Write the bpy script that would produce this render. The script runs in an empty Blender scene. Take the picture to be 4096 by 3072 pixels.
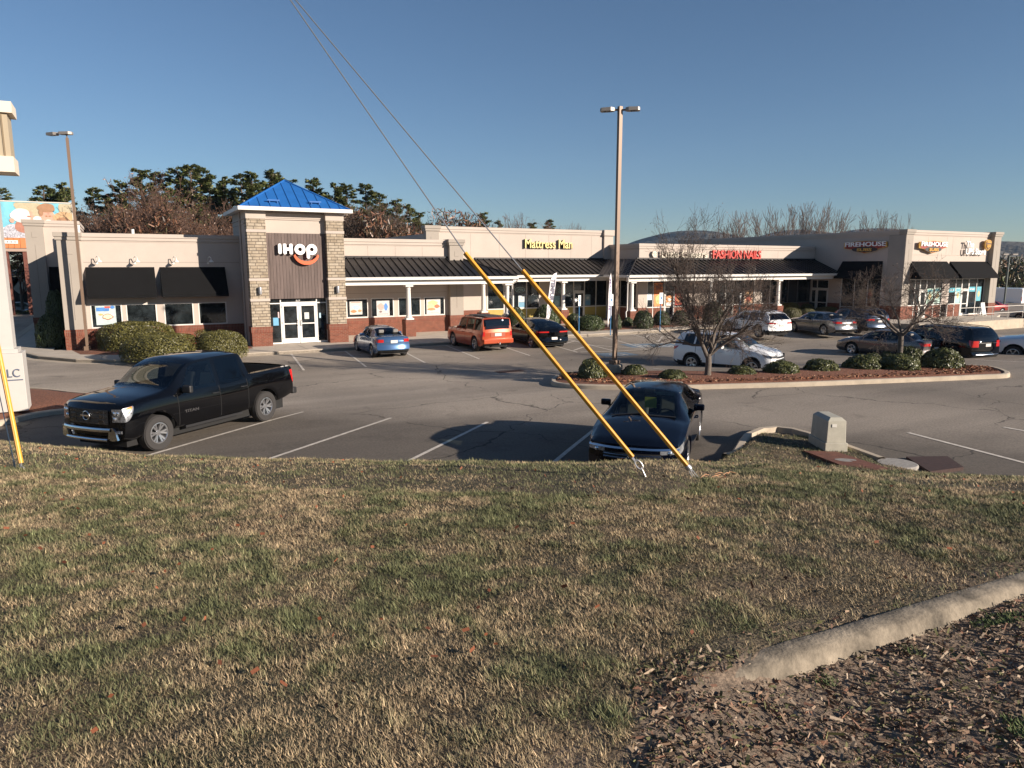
import bpy, bmesh, math, random
import numpy as np
from mathutils import Vector, Matrix
random.seed(7); RNG = np.random.default_rng(7)
R = math.radians
scene = bpy.context.scene
COL = scene.collection

# ------------------------------------------------------------------ camera
FPX, PX0, PY0, HC = 2869.0, 2048.0, 1536.0, 4.15
YAW, PITCH, ROLL = R(28.47), R(9.32), R(-0.063)
_c, _s = math.cos(YAW), math.sin(YAW)
FW = np.array([_s*math.cos(PITCH), _c*math.cos(PITCH), -math.sin(PITCH)])
_rt = np.array([_c, -_s, 0.0]); _up = np.cross(_rt, FW)
RV = _rt*math.cos(ROLL)+_up*math.sin(ROLL); UV = _up*math.cos(ROLL)-_rt*math.sin(ROLL)
CAM = np.array([0.0, 0.0, HC])
cd = bpy.data.cameras.new('camera'); cd.sensor_width = 36; cd.sensor_fit = 'HORIZONTAL'
cd.lens = 36*FPX/4096; cd.clip_end = 20000; cd.clip_start = 0.1
co = bpy.data.objects.new('camera', cd); COL.objects.link(co)
mw = Matrix.Identity(4)
for i in range(3):
    mw[i][0], mw[i][1], mw[i][2], mw[i][3] = RV[i], UV[i], -FW[i], CAM[i]
co.matrix_world = mw
scene.camera = co

# ------------------------------------------------------------------ light
SUN_TRAVEL = Vector((-0.71, 1.0, -0.395)).normalized()
to_sun = -SUN_TRAVEL
EL = math.asin(to_sun.z); AZ = math.atan2(to_sun.x, to_sun.y)
world = bpy.data.worlds.new("World"); scene.world = world; world.use_nodes = True
wn = world.node_tree.nodes; wl = world.node_tree.links
bg = wn['Background']; sky = wn.new('ShaderNodeTexSky'); sky.sky_type = 'NISHITA'
sky.sun_disc = False; sky.sun_elevation = EL; sky.sun_rotation = AZ
sky.altitude = 600; sky.air_density = 1.0; sky.dust_density = 0.1; sky.ozone_density = 4.0
wl.new(sky.outputs[0], bg.inputs[0]); bg.inputs[1].default_value = 0.051
sl = bpy.data.lights.new('sun', 'SUN'); sl.energy = 5.0; sl.angle = R(0.5); sl.color = (1.0, 0.87, 0.74)
so = bpy.data.objects.new('sun', sl); COL.objects.link(so)
so.rotation_euler = SUN_TRAVEL.to_track_quat('-Z', 'Y').to_euler(); so.location = (20, -30, 40)
scene.view_settings.view_transform = 'Standard'; scene.view_settings.look = 'None'
scene.view_settings.exposure = 0.87; scene.view_settings.gamma = 1.0
scene.view_settings.use_curve_mapping = False
scene.cycles.max_bounces = 6; scene.cycles.transparent_max_bounces = 12

# ------------------------------------------------------------------ ground height and pixel helpers
def ss(a, b, t):
    t = np.clip((t-a)/(b-a), 0, 1); return t*t*(3-2*t)
def gz(x, y):
    """height of the car park surface"""
    a = np.interp(y, [8, 13, 16, 20, 25, 30, 36, 60], [.15, .14, .08, .0, -.24, -.28, -.15, -.15])
    a = a-0.17*ss(22, 34, x)*(1-ss(31, 35, y))*ss(13, 19, y)
    a = a-0.30*ss(47, 60, x)*(1-ss(34, 36, y))
    return a
def ray(px, py): return FW+RV*(px-PX0)/FPX-UV*(py-PY0)/FPX
def hit(px, py, dz=0.0):
    d = ray(px, py); z = 0.0
    for _ in range(30):
        t = (z-HC)/d[2]; P = CAM+t*d; z = float(gz(P[0], P[1]))+dz
    return Vector((P[0], P[1], z))
def atz(px, py, z): d = ray(px, py); return Vector(CAM+(z-HC)/d[2]*d)
def aty(px, py, y): d = ray(px, py); return Vector(CAM+y/d[1]*d)
def atx(px, py, x): d = ray(px, py); return Vector(CAM+x/d[0]*d)
def atd(px, py, dep): return Vector(CAM+dep*ray(px, py))
K = 4096/2212.0

# ------------------------------------------------------------------ materials
MATS = {}
def mat(name, col, rough=.7, metal=0., noise=None, bump=None, spec=.5, coat=0., scale=(1, 1, 1), emit=None):
    """noise=(amount,size) mottles the colour, bump=(strength,size)"""
    if name in MATS: return MATS[name]
    m = bpy.data.materials.new(name); m.use_nodes = True; nt = m.node_tree; n = nt.nodes; l = nt.links
    b = n['Principled BSDF']; b.inputs['Base Color'].default_value = (*col, 1)
    b.inputs['Roughness'].default_value = rough; b.inputs['Metallic'].default_value = metal
    b.inputs['Specular IOR Level'].default_value = spec
    b.inputs['Coat Weight'].default_value = coat; b.inputs['Coat Roughness'].default_value = .03
    if noise or bump:
        tc = n.new('ShaderNodeTexCoord'); mp = n.new('ShaderNodeMapping'); mp.inputs['Scale'].default_value = scale
        l.new(tc.outputs['Object'], mp.inputs[0])
    if noise:
        t = n.new('ShaderNodeTexNoise'); t.inputs['Scale'].default_value = 1/noise[1]; t.inputs['Detail'].default_value = 6
        t.inputs['Roughness'].default_value = .65
        l.new(mp.outputs[0], t.inputs[0])
        r = n.new('ShaderNodeMapRange'); r.inputs['From Min'].default_value = .3; r.inputs['From Max'].default_value = .7
        r.inputs['To Min'].default_value = 1-noise[0]; r.inputs['To Max'].default_value = 1+noise[0]
        l.new(t.outputs[0], r.inputs[0])
        v = n.new('ShaderNodeVectorMath'); v.operation = 'SCALE'; v.inputs[0].default_value = col
        l.new(r.outputs[0], v.inputs['Scale']); l.new(v.outputs[0], b.inputs['Base Color'])
    if bump:
        t2 = n.new('ShaderNodeTexNoise'); t2.inputs['Scale'].default_value = 1/bump[1]; t2.inputs['Detail'].default_value = 5
        l.new(mp.outputs[0], t2.inputs[0]); bp = n.new('ShaderNodeBump'); bp.inputs['Strength'].default_value = bump[0]
        bp.inputs['Distance'].default_value = bump[1]*.5
        l.new(t2.outputs[0], bp.inputs['Height']); l.new(bp.outputs[0], b.inputs['Normal'])
    MATS[name] = m; return m
def wallmap(n, l, facing='y'):
    """texture vector along a wall: (along, height, 0)"""
    tc = n.new('ShaderNodeTexCoord'); sx = n.new('ShaderNodeSeparateXYZ'); l.new(tc.outputs['Object'], sx.inputs[0])
    ad = n.new('ShaderNodeMath'); ad.operation = 'ADD'; l.new(sx.outputs[0], ad.inputs[0]); l.new(sx.outputs[1], ad.inputs[1])
    cb = n.new('ShaderNodeCombineXYZ'); l.new(ad.outputs[0], cb.inputs[0]); l.new(sx.outputs[2], cb.inputs[1])
    return cb.outputs[0]
def brick_mat(name, c1, c2, mortar, bw, rh, ms=.012, off=.5, rough=.85, bumpd=.01, squash=1., sf=2):
    if name in MATS: return MATS[name]
    m = bpy.data.materials.new(name); m.use_nodes = True; nt = m.node_tree; n = nt.nodes; l = nt.links
    b = n['Principled BSDF']; b.inputs['Roughness'].default_value = rough
    v = wallmap(n, l)
    t = n.new('ShaderNodeTexBrick'); l.new(v, t.inputs[0]); t.offset = off; t.squash = squash; t.squash_frequency = sf
    t.inputs['Color1'].default_value = (*c1, 1); t.inputs['Color2'].default_value = (*c2, 1); t.inputs['Mortar'].default_value = (*mortar, 1)
    t.inputs['Scale'].default_value = 1; t.inputs['Mortar Size'].default_value = ms; t.inputs['Brick Width'].default_value = bw
    t.inputs['Row Height'].default_value = rh; t.inputs['Bias'].default_value = 0
    no = n.new('ShaderNodeTexNoise'); no.inputs['Scale'].default_value = 3.5; no.inputs['Detail'].default_value = 5; l.new(v, no.inputs[0])
    mx = n.new('ShaderNodeMix'); mx.data_type = 'RGBA'; mx.blend_type = 'MULTIPLY'; mx.inputs[0].default_value = .5
    r = n.new('ShaderNodeMapRange'); r.inputs['From Min'].default_value = .3; r.inputs['From Max'].default_value = .7; r.inputs['To Min'].default_value = .55; r.inputs['To Max'].default_value = 1.3
    l.new(no.outputs[0], r.inputs[0]); l.new(t.outputs[0], mx.inputs[6]); l.new(r.outputs[0], mx.inputs[7]); l.new(mx.outputs[2], b.inputs['Base Color'])
    bp = n.new('ShaderNodeBump'); bp.invert = True; bp.inputs['Strength'].default_value = .8; bp.inputs['Distance'].default_value = bumpd
    l.new(t.outputs['Fac'], bp.inputs['Height']); l.new(bp.outputs[0], b.inputs['Normal'])
    MATS[name] = m; return m
def asphalt_mat():
    m = bpy.data.materials.new('asphalt'); m.use_nodes = True; nt = m.node_tree; n = nt.nodes; l = nt.links
    b = n['Principled BSDF']; b.inputs['Roughness'].default_value = .88; b.inputs['Specular IOR Level'].default_value = .35
    tc = n.new('ShaderNodeTexCoord')
    def noise(sc, det=4, stretch=(1, 1, 1), rot=0, dist=0):
        mp = n.new('ShaderNodeMapping'); mp.inputs['Scale'].default_value = stretch; mp.inputs['Rotation'].default_value = (0, 0, rot)
        l.new(tc.outputs['Object'], mp.inputs[0]); t = n.new('ShaderNodeTexNoise'); t.inputs['Scale'].default_value = sc
        t.inputs['Detail'].default_value = det; t.inputs['Distortion'].default_value = dist; l.new(mp.outputs[0], t.inputs[0]); return t.outputs[0]
    def rng(s, a, b_, c, d):
        r = n.new('ShaderNodeMapRange'); r.inputs['From Min'].default_value = a; r.inputs['From Max'].default_value = b_
        r.inputs['To Min'].default_value = c; r.inputs['To Max'].default_value = d; l.new(s, r.inputs[0]); return r.outputs[0]
    def mul(a, b_):
        k = n.new('ShaderNodeMath'); k.operation = 'MULTIPLY'; l.new(a, k.inputs[0]); l.new(b_, k.inputs[1]); return k.outputs[0]
    big = rng(noise(.12, 3), .35, .65, .82, 1.18)
    streak = rng(noise(1.0, 4, (.05, .8, 1), R(22)), .3, .7, .86, 1.14)
    fine = rng(noise(22, 5), .25, .75, .7, 1.3)
    spots = rng(noise(.9, 5, dist=.6), .60, .75, 1.0, .72)
    f = mul(mul(big, streak), mul(fine, spots))
    # cracks: edges of large distorted cells
    vo = n.new('ShaderNodeTexVoronoi'); vo.feature = 'DISTANCE_TO_EDGE'; vo.inputs['Scale'].default_value = .17
    nz = n.new('ShaderNodeTexNoise'); nz.inputs['Scale'].default_value = .8; nz.inputs['Detail'].default_value = 6; l.new(tc.outputs['Object'], nz.inputs[0])
    va = n.new('ShaderNodeVectorMath'); va.operation = 'MULTIPLY_ADD'; va.inputs[1].default_value = (1.7, 1.7, 0)
    l.new(nz.outputs[1], va.inputs[0]); l.new(tc.outputs['Object'], va.inputs[2]); l.new(va.outputs[0], vo.inputs[0])
    cr = rng(vo.outputs[0], .0008, .0045, .32, 1.0)
    dp = n.new('ShaderNodeVectorMath'); dp.operation = 'DOT_PRODUCT'; dp.inputs[1].default_value = (.68, .73, 0); l.new(tc.outputs['Object'], dp.inputs[0])
    wv = n.new('ShaderNodeMath'); wv.operation = 'MULTIPLY_ADD'; wv.inputs[1].default_value = 3.0; l.new(noise(.5, 4), wv.inputs[0]); l.new(dp.outputs['Value'], wv.inputs[2])
    f = mul(f, rng(wv.outputs[0], 18.4, 21.0, .62, 1.32))
    sxx = n.new('ShaderNodeSeparateXYZ'); l.new(tc.outputs['Object'], sxx.inputs[0]); f = mul(f, rng(sxx.outputs[0], 8, 22, 1.22, .92))
    keep = rng(noise(.16, 2), .47, .53, 1.0, 0.0)
    mx0 = n.new('ShaderNodeMath'); mx0.operation = 'MAXIMUM'; l.new(cr, mx0.inputs[0]); l.new(keep, mx0.inputs[1])
    f = mul(f, mx0.outputs[0])
    v = n.new('ShaderNodeVectorMath'); v.operation = 'SCALE'; v.inputs[0].default_value = (.185, .158, .128)
    l.new(f, v.inputs['Scale']); l.new(v.outputs[0], b.inputs['Base Color'])
    bp = n.new('ShaderNodeBump'); bp.inputs['Strength'].default_value = .5; bp.inputs['Distance'].default_value = .01
    l.new(noise(60, 3), bp.inputs['Height']); l.new(bp.outputs[0], b.inputs['Normal'])
    MATS['asphalt'] = m; return m
def glass_mat(name, tint, k=.55, rough=.03):
    """see-through tinted glazing: transparent body under a glossy face"""
    if name in MATS: return MATS[name]
    m = bpy.data.materials.new(name); m.use_nodes = True; nt = m.node_tree; n = nt.nodes; l = nt.links
    n.remove(n['Principled BSDF']); out = n['Material Output']
    tr = n.new('ShaderNodeBsdfTransparent'); tr.inputs[0].default_value = (*tint, 1)
    gl = n.new('ShaderNodeBsdfGlossy'); gl.inputs['Roughness'].default_value = rough; gl.inputs[0].default_value = (.95, .97, 1, 1)
    fr = n.new('ShaderNodeLayerWeight'); po = n.new('ShaderNodeMath'); po.operation = 'POWER'; po.inputs[1].default_value = 5; l.new(fr.outputs['Facing'], po.inputs[0])
    ma = n.new('ShaderNodeMath'); ma.operation = 'MULTIPLY_ADD'; ma.inputs[1].default_value = .9; ma.inputs[2].default_value = .03+k*.03
    l.new(po.outputs[0], ma.inputs[0]); mx = n.new('ShaderNodeMixShader'); l.new(ma.outputs[0], mx.inputs[0])
    l.new(tr.outputs[0], mx.inputs[1]); l.new(gl.outputs[0], mx.inputs[2]); l.new(mx.outputs[0], out.inputs[0])
    MATS[name] = m; return m
def attr_mat(name, rough=.8, attr='Col', trans=.0, spec=.3):
    if name in MATS: return MATS[name]
    m = bpy.data.materials.new(name); m.use_nodes = True; nt = m.node_tree; n = nt.nodes; l = nt.links
    b = n['Principled BSDF']; b.inputs['Roughness'].default_value = rough; b.inputs['Specular IOR Level'].default_value = spec
    a = n.new('ShaderNodeAttribute'); a.attribute_name = attr; l.new(a.outputs[0], b.inputs['Base Color'])
    MATS[name] = m; return m

# ------------------------------------------------------------------ mesh builder
LOCALS = set()      # things whose children are modelled in the thing's own axes
def root_of(o):
    while o.parent: o = o.parent
    return o
class MB:
    def __init__(s): s.v = []; s.f = []; s.mi = []
    def add(s, vs, fs, mi=0):
        k = len(s.v); s.v += [tuple(v) for v in vs]; s.f += [tuple(i+k for i in f) for f in fs]; s.mi += [mi]*len(fs); return s
    def box(s, a, b, mi=0, M=None):
        x0, x1 = sorted((a[0], b[0])); y0, y1 = sorted((a[1], b[1])); z0, z1 = sorted((a[2], b[2]))
        vs = [(x0, y0, z0), (x1, y0, z0), (x1, y1, z0), (x0, y1, z0), (x0, y0, z1), (x1, y0, z1), (x1, y1, z1), (x0, y1, z1)]
        if M is not None: vs = [M @ Vector(v) for v in vs]
        return s.add(vs, [(0, 3, 2, 1), (4, 5, 6, 7), (0, 1, 5, 4), (1, 2, 6, 5), (2, 3, 7, 6), (3, 0, 4, 7)], mi)
    def prism(s, poly, f0, f1, mi=0):
        """poly: list of 2D points, f0/f1 map a 2D point to the two end faces"""
        n = len(poly); vs = [f0(p) for p in poly]+[f1(p) for p in poly]
        fs = [tuple(range(n))[::-1], tuple(range(n, 2*n))]+[(i, (i+1) % n, n+(i+1) % n, n+i) for i in range(n)]
        return s.add(vs, fs, mi)
    def tube(s, pts, r, n=8, mi=0, cap=True):
        pts = [Vector(p) for p in pts]; rs = r if isinstance(r, (list, tuple)) else [r]*len(pts)
        k = len(s.v); rings = []; ref = None
        for i, p in enumerate(pts):
            t = (pts[min(i+1, len(pts)-1)]-pts[max(i-1, 0)]).normalized()
            if ref is None: ref = t.orthogonal().normalized()
            a = (ref-t*ref.dot(t));
            if a.length < 1e-5: a = t.orthogonal()
            a.normalize(); ref = a; b = t.cross(a)
            for j in range(n):
                th = 2*math.pi*j/n; s.v.append(tuple(p+(a*math.cos(th)+b*math.sin(th))*rs[i]))
        for i in range(len(pts)-1):
            for j in range(n):
                s.f.append((k+i*n+j, k+i*n+(j+1) % n, k+(i+1)*n+(j+1) % n, k+(i+1)*n+j)); s.mi.append(mi)
        if cap:
            s.f.append(tuple(k+j for j in range(n))[::-1]); s.mi.append(mi)
            s.f.append(tuple(k+(len(pts)-1)*n+j for j in range(n))); s.mi.append(mi)
        return s
    def lathe(s, prof, n=24, mi=0, M=None, cap=True):
        """prof: (radius, height) pairs turned about z"""
        k = len(s.v)
        for r_, z in prof:
            for j in range(n):
                th = 2*math.pi*j/n; v = Vector((r_*math.cos(th), r_*math.sin(th), z)); s.v.append(tuple(M @ v if M is not None else v))
        m = len(prof)
        for i in range(m-1):
            for j in range(n): s.f.append((k+i*n+j, k+i*n+(j+1) % n, k+(i+1)*n+(j+1) % n, k+(i+1)*n+j)); s.mi.append(mi)
        if cap:
            if prof[0][0] > 1e-4: s.f.append(tuple(k+j for j in range(n))[::-1]); s.mi.append(mi)
            if prof[-1][0] > 1e-4: s.f.append(tuple(k+(m-1)*n+j for j in range(n))); s.mi.append(mi)
        return s
    def grid(s, rows, mi=0, flip=False):
        """rows: list of equal-length point rows"""
        k = len(s.v); m = len(rows[0])
        for r_ in rows: s.v += [tuple(p) for p in r_]
        for i in range(len(rows)-1):
            for j in range(m-1):
                q = (k+i*m+j, k+i*m+j+1, k+(i+1)*m+j+1, k+(i+1)*m+j); s.f.append(q[::-1] if flip else q); s.mi.append(mi)
        return s
    def build(s, name, mats, parent=None, smooth=False, bevel=0, recalc=False, label=None, loc=None):
        me = bpy.data.meshes.new(name); me.from_pydata(s.v, [], s.f)
        for m in (mats if isinstance(mats, (list, tuple)) else [mats]): me.materials.append(m)
        if max(s.mi, default=0) > 0: me.polygons.foreach_set('material_index', s.mi)
        if recalc:
            bm = bmesh.new(); bm.from_mesh(me); bmesh.ops.recalc_face_normals(bm, faces=bm.faces); bm.to_mesh(me); bm.free()
        if smooth:
            me.polygons.foreach_set('use_smooth', [True]*len(me.polygons))
            if smooth != True:
                try: me.set_sharp_from_angle(angle=R(smooth))
                except Exception: pass
        me.update()
        o = bpy.data.objects.new(name, me); COL.objects.link(o)
        if parent is not None:
            o.parent = parent
            if root_of(parent).name not in LOCALS: o.matrix_parent_inverse = world_of(parent).inverted()
        if bevel:
            b = o.modifiers.new('bevel', 'BEVEL'); b.width = bevel; b.segments = 2; b.limit_method = 'ANGLE'
        if label: o['label'] = label
        return o
def world_of(o):
    m = Matrix.LocRotScale(o.location, o.rotation_euler, o.scale)
    return (world_of(o.parent) @ o.matrix_parent_inverse @ m) if o.parent else m
def tag(o, label, cat, group=None, kind=None):
    if label: o['label'] = label
    if cat: o['category'] = cat
    if group: o['group'] = group
    if kind: o['kind'] = kind
    return o
def structure(o): o['kind'] = 'structure'; return o
def thing(name, label, cat, loc=(0, 0, 0), rz=0, group=None, local=False):
    o = bpy.data.objects.new(name, None); COL.objects.link(o); o.location = loc; o.rotation_euler = (0, 0, rz)
    o.empty_display_size = .2
    if local: LOCALS.add(o.name)
    return tag(o, label, cat, group)
def copy_tree(o, loc, rz=0, sc=(1, 1, 1), parent=None):
    c = o.copy(); COL.objects.link(c); c.parent = parent
    if parent is None: c.location = loc; c.rotation_euler = (0, 0, rz); c.scale = sc
    for ch in list(o.children): copy_tree(ch, None, parent=c)
    return c
def solid(o):
    """turn a curve or text object into an ordinary mesh object"""
    dg = bpy.context.evaluated_depsgraph_get(); me = bpy.data.meshes.new_from_object(o.evaluated_get(dg)); n = o.name
    mats = [m for m in o.data.materials]; bpy.data.objects.remove(o); q = bpy.data.objects.new(n, me); COL.objects.link(q)
    if not me.materials:
        for m in mats: me.materials.append(m)
    return q
def text(name, body, size, m, loc, rot, ext=.03, off=0., parent=None, width=None, height=None, align='LEFT', shear=0, bevel=0):
    cu = bpy.data.curves.new(name, 'FONT'); cu.body = body; cu.size = size; cu.extrude = ext; cu.offset = off; cu.align_x = align
    cu.shear = shear; cu.bevel_depth = bevel
    cu.resolution_u = 4; cu.materials.append(m)
    o = bpy.data.objects.new(name, cu); COL.objects.link(o); bpy.context.view_layer.update(); o = solid(o)
    vs = np.array([v.co[:] for v in o.data.vertices]); d = Vector(vs.max(0)-vs.min(0))
    sx = width/d.x if width else 1; sy = height/d.y if height else sx
    if height and not width: sx = sy
    o.scale = (sx, sy, 1); o.location = loc; o.rotation_euler = rot
    if parent is not None: o.parent = parent; o.matrix_parent_inverse = world_of(parent).inverted()
    return o
FRONT = (R(90), 0, 0); SIDE = (R(90), 0, R(-90))
def shape2d(name, splines, m, loc, rot, ext=.03, parent=None, bevel=0):
    """filled flat curve with holes; splines are lists of 2D points"""
    cu = bpy.data.curves.new(name, 'CURVE'); cu.dimensions = '2D'; cu.fill_mode = 'BOTH'; cu.extrude = ext; cu.bevel_depth = bevel; cu.materials.append(m)
    for sp in splines:
        s = cu.splines.new('POLY'); s.points.add(len(sp)-1); s.use_cyclic_u = True
        for i, p in enumerate(sp): s.points[i].co = (p[0], p[1], 0, 1)
    o = bpy.data.objects.new(name, cu); COL.objects.link(o); bpy.context.view_layer.update(); o = solid(o); o.location = loc; o.rotation_euler = rot
    if parent is not None: o.parent = parent; o.matrix_parent_inverse = world_of(parent).inverted()
    return o
def circ(cx, cy, r, n=28, ry=None, a0=0, a1=360):
    ry = r if ry is None else ry
    return [(cx+r*math.cos(R(a0+(a1-a0)*i/n)), cy+ry*math.sin(R(a0+(a1-a0)*i/n))) for i in range(n if a1-a0 >= 360 else n+1)]
def rrect(x0, y0, x1, y1, r, n=5):
    o = []
    for cx, cy, a in ((x1-r, y1-r, 0), (x0+r, y1-r, 90), (x0+r, y0+r, 180), (x1-r, y0+r, 270)):
        for i in range(n+1): o.append((cx+r*math.cos(R(a+90*i/n)), cy+r*math.sin(R(a+90*i/n))))
    return o

# ------------------------------------------------------------------ shared materials
ASPH = asphalt_mat()
STUC = mat('stucco_cream', (.435, .375, .325), .9, noise=(.05, 1.2), bump=(.15, .02))
STUT = mat('stucco_tan', (.31, .275, .235), .9, noise=(.05, 1.2), bump=(.15, .02))
STUG = mat('stucco_shadow_joint', (.19, .165, .14), .9)
TRIM = mat('white_trim', (.62, .60, .56), .55)
WHITEM = mat('white_painted_metal', (.68, .66, .62), .4)
BRICK = brick_mat('red_brick', (.20, .052, .026), (.145, .036, .018), (.21, .13, .09), .215, .073, .010)
SOLD = brick_mat('soldier_brick', (.20, .05, .026), (.145, .036, .02), (.21, .13, .09), .078, .3, .011, off=0)
STONE = brick_mat('ledge_stone', (.38, .325, .25), (.30, .24, .17), (.13, .105, .08), .34, .155, .016, off=.37, rough=.9, bumpd=.03, squash=1.6, sf=3)
ROOF = mat('dark_metal_roof', (.022, .020, .020), .45, metal=.2, spec=.4, noise=(.2, .6))
AWN = mat('black_canvas', (.007, .007, .0075), .95, noise=(.15, .5), spec=.15)
BLUE = mat('blue_metal_roof', (.018, .115, .36), .45, spec=.4, noise=(.12, .5))
WOOD = mat('grey_brown_boards', (.115, .085, .075), .8, noise=(.3, .25), scale=(1, 1, .15))
GLASS = mat('shop_glass', (.014, .018, .020), .05, spec=.7, noise=(.95, .55))  # colour mottle painted in for reflections and a hint of interior
GLASSF = mat('frame_bronze', (.16, .15, .14), .5, metal=.5)
CONC = mat('concrete', (.47, .41, .335), .9, noise=(.13, .7), bump=(.2, .03))
CONC2 = mat('kerb_concrete', (.42, .355, .27), .9, noise=(.16, .4), bump=(.25, .03))
MULCH = mat('pine_mulch', (.19, .075, .04), .95, noise=(.55, .05), bump=(1.0, .05))
LINE = mat('road_paint', (.55, .50, .43), .8, noise=(.25, .12))
BLUEP = mat('faded_blue_paint', (.13, .18, .225), .8, noise=(.35, .25))
POLE = mat('bronze_pole', (.16, .105, .07), .5, metal=.2)
BLK = mat('black_plastic', (.015, .015, .016), .5)
RUB = mat('tyre_rubber', (.028, .026, .025), .85)
CHR = mat('chrome', (.75, .76, .78), .12, metal=1)
SIL = mat('alloy', (.55, .56, .58), .28, metal=.9)
REDL = mat('red_lens', (.45, .01, .008), .15, coat=1)
ORL = mat('amber_lens', (.75, .22, .02), .2, coat=1)
HEAD = mat('headlamp_lens', (.16, .165, .175), .22, metal=.5, coat=1, noise=(.8, .05))
PLATE = mat('blank_plate', (.55, .53, .5), .5)
YEL = mat('yellow_plastic', (.62, .30, .025), .42, noise=(.16, .18), scale=(1, 1, 1))
STEEL = mat('galvanised_steel', (.42, .42, .42), .4, metal=.8)
RED = mat('red_letter', (.62, .03, .015), .5)
WHT = mat('white_letter', (.85, .83, .8), .5)
ORG = mat('orange_red_smile', (.72, .11, .03), .5)
YLT = mat('yellow_letter', (.68, .56, .20), .5)
SIGNBR = mat('dark_letter_side', (.12, .06, .04), .6)
TXT = mat('dark_text', (.03, .03, .035), .6)

# ================================================================== SETTING
def surf_grid(name, m, x0, x1, y0, y1, nx, ny, zf, kind='structure'):
    xs = np.linspace(x0, x1, nx); ys = np.linspace(y0, y1, ny)
    b = MB(); b.grid([[(x, y, float(zf(x, y))) for x in xs] for y in ys]); o = b.build(name, m, smooth=True)
    o['kind'] = kind; return o
FIELD = mat('far_ground', (.10, .095, .055), .95, noise=(.4, 8))
b = MB(); b.box((-4000, -600, -1.6), (5000, 7000, -1.2)); structure(b.build('ground', FIELD))
surf_grid('car_park_asphalt', ASPH, -40, 110, -2, 130, 151, 133, lambda x, y: gz(x, y))
def slab(name, pts, ztop, zbot, m, parent=None):
    b = MB(); b.prism([(p[0], p[1]) for p in pts], lambda p: (p[0], p[1], zbot), lambda p: (p[0], p[1], ztop)); return b.build(name, m, parent, recalc=True)
# pavement in front of the shops
wk = [(-3.2, 75), (-5.7, 75), (-5.6, 48), (-4.7, 43), (-3.6, 40.1), (-2.0, 37.9), (-.2, 36.6), (2, 36.5), (20, 36.6), (46.5, 36.8), (49, 34), (50.4, 31.4), (53.6, 30.9), (63.3, 30.9), (63.3, 33), (67, 34.6), (67, 36), (53.7, 36), (53.7, 43.6), (34, 43.6), (34, 47.5), (18, 47.5), (18, 43.4), (6, 43.4), (6, 42.6), (-3.2, 42.6)]
structure(slab('pavement', wk, 0.0, -1.1, CONC))
kb = MB()
def kerb_strip(b, pts, w=.15, h=.15, zf=gz, base=-.35, closed=False, inner=None):
    pts = [Vector((p[0], p[1], 0)) for p in pts]; n = len(pts); outer = []; inn = []
    for i in range(n):
        a = pts[(i-1) % n] if closed or i > 0 else pts[i]; c = pts[(i+1) % n] if closed or i < n-1 else pts[i]
        t = (c-a).normalized(); nrm = Vector((-t.y, t.x, 0)); outer.append(pts[i]); inn.append(pts[i]+nrm*w)
    k = len(b.v); m = n if closed else n-1
    for o_, i_ in zip(outer, inn):
        z = float(zf(o_.x, o_.y)); d = (i_-o_)
        b.v += [(o_.x, o_.y, z+base), (o_.x, o_.y, z+h-.03), tuple(o_+d*.25+Vector((0, 0, z+h))), (i_.x, i_.y, z+h), (i_.x, i_.y, z+base)]
    for i in range(m):
        p = k+i*5; q = k+((i+1) % n)*5
        for j in range(4): b.f.append((p+j, q+j, q+j+1, p+j+1)); b.mi.append(0)
    return inn
front = wk[1:13]
kerb_strip(kb, [(p[0], p[1]) for p in front][::-1], w=-.18, h=.008, zf=lambda x, y: 0.0, base=-1.0)
gut = MB()
gp = [Vector((p[0], p[1], 0)) for p in front[:9]]
for i in range(len(gp)-1):
    pass
o = kb.build('kerb', CONC2); structure(o)
# gutter apron along the pavement
rows = []
for i, p in enumerate(gp):
    t = (gp[min(i+1, len(gp)-1)]-gp[max(0, i-1)]).normalized(); nn = Vector((t.y, -t.x, 0)); q = p-nn*(-.0) ; r_ = p+Vector((-abs(nn.x) if i < 6 else 0, -abs(nn.y), 0))*.45
    rows.append([(p.x, p.y, gz(p.x, p.y)+.006), (r_.x, r_.y, gz(r_.x, r_.y)+.006)])
b = MB(); b.grid(rows); structure(b.build('gutter', CONC2))
# joints in the pavement
b = MB()
for x in np.arange(-1, 53, 3.05): b.box((x, 36.75, .001), (x+.018, 39.3, .0035))
structure(b.build('pavement_joint', mat('joint_line', (.16, .14, .115), .9)))
# planting beds
def bed(pts, h=.05):
    b = MB(); n = len(pts); cx = sum(p[0] for p in pts)/n; cy = sum(p[1] for p in pts)/n
    inn = [(cx+(p[0]-cx)*.86, cy+(p[1]-cy)*.72) for p in pts]
    b.grid([[(p[0], p[1], .004) for p in pts+pts[:1]], [(p[0], p[1], h) for p in inn+inn[:1]]])
    b.add([(p[0], p[1], h) for p in inn], [tuple(range(n))]); o = b.build('mulch_bed', MULCH, recalc=True); return structure(o)
bed([(-2.4, 42.4), (-1.9, 39.9), (-.6, 39.0), (1.2, 38.2), (4.6, 38.1), (5.8, 38.6), (5.9, 42.4)])
bed([(22.4, 43.2), (22.6, 39.6), (25, 38.9), (28.5, 38.3), (33, 38.3), (36.4, 38.7), (36.6, 40.3), (33, 40.4), (28, 43.2)])
bed([(40.2, 40.6), (40.5, 38.7), (44, 37.7), (50.5, 37.4), (52.6, 38.0), (53.3, 41.6), (53.2, 42.6), (50, 41.9), (46, 40.6)])
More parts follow.
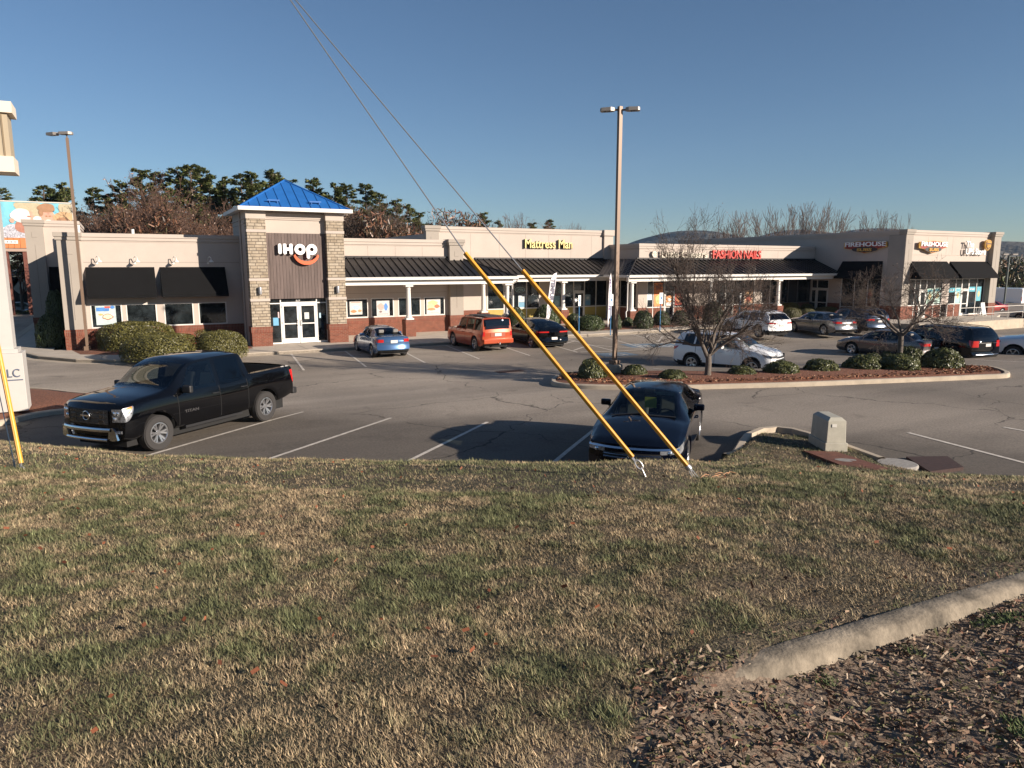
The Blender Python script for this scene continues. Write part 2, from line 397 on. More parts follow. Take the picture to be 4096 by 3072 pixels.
def kerbed_island(name, px, fill, zf=gz, h=.15, dome=.10, world_pts=None, mname='island_mulch'):
    P = world_pts or [hit(*p) for p in px]
    # densify with a closed Catmull-Rom
    D = []; n = len(P)
    for i in range(n):
        p0, p1, p2, p3 = [Vector((P[(i+k) % n][0], P[(i+k) % n][1], 0)) for k in (-1, 0, 1, 2)]
        for t in (0, .25, .5, .75):
            D.append(.5*((2*p1)+(p2-p0)*t+(2*p0-5*p1+4*p2-p3)*t*t+(3*p1-p0-3*p2+p3)*t**3))
    area = sum(D[i].x*D[(i+1) % len(D)].y-D[(i+1) % len(D)].x*D[i].y for i in range(len(D)))
    if area < 0: D = D[::-1]
    b = MB(); inn = kerb_strip(b, [(p.x, p.y) for p in D], w=.17, h=h, closed=True)
    structure(b.build(name, CONC2, smooth=35))
    c = sum(inn, Vector())/len(inn); m = len(inn); rings = []
    for f, hh in ((1, -.015), (.93, .03), (.75, .07), (.4, dome), (.02, dome)):
        rings.append([(lambda q: (q.x, q.y, float(zf(q.x, q.y))+h+hh-.02))(c+(p-c)*f) for p in inn+inn[:1]])
    b = MB(); b.grid(rings[::-1]); structure(b.build(mname, fill, smooth=True, recalc=True)); return D
kerbed_island('kerbed_island', [(2205, 1540), (2215, 1518), (2250, 1503), (2320, 1499), (2500, 1509), (2700, 1513), (2950, 1506), (3200, 1491), (3500, 1476), (3800, 1472), (3960, 1478), (4040, 1508), (3900, 1518), (3500, 1535), (3195, 1547), (2900, 1555), (2697, 1560), (2400, 1558), (2260, 1552)], MULCH)
kerbed_island('sign_island', [(-500, 1540), (100, 1562), (290, 1580), (420, 1598), (330, 1645), (160, 1668), (0, 1705), (-500, 1790)], MULCH)

# ---------------------------------------------------------------- painted lines
def stripe(b, p, q, w=.1, step=.5, dz=.008):
    p = Vector((p[0], p[1], 0)); q = Vector((q[0], q[1], 0)); L = (q-p).length; t = (q-p)/L; nn = Vector((-t.y, t.x, 0))*w/2
    n = max(1, int(L/step)); rows = []
    for i in range(n+1):
        c = p+t*L*i/n; rows.append([(lambda a: (a.x, a.y, float(gz(a.x, a.y))+dz))(c+nn*s_) for s_ in (-1, 1)])
    b.grid(rows, flip=True)
L = MB()
def w2(px, py): return hit(px*K, py*K)
for (a, c) in (((362, 972), (655, 890)), ((610, 982), (845, 903)), ((895, 990), (1053, 912)), ((1210, 988), (1288, 925))):
    A = w2(*a); B = w2(*c); d = (A-B).normalized(); stripe(L, A+d*1.4, B, .1)
for (a, c) in (((1962, 935), (2212, 1000)), ((2168, 923), (2212, 931))):
    A = w2(*a); B = w2(*c); stripe(L, A, B+(B-A).normalized()*2.2, .11)
# stalls by the building, 2.75 m apart, slightly raked
u = Vector((math.cos(R(-96)), math.sin(R(-96)), 0))
for i, x in enumerate([7.25, 9.95, 12.75, 15.55, 18.35, 21.2, 35.6, 38.4, 41.2, 44.0, 46.6]):
    p = Vector((x, 36.45, 0)); stripe(L, p, p+u*(5.6 if x > 8 else 5.4), .1)
for x in (26.0, 28.4, 29.95, 34.0): p = Vector((x, 36.9-.4, 0)); stripe(L, p, p+Vector((math.cos(R(-100)), math.sin(R(-100)), 0))*6.3, .1)
for x in (23.3,): p = Vector((x, 36.4, 0)); stripe(L, p, p+u*6.1, .1)
# hatched access aisles
stripe(L, (28.0, 34.6), (29.7, 36.1)); stripe(L, (27.75, 33.0), (29.45, 34.7)); stripe(L, (27.45, 31.3), (29.2, 33.0)); stripe(L, (27.3, 30.3), (28.95, 31.2))
stripe(L, (21.0, 33.6), (23.2, 35.0)); stripe(L, (20.85, 31.6), (22.9, 33.1)); stripe(L, (20.8, 30.9), (22.6, 30.4)); stripe(L, (22.6, 30.4), (25.0, 30.4)); stripe(L, (22.9, 33.1), (24.9, 30.6))
# stalls behind the planted island and at the far right
for k in range(7):
    p = Vector((16.9+2.95*k, 24.9-1.02*k, 0)); stripe(L, p, p+Vector((.35, -2.1 if k else -1.2, 0)), .1)
for k in range(4):
    p = Vector((36.6+3.0*k, 17.9-1.2*k, 0)); stripe(L, p, p+Vector((.9, -4.6, 0)), .1)
structure(L.build('parking_line', LINE))
# wheelchair bays: faded blue square with a white figure
def wheelchair(x, y, a):
    q = MB(); M = Matrix.Translation((x, y, 0)) @ Matrix.Rotation(a, 4, 'Z')
    def P(px, py, dz): v = M @ Vector((px, py, 0)); return (v.x, v.y, float(gz(v.x, v.y))+dz)
    q.add([P(-.95, -.75, .006), P(.95, -.75, .006), P(.95, .75, .006), P(-.95, .75, .006)], [(0, 1, 2, 3)], 0)
    pts = circ(0, -.1, .38, 14, a0=150, a1=400)
    for i in range(len(pts)-1):
        (a0, b0), (a1, b1) = pts[i], pts[i+1]; q.add([P(a0*.85, b0*.85-.0, .01), P(a1*.85, b1*.85, .01), P(a1*1.1, b1*1.1, .01), P(a0*1.1, b0*1.1, .01)], [(0, 1, 2, 3)], 1)
    for (x0, y0, x1, y1) in ((-.05, -.1, .06, .42), (-.05, -.12, .45, -.02), (.35, -.55, .46, -.1), (-.1, .48, .1, .66)):
        q.add([P(x0, y0, .0105), P(x1, y0, .0105), P(x1, y1, .0105), P(x0, y1, .0105)], [(0, 1, 2, 3)], 1)
    structure(q.build('wheelchair_marking', [BLUEP, LINE]))
wheelchair(25.55, 31.9, R(-10)); wheelchair(28.0+3.2-1.6, 31.5+.3, R(-10)) if False else None
wheelchair(23.2+.0, 28.2, R(-8)) if False else None
wheelchair(21.9, 29.3, R(-8)); wheelchair(26.9, 31.6, R(-10)); wheelchair(32.6, 31.0, R(-10))

# ================================================================== BUILDINGS
def sill_wall(b, x0, x1, y, h0, h1, d=.3): b.box((x0, y, h0), (x1, y+d, h1))
def cornice(parent, x0, x1, y, zt, mt, dproud=.12, ret=None, name='cornice', yb=None):
    """stepped parapet cap running along x at the wall face y"""
    b = MB(); yb = yb or y+.45
    b.box((x0-dproud, y-dproud, zt-.2), (x1+dproud, yb, zt)); b.box((x0-dproud*.6, y-dproud*.6, zt-.36), (x1+dproud*.6, yb, zt-.203))
    b.box((x0-.02, y-.02, zt-.43), (x1+.02, yb, zt-.363))
    return b.build(name, mt, parent, bevel=.012)
def window(parent, x0, x1, y, z0, z1, proud=.03, fw=.055, m=TRIM, mull=(), name='window', glass=GLASS, depth=.08, xface=None):
    """framed pane; xface: built on a wall facing -x at that x, spanning y x0..x1"""
    def T(a, c, z): return (a, c, z) if xface is None else (xface+(c-y), a, z)
    f = MB(); yo = y-proud
    for (a0, z_0, a1, z_1) in ((x0, z0, x0+fw, z1), (x1-fw, z0, x1, z1), (x0+fw, z0, x1-fw, z0+fw), (x0+fw, z1-fw, x1-fw, z1)): f.box(T(a0, yo, z_0), T(a1, y+depth, z_1))
    for a in mull: f.box(T(a-fw/2, yo+.004, z0+fw), T(a+fw/2, y+depth, z1-fw))
    w = f.build(name, m, parent)
    g = MB(); g.box(T(x0+fw*.5, y-.005, z0+fw*.5), T(x1-fw*.5, y+.03, z1-fw*.5)); g.build('pane', glass, w); return w
def wall_with_holes(x0, x1, z0, z1, y, holes, d=.3):
    """front wall at y made of butted boxes round rectangular openings (a0,a1,b0,b1)"""
    b = MB(); xs = sorted({x0, x1, *[h[0] for h in holes], *[h[1] for h in holes]})
    for a, c in zip(xs, xs[1:]):
        hs = sorted([h for h in holes if h[0] <= a+1e-6 and h[1] >= c-1e-6], key=lambda h: h[2]); z = z0
        for h in hs:
            if h[2] > z: b.box((a, y, z), (c, y+d, h[2]))
            z = h[3]
        if z < z1: b.box((a, y, z), (c, y+d, z1))
    return b
def canopy(parent, x0, x1, yw, ye, zt=4.68, ze=3.5, left='', right='', name='canopy_roof', seam=.46):
    """standing seam lean-to roof; left/right 'hip' or ''"""
    b = MB(); d = yw-ye; hl = d if left == 'hip' else 0; hr = d if right == 'hip' else 0
    A = [(x0, ye, ze), (x1, ye, ze), (x1-hr, yw, zt), (x0+hl, yw, zt)]
    th = .06
    b.add(A+[(p[0], p[1], p[2]-th) for p in A], [(0, 1, 2, 3), (4, 7, 6, 5), (0, 4, 5, 1), (1, 5, 6, 2), (2, 6, 7, 3), (3, 7, 4, 0)])
    if right == 'hip': b.add([(x1, ye, ze), (x1, yw, ze), (x1-hr, yw, zt)], [(0, 1, 2)])
    if left == 'hip': b.add([(x0, ye, ze), (x0+hl, yw, zt), (x0, yw, ze)], [(0, 1, 2)])
    sl = (zt-ze)/d; x = x0+.2
    while x < x1-.05:
        y1 = yw
        if left == 'hip' and x-x0 < d: y1 = ye+(x-x0)
        if right == 'hip' and x1-x < d: y1 = min(y1, ye+(x1-x))
        z1 = ze+(y1-ye)*sl; w = .022; h = .065
        vs = [(x-w, ye, ze), (x+w, ye, ze), (x+w, y1, z1), (x-w, y1, z1), (x-w, ye, ze+h), (x+w, ye, ze+h), (x+w, y1, z1+h), (x-w, y1, z1+h)]
        b.add(vs, [(4, 5, 6, 7), (0, 1, 5, 4), (1, 2, 6, 5), (3, 0, 4, 7)]); x += seam
    for (on, xa, xb, sg) in ((right == 'hip', x1, x1-hr, 1), (left == 'hip', x0, x0+hl, -1)):
        if on:
            b.tube([(xa, ye, ze+.03), (xb, yw, zt+.03)], .05, 6)
            y = ye+.3
            while y < yw-.2:
                xx = xa-sg*(y-ye); 
                b.tube([(xa, y, ze+.01), (xx, y, ze+(y-ye)*sl+.01)], .03, 4); y += seam
    b.box((x0+hl, yw-.1, zt-.02), (x1-hr, yw-.003, zt+.1))
    r = b.build(name, ROOF, parent)
    g = MB(); g.box((x0-.06, ye-.13, ze-.13), (x1+.06, ye-.003, ze+.035)); g.box((x0-.06, ye-.16, ze+.0), (x1+.06, ye-.131, ze+.03))
    if right == 'hip': g.box((x1+.003, ye, ze-.13), (x1+.13, yw, ze+.035))
    if left == 'hip': g.box((x0-.13, ye, ze-.13), (x0-.003, yw, ze+.035))
    g.build('gutter', TRIM, parent)
    s = MB(); s.box((x0+.02, ye+.02, ze-.16), (x1-.02, yw-.01, ze-.10)); s.build('soffit', TRIM, parent)
    s = MB(); s.box((x0+.15, ye+.22, ze-.42), (x1-.15, ye+.5, ze-.163)); s.box((x0+.1, ye+.19, ze-.42), (x1-.1, ye+.217, ze-.37)); s.build('beam', TRIM, parent)
    return r
def column(parent, x, y, h0=1.0, h1=3.06, pier=True, pw=.64):
    b = MB(); M = Matrix.Translation((x, y, 0)); r = .155
    b.lathe([(r*1.35, h0+.1), (r*1.35, h0+.16), (r*1.1, h0+.2), (r, h0+.26), (r*.97, h0+.9), (r*.84, h1-.28), (r*.95, h1-.27), (r*.95, h1-.23), (r*.86, h1-.22), (r*.86, h1-.16), (r*1.25, h1-.1)], 20, M=M)
    b.box((x-.24, y-.24, h0), (x+.24, y+.24, h0+.1)); b.box((x-.235, y-.235, h1-.1), (x+.235, y+.235, h1)); b.build('column', TRIM, parent, smooth=40)
    if pier:
        p = MB(); p.box((x-pw/2, y-pw/2, 0), (x+pw/2, y+pw/2, .7)); q = p.build('pier', BRICK, parent)
        p = MB(); p.box((x-pw/2-.012, y-pw/2-.012, .703), (x+pw/2+.012, y+pw/2+.012, .997)); p.build('pier_cap', SOLD, q)
def pilaster(parent, x0, x1, y, zt, m=STUT, d=.3, brickz=1.02, corn=True):
    b = MB(); b.box((x0, y, brickz), (x1, y+d, zt-.36)); w = x1-x0; cx = (x0+x1)/2
    g = .02                                             # shade of a recessed square and slot put in as thin dark strips
    J = MB()
    J.box((cx-.14, y-.006, zt-1.05), (cx-.12, y+.002, zt-.75)); J.box((cx-.14, y-.006, zt-1.07), (cx+.14, y+.002, zt-1.05))
    J.box((cx-.02, y-.006, 1.5), (cx, y+.002, zt-1.5)) if zt > 4 else None
    p = b.build('pilaster', m, parent); J.build('recess_shade', STUG, p)
    c = MB(); c.box((x0-.12, y-.12, zt-.2), (x1+.12, y+d+.1, zt+.012)); c.box((x0-.07, y-.07, zt-.36), (x1+.07, y+d+.05, zt-.203)); c.build('capital', m, p, bevel=.01)
    q = MB(); q.box((x0-.03, y-.03, 0), (x1+.03, y+d, .7)); k = q.build('pilaster_base', BRICK, parent)
    q = MB(); q.box((x0-.045, y-.045, .703), (x1+.045, y+d, brickz)); q.build('brick_band', SOLD, k)
    return p
def brick_base(parent, x0, x1, y, d=.32, top=1.02):
    q = MB(); q.box((x0, y-.03, -.1), (x1, y+d, .70)); k = q.build('brick_base', BRICK, parent)
    q = MB(); q.box((x0, y-.045, .703), (x1, y+d, top)); q.build('brick_band', SOLD, k)
def awning(parent, x0, x1, yw, ztop, yb, zb, m=AWN, val=.14, along='x', name='awning'):
    """sloping canvas between the wall line and the front bar, with closed ends and a hanging valance"""
    def T(a, y, z): return (a, y, z) if along == 'x' else (y, a, z)
    b = MB(); n = 10; tk = .03
    for a, c in zip(np.linspace(x0, x1, n+1), np.linspace(x0, x1, n+1)[1:]):
        b.add([T(a, yw-.01, ztop), T(c, yw-.01, ztop), T(c, yb, zb), T(a, yb, zb), T(a, yw-.01, ztop-tk), T(c, yw-.01, ztop-tk), T(c, yb+tk, zb), T(a, yb+tk, zb)], [(0, 1, 2, 3), (7, 6, 5, 4)])
    b.box(T(x0, yb, zb-val), T(x1, yb+tk, zb))
    for xx in (x0, x1-tk):
        b.add([T(xx, yw-.01, ztop-.01), T(xx, yb, zb-.005), T(xx, yb, zb-val), T(xx, yw-.01, zb-val), T(xx+tk, yw-.01, ztop-.01), T(xx+tk, yb, zb-.005), T(xx+tk, yb, zb-val), T(xx+tk, yw-.01, zb-val)], [(0, 1, 2, 3), (7, 6, 5, 4), (0, 4, 5, 1), (3, 2, 6, 7)])
    return b.build(name, m, parent, recalc=False)
def joints(parent, xs, y, z0, z1, zs=(), x0=0, x1=0):
    b = MB()
    for x in xs: b.box((x-.006, y-.004, z0), (x+.006, y+.002, z1))
    for z in zs: b.box((x0, y-.004, z-.008), (x1, y+.002, z+.008))
    return b.build('stucco_joint', STUG, parent)

# ---------------------------------------------------------------- restaurant
RB = thing('restaurant_building', 'cream pancake restaurant with a stone entrance tower under a blue metal roof', 'building', (8, 42, 0))
# left wing, front wall y=42.4
YL = 42.4
wins = [(-1.40, 0.02), (.2, 1.64), (1.98, 3.42), (3.66, 5.1)]
wb = wall_with_holes(-1.58, 5.95, 1.02, 5.45, YL, [(a, c, 1.04, 2.24) for a, c in wins]); wb.build('front_wall', STUC, RB)
brick_base(RB, -1.55, 5.95, YL); cornice(RB, -1.5, 5.95, YL, 5.82, STUC)
for a, c in wins: window(RB, a, c, YL+.06, 1.04, 2.24, proud=.07)
s = MB(); s.box((-2.56, YL+.303, -.1), (-2.3, 62, 5.6)); s.box((-2.3, 61.7, -.1), (18, 62, 5.5)); s.build('side_wall', STUC, RB)
s = MB(); s.box((-2.3, YL+.31, 5.2), (5.95, 61.7, 5.3)); s.box((5.95, 44.5, 5.2), (18.5, 61.7, 5.3)); s.build('flat_roof', mat('roof_membrane', (.3, .29, .27), .9), RB)
s = MB(); s.box((5.58, 46.0, 5.3), (5.7, 46.1, 6.1)); 
pilaster(RB, -2.56, -1.58, YL-.18, 5.82, d=.48)
joints(RB, (), YL, 0, 0, zs=(4.37,), x0=-1.5, x1=5.9)
awning(RB, -1.43, 1.68, YL, 4.13, YL-1.0, 2.72); awning(RB, 1.93, 5.14, YL, 4.13, YL-1.0, 2.72)
for x in (-.92, .78, 2.6, 4.3):                      # gooseneck lamps over the awnings
    b = MB(); b.tube([(x, YL-.01, 4.33), (x, YL-.1, 4.4), (x, YL-.2, 4.62), (x+.05, YL-.38, 4.68), (x+.12, YL-.5, 4.6), (x+.12, YL-.5, 4.5)], .02, 7)
    b.lathe([(.0, .0), (.06, .0), (.06, .03), (0, .03)], 10, M=Matrix.Translation((x, YL-.0, 4.33)) @ Matrix.Rotation(R(90), 4, 'X'))
    g = b.build('wall_lamp', WHITEM, RB, smooth=40)
    b = MB(); b.lathe([(.03, .12), (.05, .09), (.13, 0.01), (.13, -.02), (.11, -.0), (.03, .08)], 14, M=Matrix.Translation((x+.12, YL-.5, 4.4))); b.build('lamp_shade', WHITEM, g, smooth=40)
# stepped taller block behind the left end
s = MB(); s.box((-4.3, 54, 1.0), (-2.05, 61.6, 6.6)); s.build('rear_block', STUC, RB); cornice(RB, -4.2, -2.05, 54, 7.0, STUC, yb=61.8)
s = MB(); s.box((-4.3, 53.98, -.8), (-2.6, 61.6, .997)); s.build('rear_brick_base', BRICK, RB); pilaster(RB, -4.85, -3.9, 53.7, 7.0, d=.5)
awning(RB, -3.8, -2.62, 54, 4.15, 52.9, 2.5)
# tower
YT = 39.42; XA, XB = 5.95, 10.95; YB_ = 44.4
for x0, x1 in ((XA, XA+.93), (XB-.93, XB)):
    for k, (z0, z1) in enumerate(((1.02, 2.35), (2.50, 3.41), (3.55, 5.90), (6.05, 6.58))):
        s = MB(); s.box((x0, YT, z0), (x1, YT+.7, z1)); s.build('stone_column', STONE, RB)
    for z0, z1 in ((2.353, 2.497), (3.413, 3.547), (5.903, 6.047), (6.583, 7.08)):
        s = MB(); s.box((x0-.03, YT-.03, z0), (x1+.03, YT+.73, z1)); s.build('column_band', STUC, RB)
    q = MB(); q.box((x0-.05, YT-.05, 0), (x1+.05, YT+.73, .72)); kk = q.build('column_plinth', BRICK, RB)
    q = MB(); q.box((x0-.075, YT-.075, .723), (x1+.075, YT+.73, 1.017)); q.build('brick_band', SOLD, kk)
    xl = (x0+x1)/2
    q = MB(); q.lathe([(.0, 2.72), (.085, 2.72), (.09, 2.74), (.09, 3.07), (.085, 3.09), (0, 3.09)], 18, M=Matrix.Translation((xl, YT-.11, 0))); q.box((xl-.05, YT-.06, 2.8), (xl+.05, YT, 3.0)); q.build('wall_sconce', mat('grey_metal', (.33, .33, .34), .4, metal=.5), RB, smooth=40)
s = MB(); s.box((XA, YT+.703, 0), (XA+.3, YB_, 7.08)); s.box((XB-.3, YT+.703, 0), (XB, YB_, 7.08)); s.box((XA+.3, YB_-.3, 0), (XB-.3, YB_, 7.08)); s.build('tower_wall', STUC, RB)
s = MB(); s.box((XA-.03, YT+.74, 6.35), (XA-.002, YB_, 6.42)); s.box((XA-.05, YT+.74, 6.58), (XA-.002, YB_, 6.64)); s.box((XB+.002, YT+.74, 6.58), (XB+.05, YB_, 6.64)); s.build('tower_band', STUC, RB)
xa, xb = XA+.93, XB-.93
s = MB(); s.box((xa, YT+.34, 5.89), (xb, YT+.7, 7.08)); s.box((xa+.02, YT+.24, 6.66), (xb-.02, YT+.337, 6.9)); s.box((xa+.02, YT+.28, 6.58), (xb-.02, YT+.337, 6.657)); s.build('upper_wall', STUC, RB)
s = MB(); nb = 19; w_ = (xb-xa-.01)/nb                # boards behind the sign
for i in range(nb):
    dx = ((i*37) % 5)*.002; s.box((xa+.005+w_*i, YT+.30+dx, 2.45), (xa+.005+w_*(i+1)-.012, YT+.6, 5.885))
s.box((xa+.005, YT+.34, 2.46), (xb-.005, YT+.62, 5.88)); s.build('board_panel', WOOD, RB)
YD = YT+.53
door = MB()
GD = glass_mat('door_glass', (.22, .26, .27), .8)
fr = MB(); F_ = .05
for x in (xa, 7.49, 9.41, xb-.06): fr.box((x, YD-.03, 0.02), (x+.06, YD+.05, 2.445))
fr.box((xa+.06, YD-.03, 2.17), (7.49, YD+.05, 2.225)); fr.box((9.47, YD-.03, 2.17), (xb-.06, YD+.05, 2.225)); fr.box((7.55, YD-.03, 2.17), (9.41, YD+.05, 2.26))
fr.box((xa+.06, YD-.03, .02), (7.49, YD+.05, .1)); fr.box((9.47, YD-.03, .02), (xb-.06, YD+.05, .1)); fr.build('entrance_frame', WHITEM, RB)
for a, c in ((7.56, 8.47), (8.49, 9.40)):
    d = MB()
    for (x0, z0, x1, z1) in ((a, .03, a+.11, 2.165), (c-.11, .03, c, 2.165), (a+.11, .03, c-.11, .3), (a+.11, 2.04, c-.11, 2.165), (a+.11, 1.06, c-.11, 1.12)): d.box((x0, YD-.045, z0), (x1, YD+.02, z1))
    dd = d.build('door', WHITEM, RB); g = MB(); g.box((a+.1, YD-.02, .28), (c-.1, YD-.01, 2.06)); g.build('pane', GLASS, dd)
    hx = 8.38 if a < 8 else 8.58
    g = MB(); g.tube([(hx, YD-.05, .98), (hx, YD-.13, 1.0), (hx, YD-.13, 1.26), (hx, YD-.05, 1.28)], .018, 7); g.build('handle', STEEL, dd, smooth=40)
    sx = 1 if a > 8 else -1
    for z in (.25, 1.1, 1.95):
        xx = (c-.005) if a > 8 else a+.005; g = MB(); g.box((xx-.012, YD-.06, z), (xx+.012, YD-.046, z+.12)); g.build('hinge', STEEL, dd)
for a, c, z0, z1 in ((xa+.06, 7.49, .1, 2.17), (9.47, xb-.06, .1, 2.17), (xa+.06, 7.49, 2.225, 2.445), (7.55, 9.41, 2.26, 2.445), (9.47, xb-.06, 2.225, 2.445)):
    g = MB(); g.box((a, YD-.002, z0), (c, YD+.01, z1)); g.build('side_light', GLASS, RB)
pc = thing('address_number', 'small white 221 street number on the glass above the entrance doors', 'number', (8.45, YD-.02, 2.3))
text('digit', '221', .14, WHT, (8.32, YD-.012, 2.29), FRONT, ext=.004, parent=pc, height=.12)
for (x, z, w, h, m, lb) in ((7.1, 1.02, .28, .42, mat('blue_notice', (.12, .33, .5), .6), 'blue notice taped to the glass left of the entrance doors'), (8.75, 1.32, .25, .36, mat('grey_notice', (.5, .52, .5), .6), 'pale grey notice on the right entrance door'), (9.56, 1.35, .1, .28, mat('pale_blue_notice', (.35, .5, .58), .6), 'narrow pale blue notice right of the entrance doors'), (7.36, 1.42, .07, .32, mat('pink_notice', (.55, .4, .4), .6), 'narrow pinkish strip notice left of the entrance doors')):
    g = MB(); g.box((x, YD-.056 if 8.6 < x < 9.1 else YD-.012, z), (x+w, YD-.05 if 8.6 < x < 9.1 else YD-.006, z+h)); tag(g.build('notice', m), lb, 'notice')
# tower roof
ze = 7.14; ex0, ex1, ey0, ey1 = XA-.33, XB+.33, YT-.33, YB_+.33; ax, ay, az = (ex0+ex1)/2, (ey0+ey1)/2, 8.83
s = MB(); cs = [(ex0, ey0, ze), (ex1, ey0, ze), (ex1, ey1, ze), (ex0, ey1, ze)]
s.add(cs+[(ax, ay, az)], [(0, 1, 4), (1, 2, 4), (2, 3, 4), (3, 0, 4), (3, 2, 1, 0)])
for i in range(4): s.tube([(cs[i][0], cs[i][1], ze+.02), (ax, ay, az+.02)], .045, 6)
half = (ex1-ex0)/2; n = 11
for side in range(4):
    for i in range(1, n):
        t = -1+2*i/n; hgt = (1-abs(t))
        if side in (0, 2): y0 = ey0 if side == 0 else ey1; p = (ax+t*half, y0, ze); q = (ax+t*half, y0+(ay-y0)*hgt, ze+(az-ze)*hgt)
        else: x0 = ex0 if side == 3 else ex1; hy = (ey1-ey0)/2; p = (x0, ay+t*hy, ze); q = (x0+(ax-x0)*hgt, ay+t*hy, ze+(az-ze)*hgt)
        s.tube([(p[0], p[1], p[2]+.02), (q[0], q[1], q[2]+.02)], .02, 4)
for cx in (7.35, 9.5):                                # snow guards low on the front slope
    yy = ey0+.42; zz = ze+(az-ze)*(.42/(ay-ey0))
    s.box((cx-.3, yy-.05, zz+.12), (cx+.32, yy+.02, zz+.19)); s.box((cx-.2, yy-.04, zz-.03), (cx-.17, yy, zz+.12)); s.box((cx+.2, yy-.04, zz-.03), (cx+.23, yy, zz+.12))
s.build('tower_roof', BLUE, RB)
s = MB(); s.box((ex0-.1, ey0-.1, ze-.16), (ex1+.1, ey0-.0, ze+.03)); s.box((ex0-.1, ey0, ze-.16), (ex0, ey1, ze+.03)); s.box((ex1, ey0, ze-.16), (ex1+.1, ey1, ze+.03)); s.box((ex0+.002, ey0+.002, ze-.12), (ex1-.002, ey1, ze-.012)); s.build('tower_gutter', TRIM, RB)
s = MB(); s.tube([(XA-.05, YT+1.9, 7.0), (XA-.05, YT+1.9, 6.5), (XA-.06, YT+1.9, .1)], .045, 8); s.build('downpipe', STUC, RB)
# right (east) wing, y=43.14
YE = 43.14
wins = [(11.98, 13.34), (13.52, 14.99), (15.27, 16.78), (17.0, 18.44)]
wb = wall_with_holes(XB+.003, 19.66, 1.02, 5.45, YE, [(a, c, 1.05, 2.22) for a, c in wins]); wb.build('front_wall', STUC, RB)
brick_base(RB, XB+.003, 19.66, YE); cornice(RB, XB+.14, 18.6, YE, 5.82, STUC)
for a, c in wins: window(RB, a, c, YE+.06, 1.05, 2.22, proud=.07)
joints(RB, (11.7, 13.43, 15.18, 16.96), YE, 4.7, 5.4, zs=(2.53,), x0=XB+.1, x1=18.6)
pilaster(RB, 18.69, 19.62, YE-.36, 5.84, d=.66)
s = MB(); s.box((19.2, YE+.303, 0), (19.66, 47.3, 5.45)); s.build('end_wall', STUC, RB)
canopy(RB, XB+.02, 22.25, YE-.003, 40.35, right='hip')
column(RB, 15.12, 40.85); column(RB, 21.8, 40.85); 
s = MB(); s.tube([(22.28, 40.3, 3.4), (22.3, 40.45, 3.2), (22.1, 40.7, 3.05), (22.1, 40.75, .35), (22.3, 40.6, .1)], .045, 8); s.build('downpipe', TRIM, RB, smooth=50)
# restaurant sign: white rounded letters over an orange-red smile
SG = thing('restaurant_sign', 'white IHOP letters over a curved orange-red smile on the brown boards', 'sign', (8.5, YT+.2, 4.7))
ys = YT+.13
shape2d('letter_i', [rrect(7.475, 4.80, 7.645, 5.34, .08)], WHT, (0, ys, 0), FRONT, .06, SG)
def P_(l): return l
H_ = [(7.73, 4.80+.05), (7.76, 4.79), (7.86, 4.79), (7.90, 4.84), (7.90, 4.98), (8.05, 4.98), (8.05, 4.84), (8.09, 4.79), (8.19, 4.79), (8.22, 4.84), (8.22, 5.29), (8.19, 5.34), (8.09, 5.34), (8.05, 5.29), (8.05, 5.14), (7.90, 5.14), (7.90, 5.29), (7.86, 5.34), (7.76, 5.34), (7.73, 5.29)]
shape2d('letter_h', [H_], WHT, (0, ys, 0), FRONT, .06, SG)
shape2d('letter_o', [circ(8.60, 5.05, .285), circ(8.60, 5.05, .105)], WHT, (0, ys, 0), FRONT, .06, SG)
shape2d('letter_p', [circ(9.22, 5.05, .285), circ(9.22, 5.05, .105)], WHT, (0, ys, 0), FRONT, .06, SG)
shape2d('letter_p_stem', [rrect(8.935, 4.57, 9.11, 5.1, .08)], WHT, (0, ys-.003, 0), FRONT, .06, SG)
arc = [(8.92+.68*math.cos(R(a)), 4.86+.62*math.sin(R(a))) for a in np.linspace(192, 348, 26)]+[(8.92+.60*math.cos(R(a)), 4.90+.47*math.sin(R(a))) for a in np.linspace(346, 194, 26)]
shape2d('smile', [arc], ORG, (0, ys, 0), FRONT, .07, SG)
b = MB(); b.box((7.5, ys+.06, 4.95), (9.4, YT+.30, 5.0)); b.build('sign_backing', SIGNBR, SG)

# food posters in the restaurant windows
def poster(x0, x1, y, z0, z1, label, bgc, blobs, cat='poster', xface=None):
    def T(a, c, z): return (a, c, z) if xface is None else (xface+(c-y), a, z)
    b = MB(); b.box(T(x0, y, z0), T(x1, y+.012, z1), 0); ms = [mat('poster_paper_%d' % (hash(bgc) % 9999), bgc, .55, noise=(.12, .15))]
    for k, (cx, cz, rx, rz, c) in enumerate(blobs):
        nm = 'print_%02d%02d%02d' % tuple(int(v*99) for v in c); ms.append(mat(nm, c, .55, noise=(.35, .05)))
        if rx < 0: pts = [(cx+rx, cz-rz), (cx-rx, cz-rz), (cx-rx, cz+rz), (cx+rx, cz+rz)]
        else: pts = [(cx+rx*math.cos(a)*(1+.1*math.sin(5*a+k)), cz+rz*math.sin(a)*(1+.1*math.cos(4*a))) for a in np.linspace(0, 2*math.pi, 19)[:-1]]
        W_ = x1-x0; H2 = z1-z0; yo = y-.002-.0015*k
        b.add([T(x0+W_*min(1, max(0, p[0])), yo, z0+H2*min(1, max(0, p[1]))) for p in pts], [tuple(range(len(pts)))], k+1)
    return tag(b.build('poster', ms), label, cat)
RBn = (.32, .12, .05); CRM = (.72, .6, .4); TANc = (.6, .35, .12); BLc = (.06, .2, .5); LBL = (.3, .48, .6)
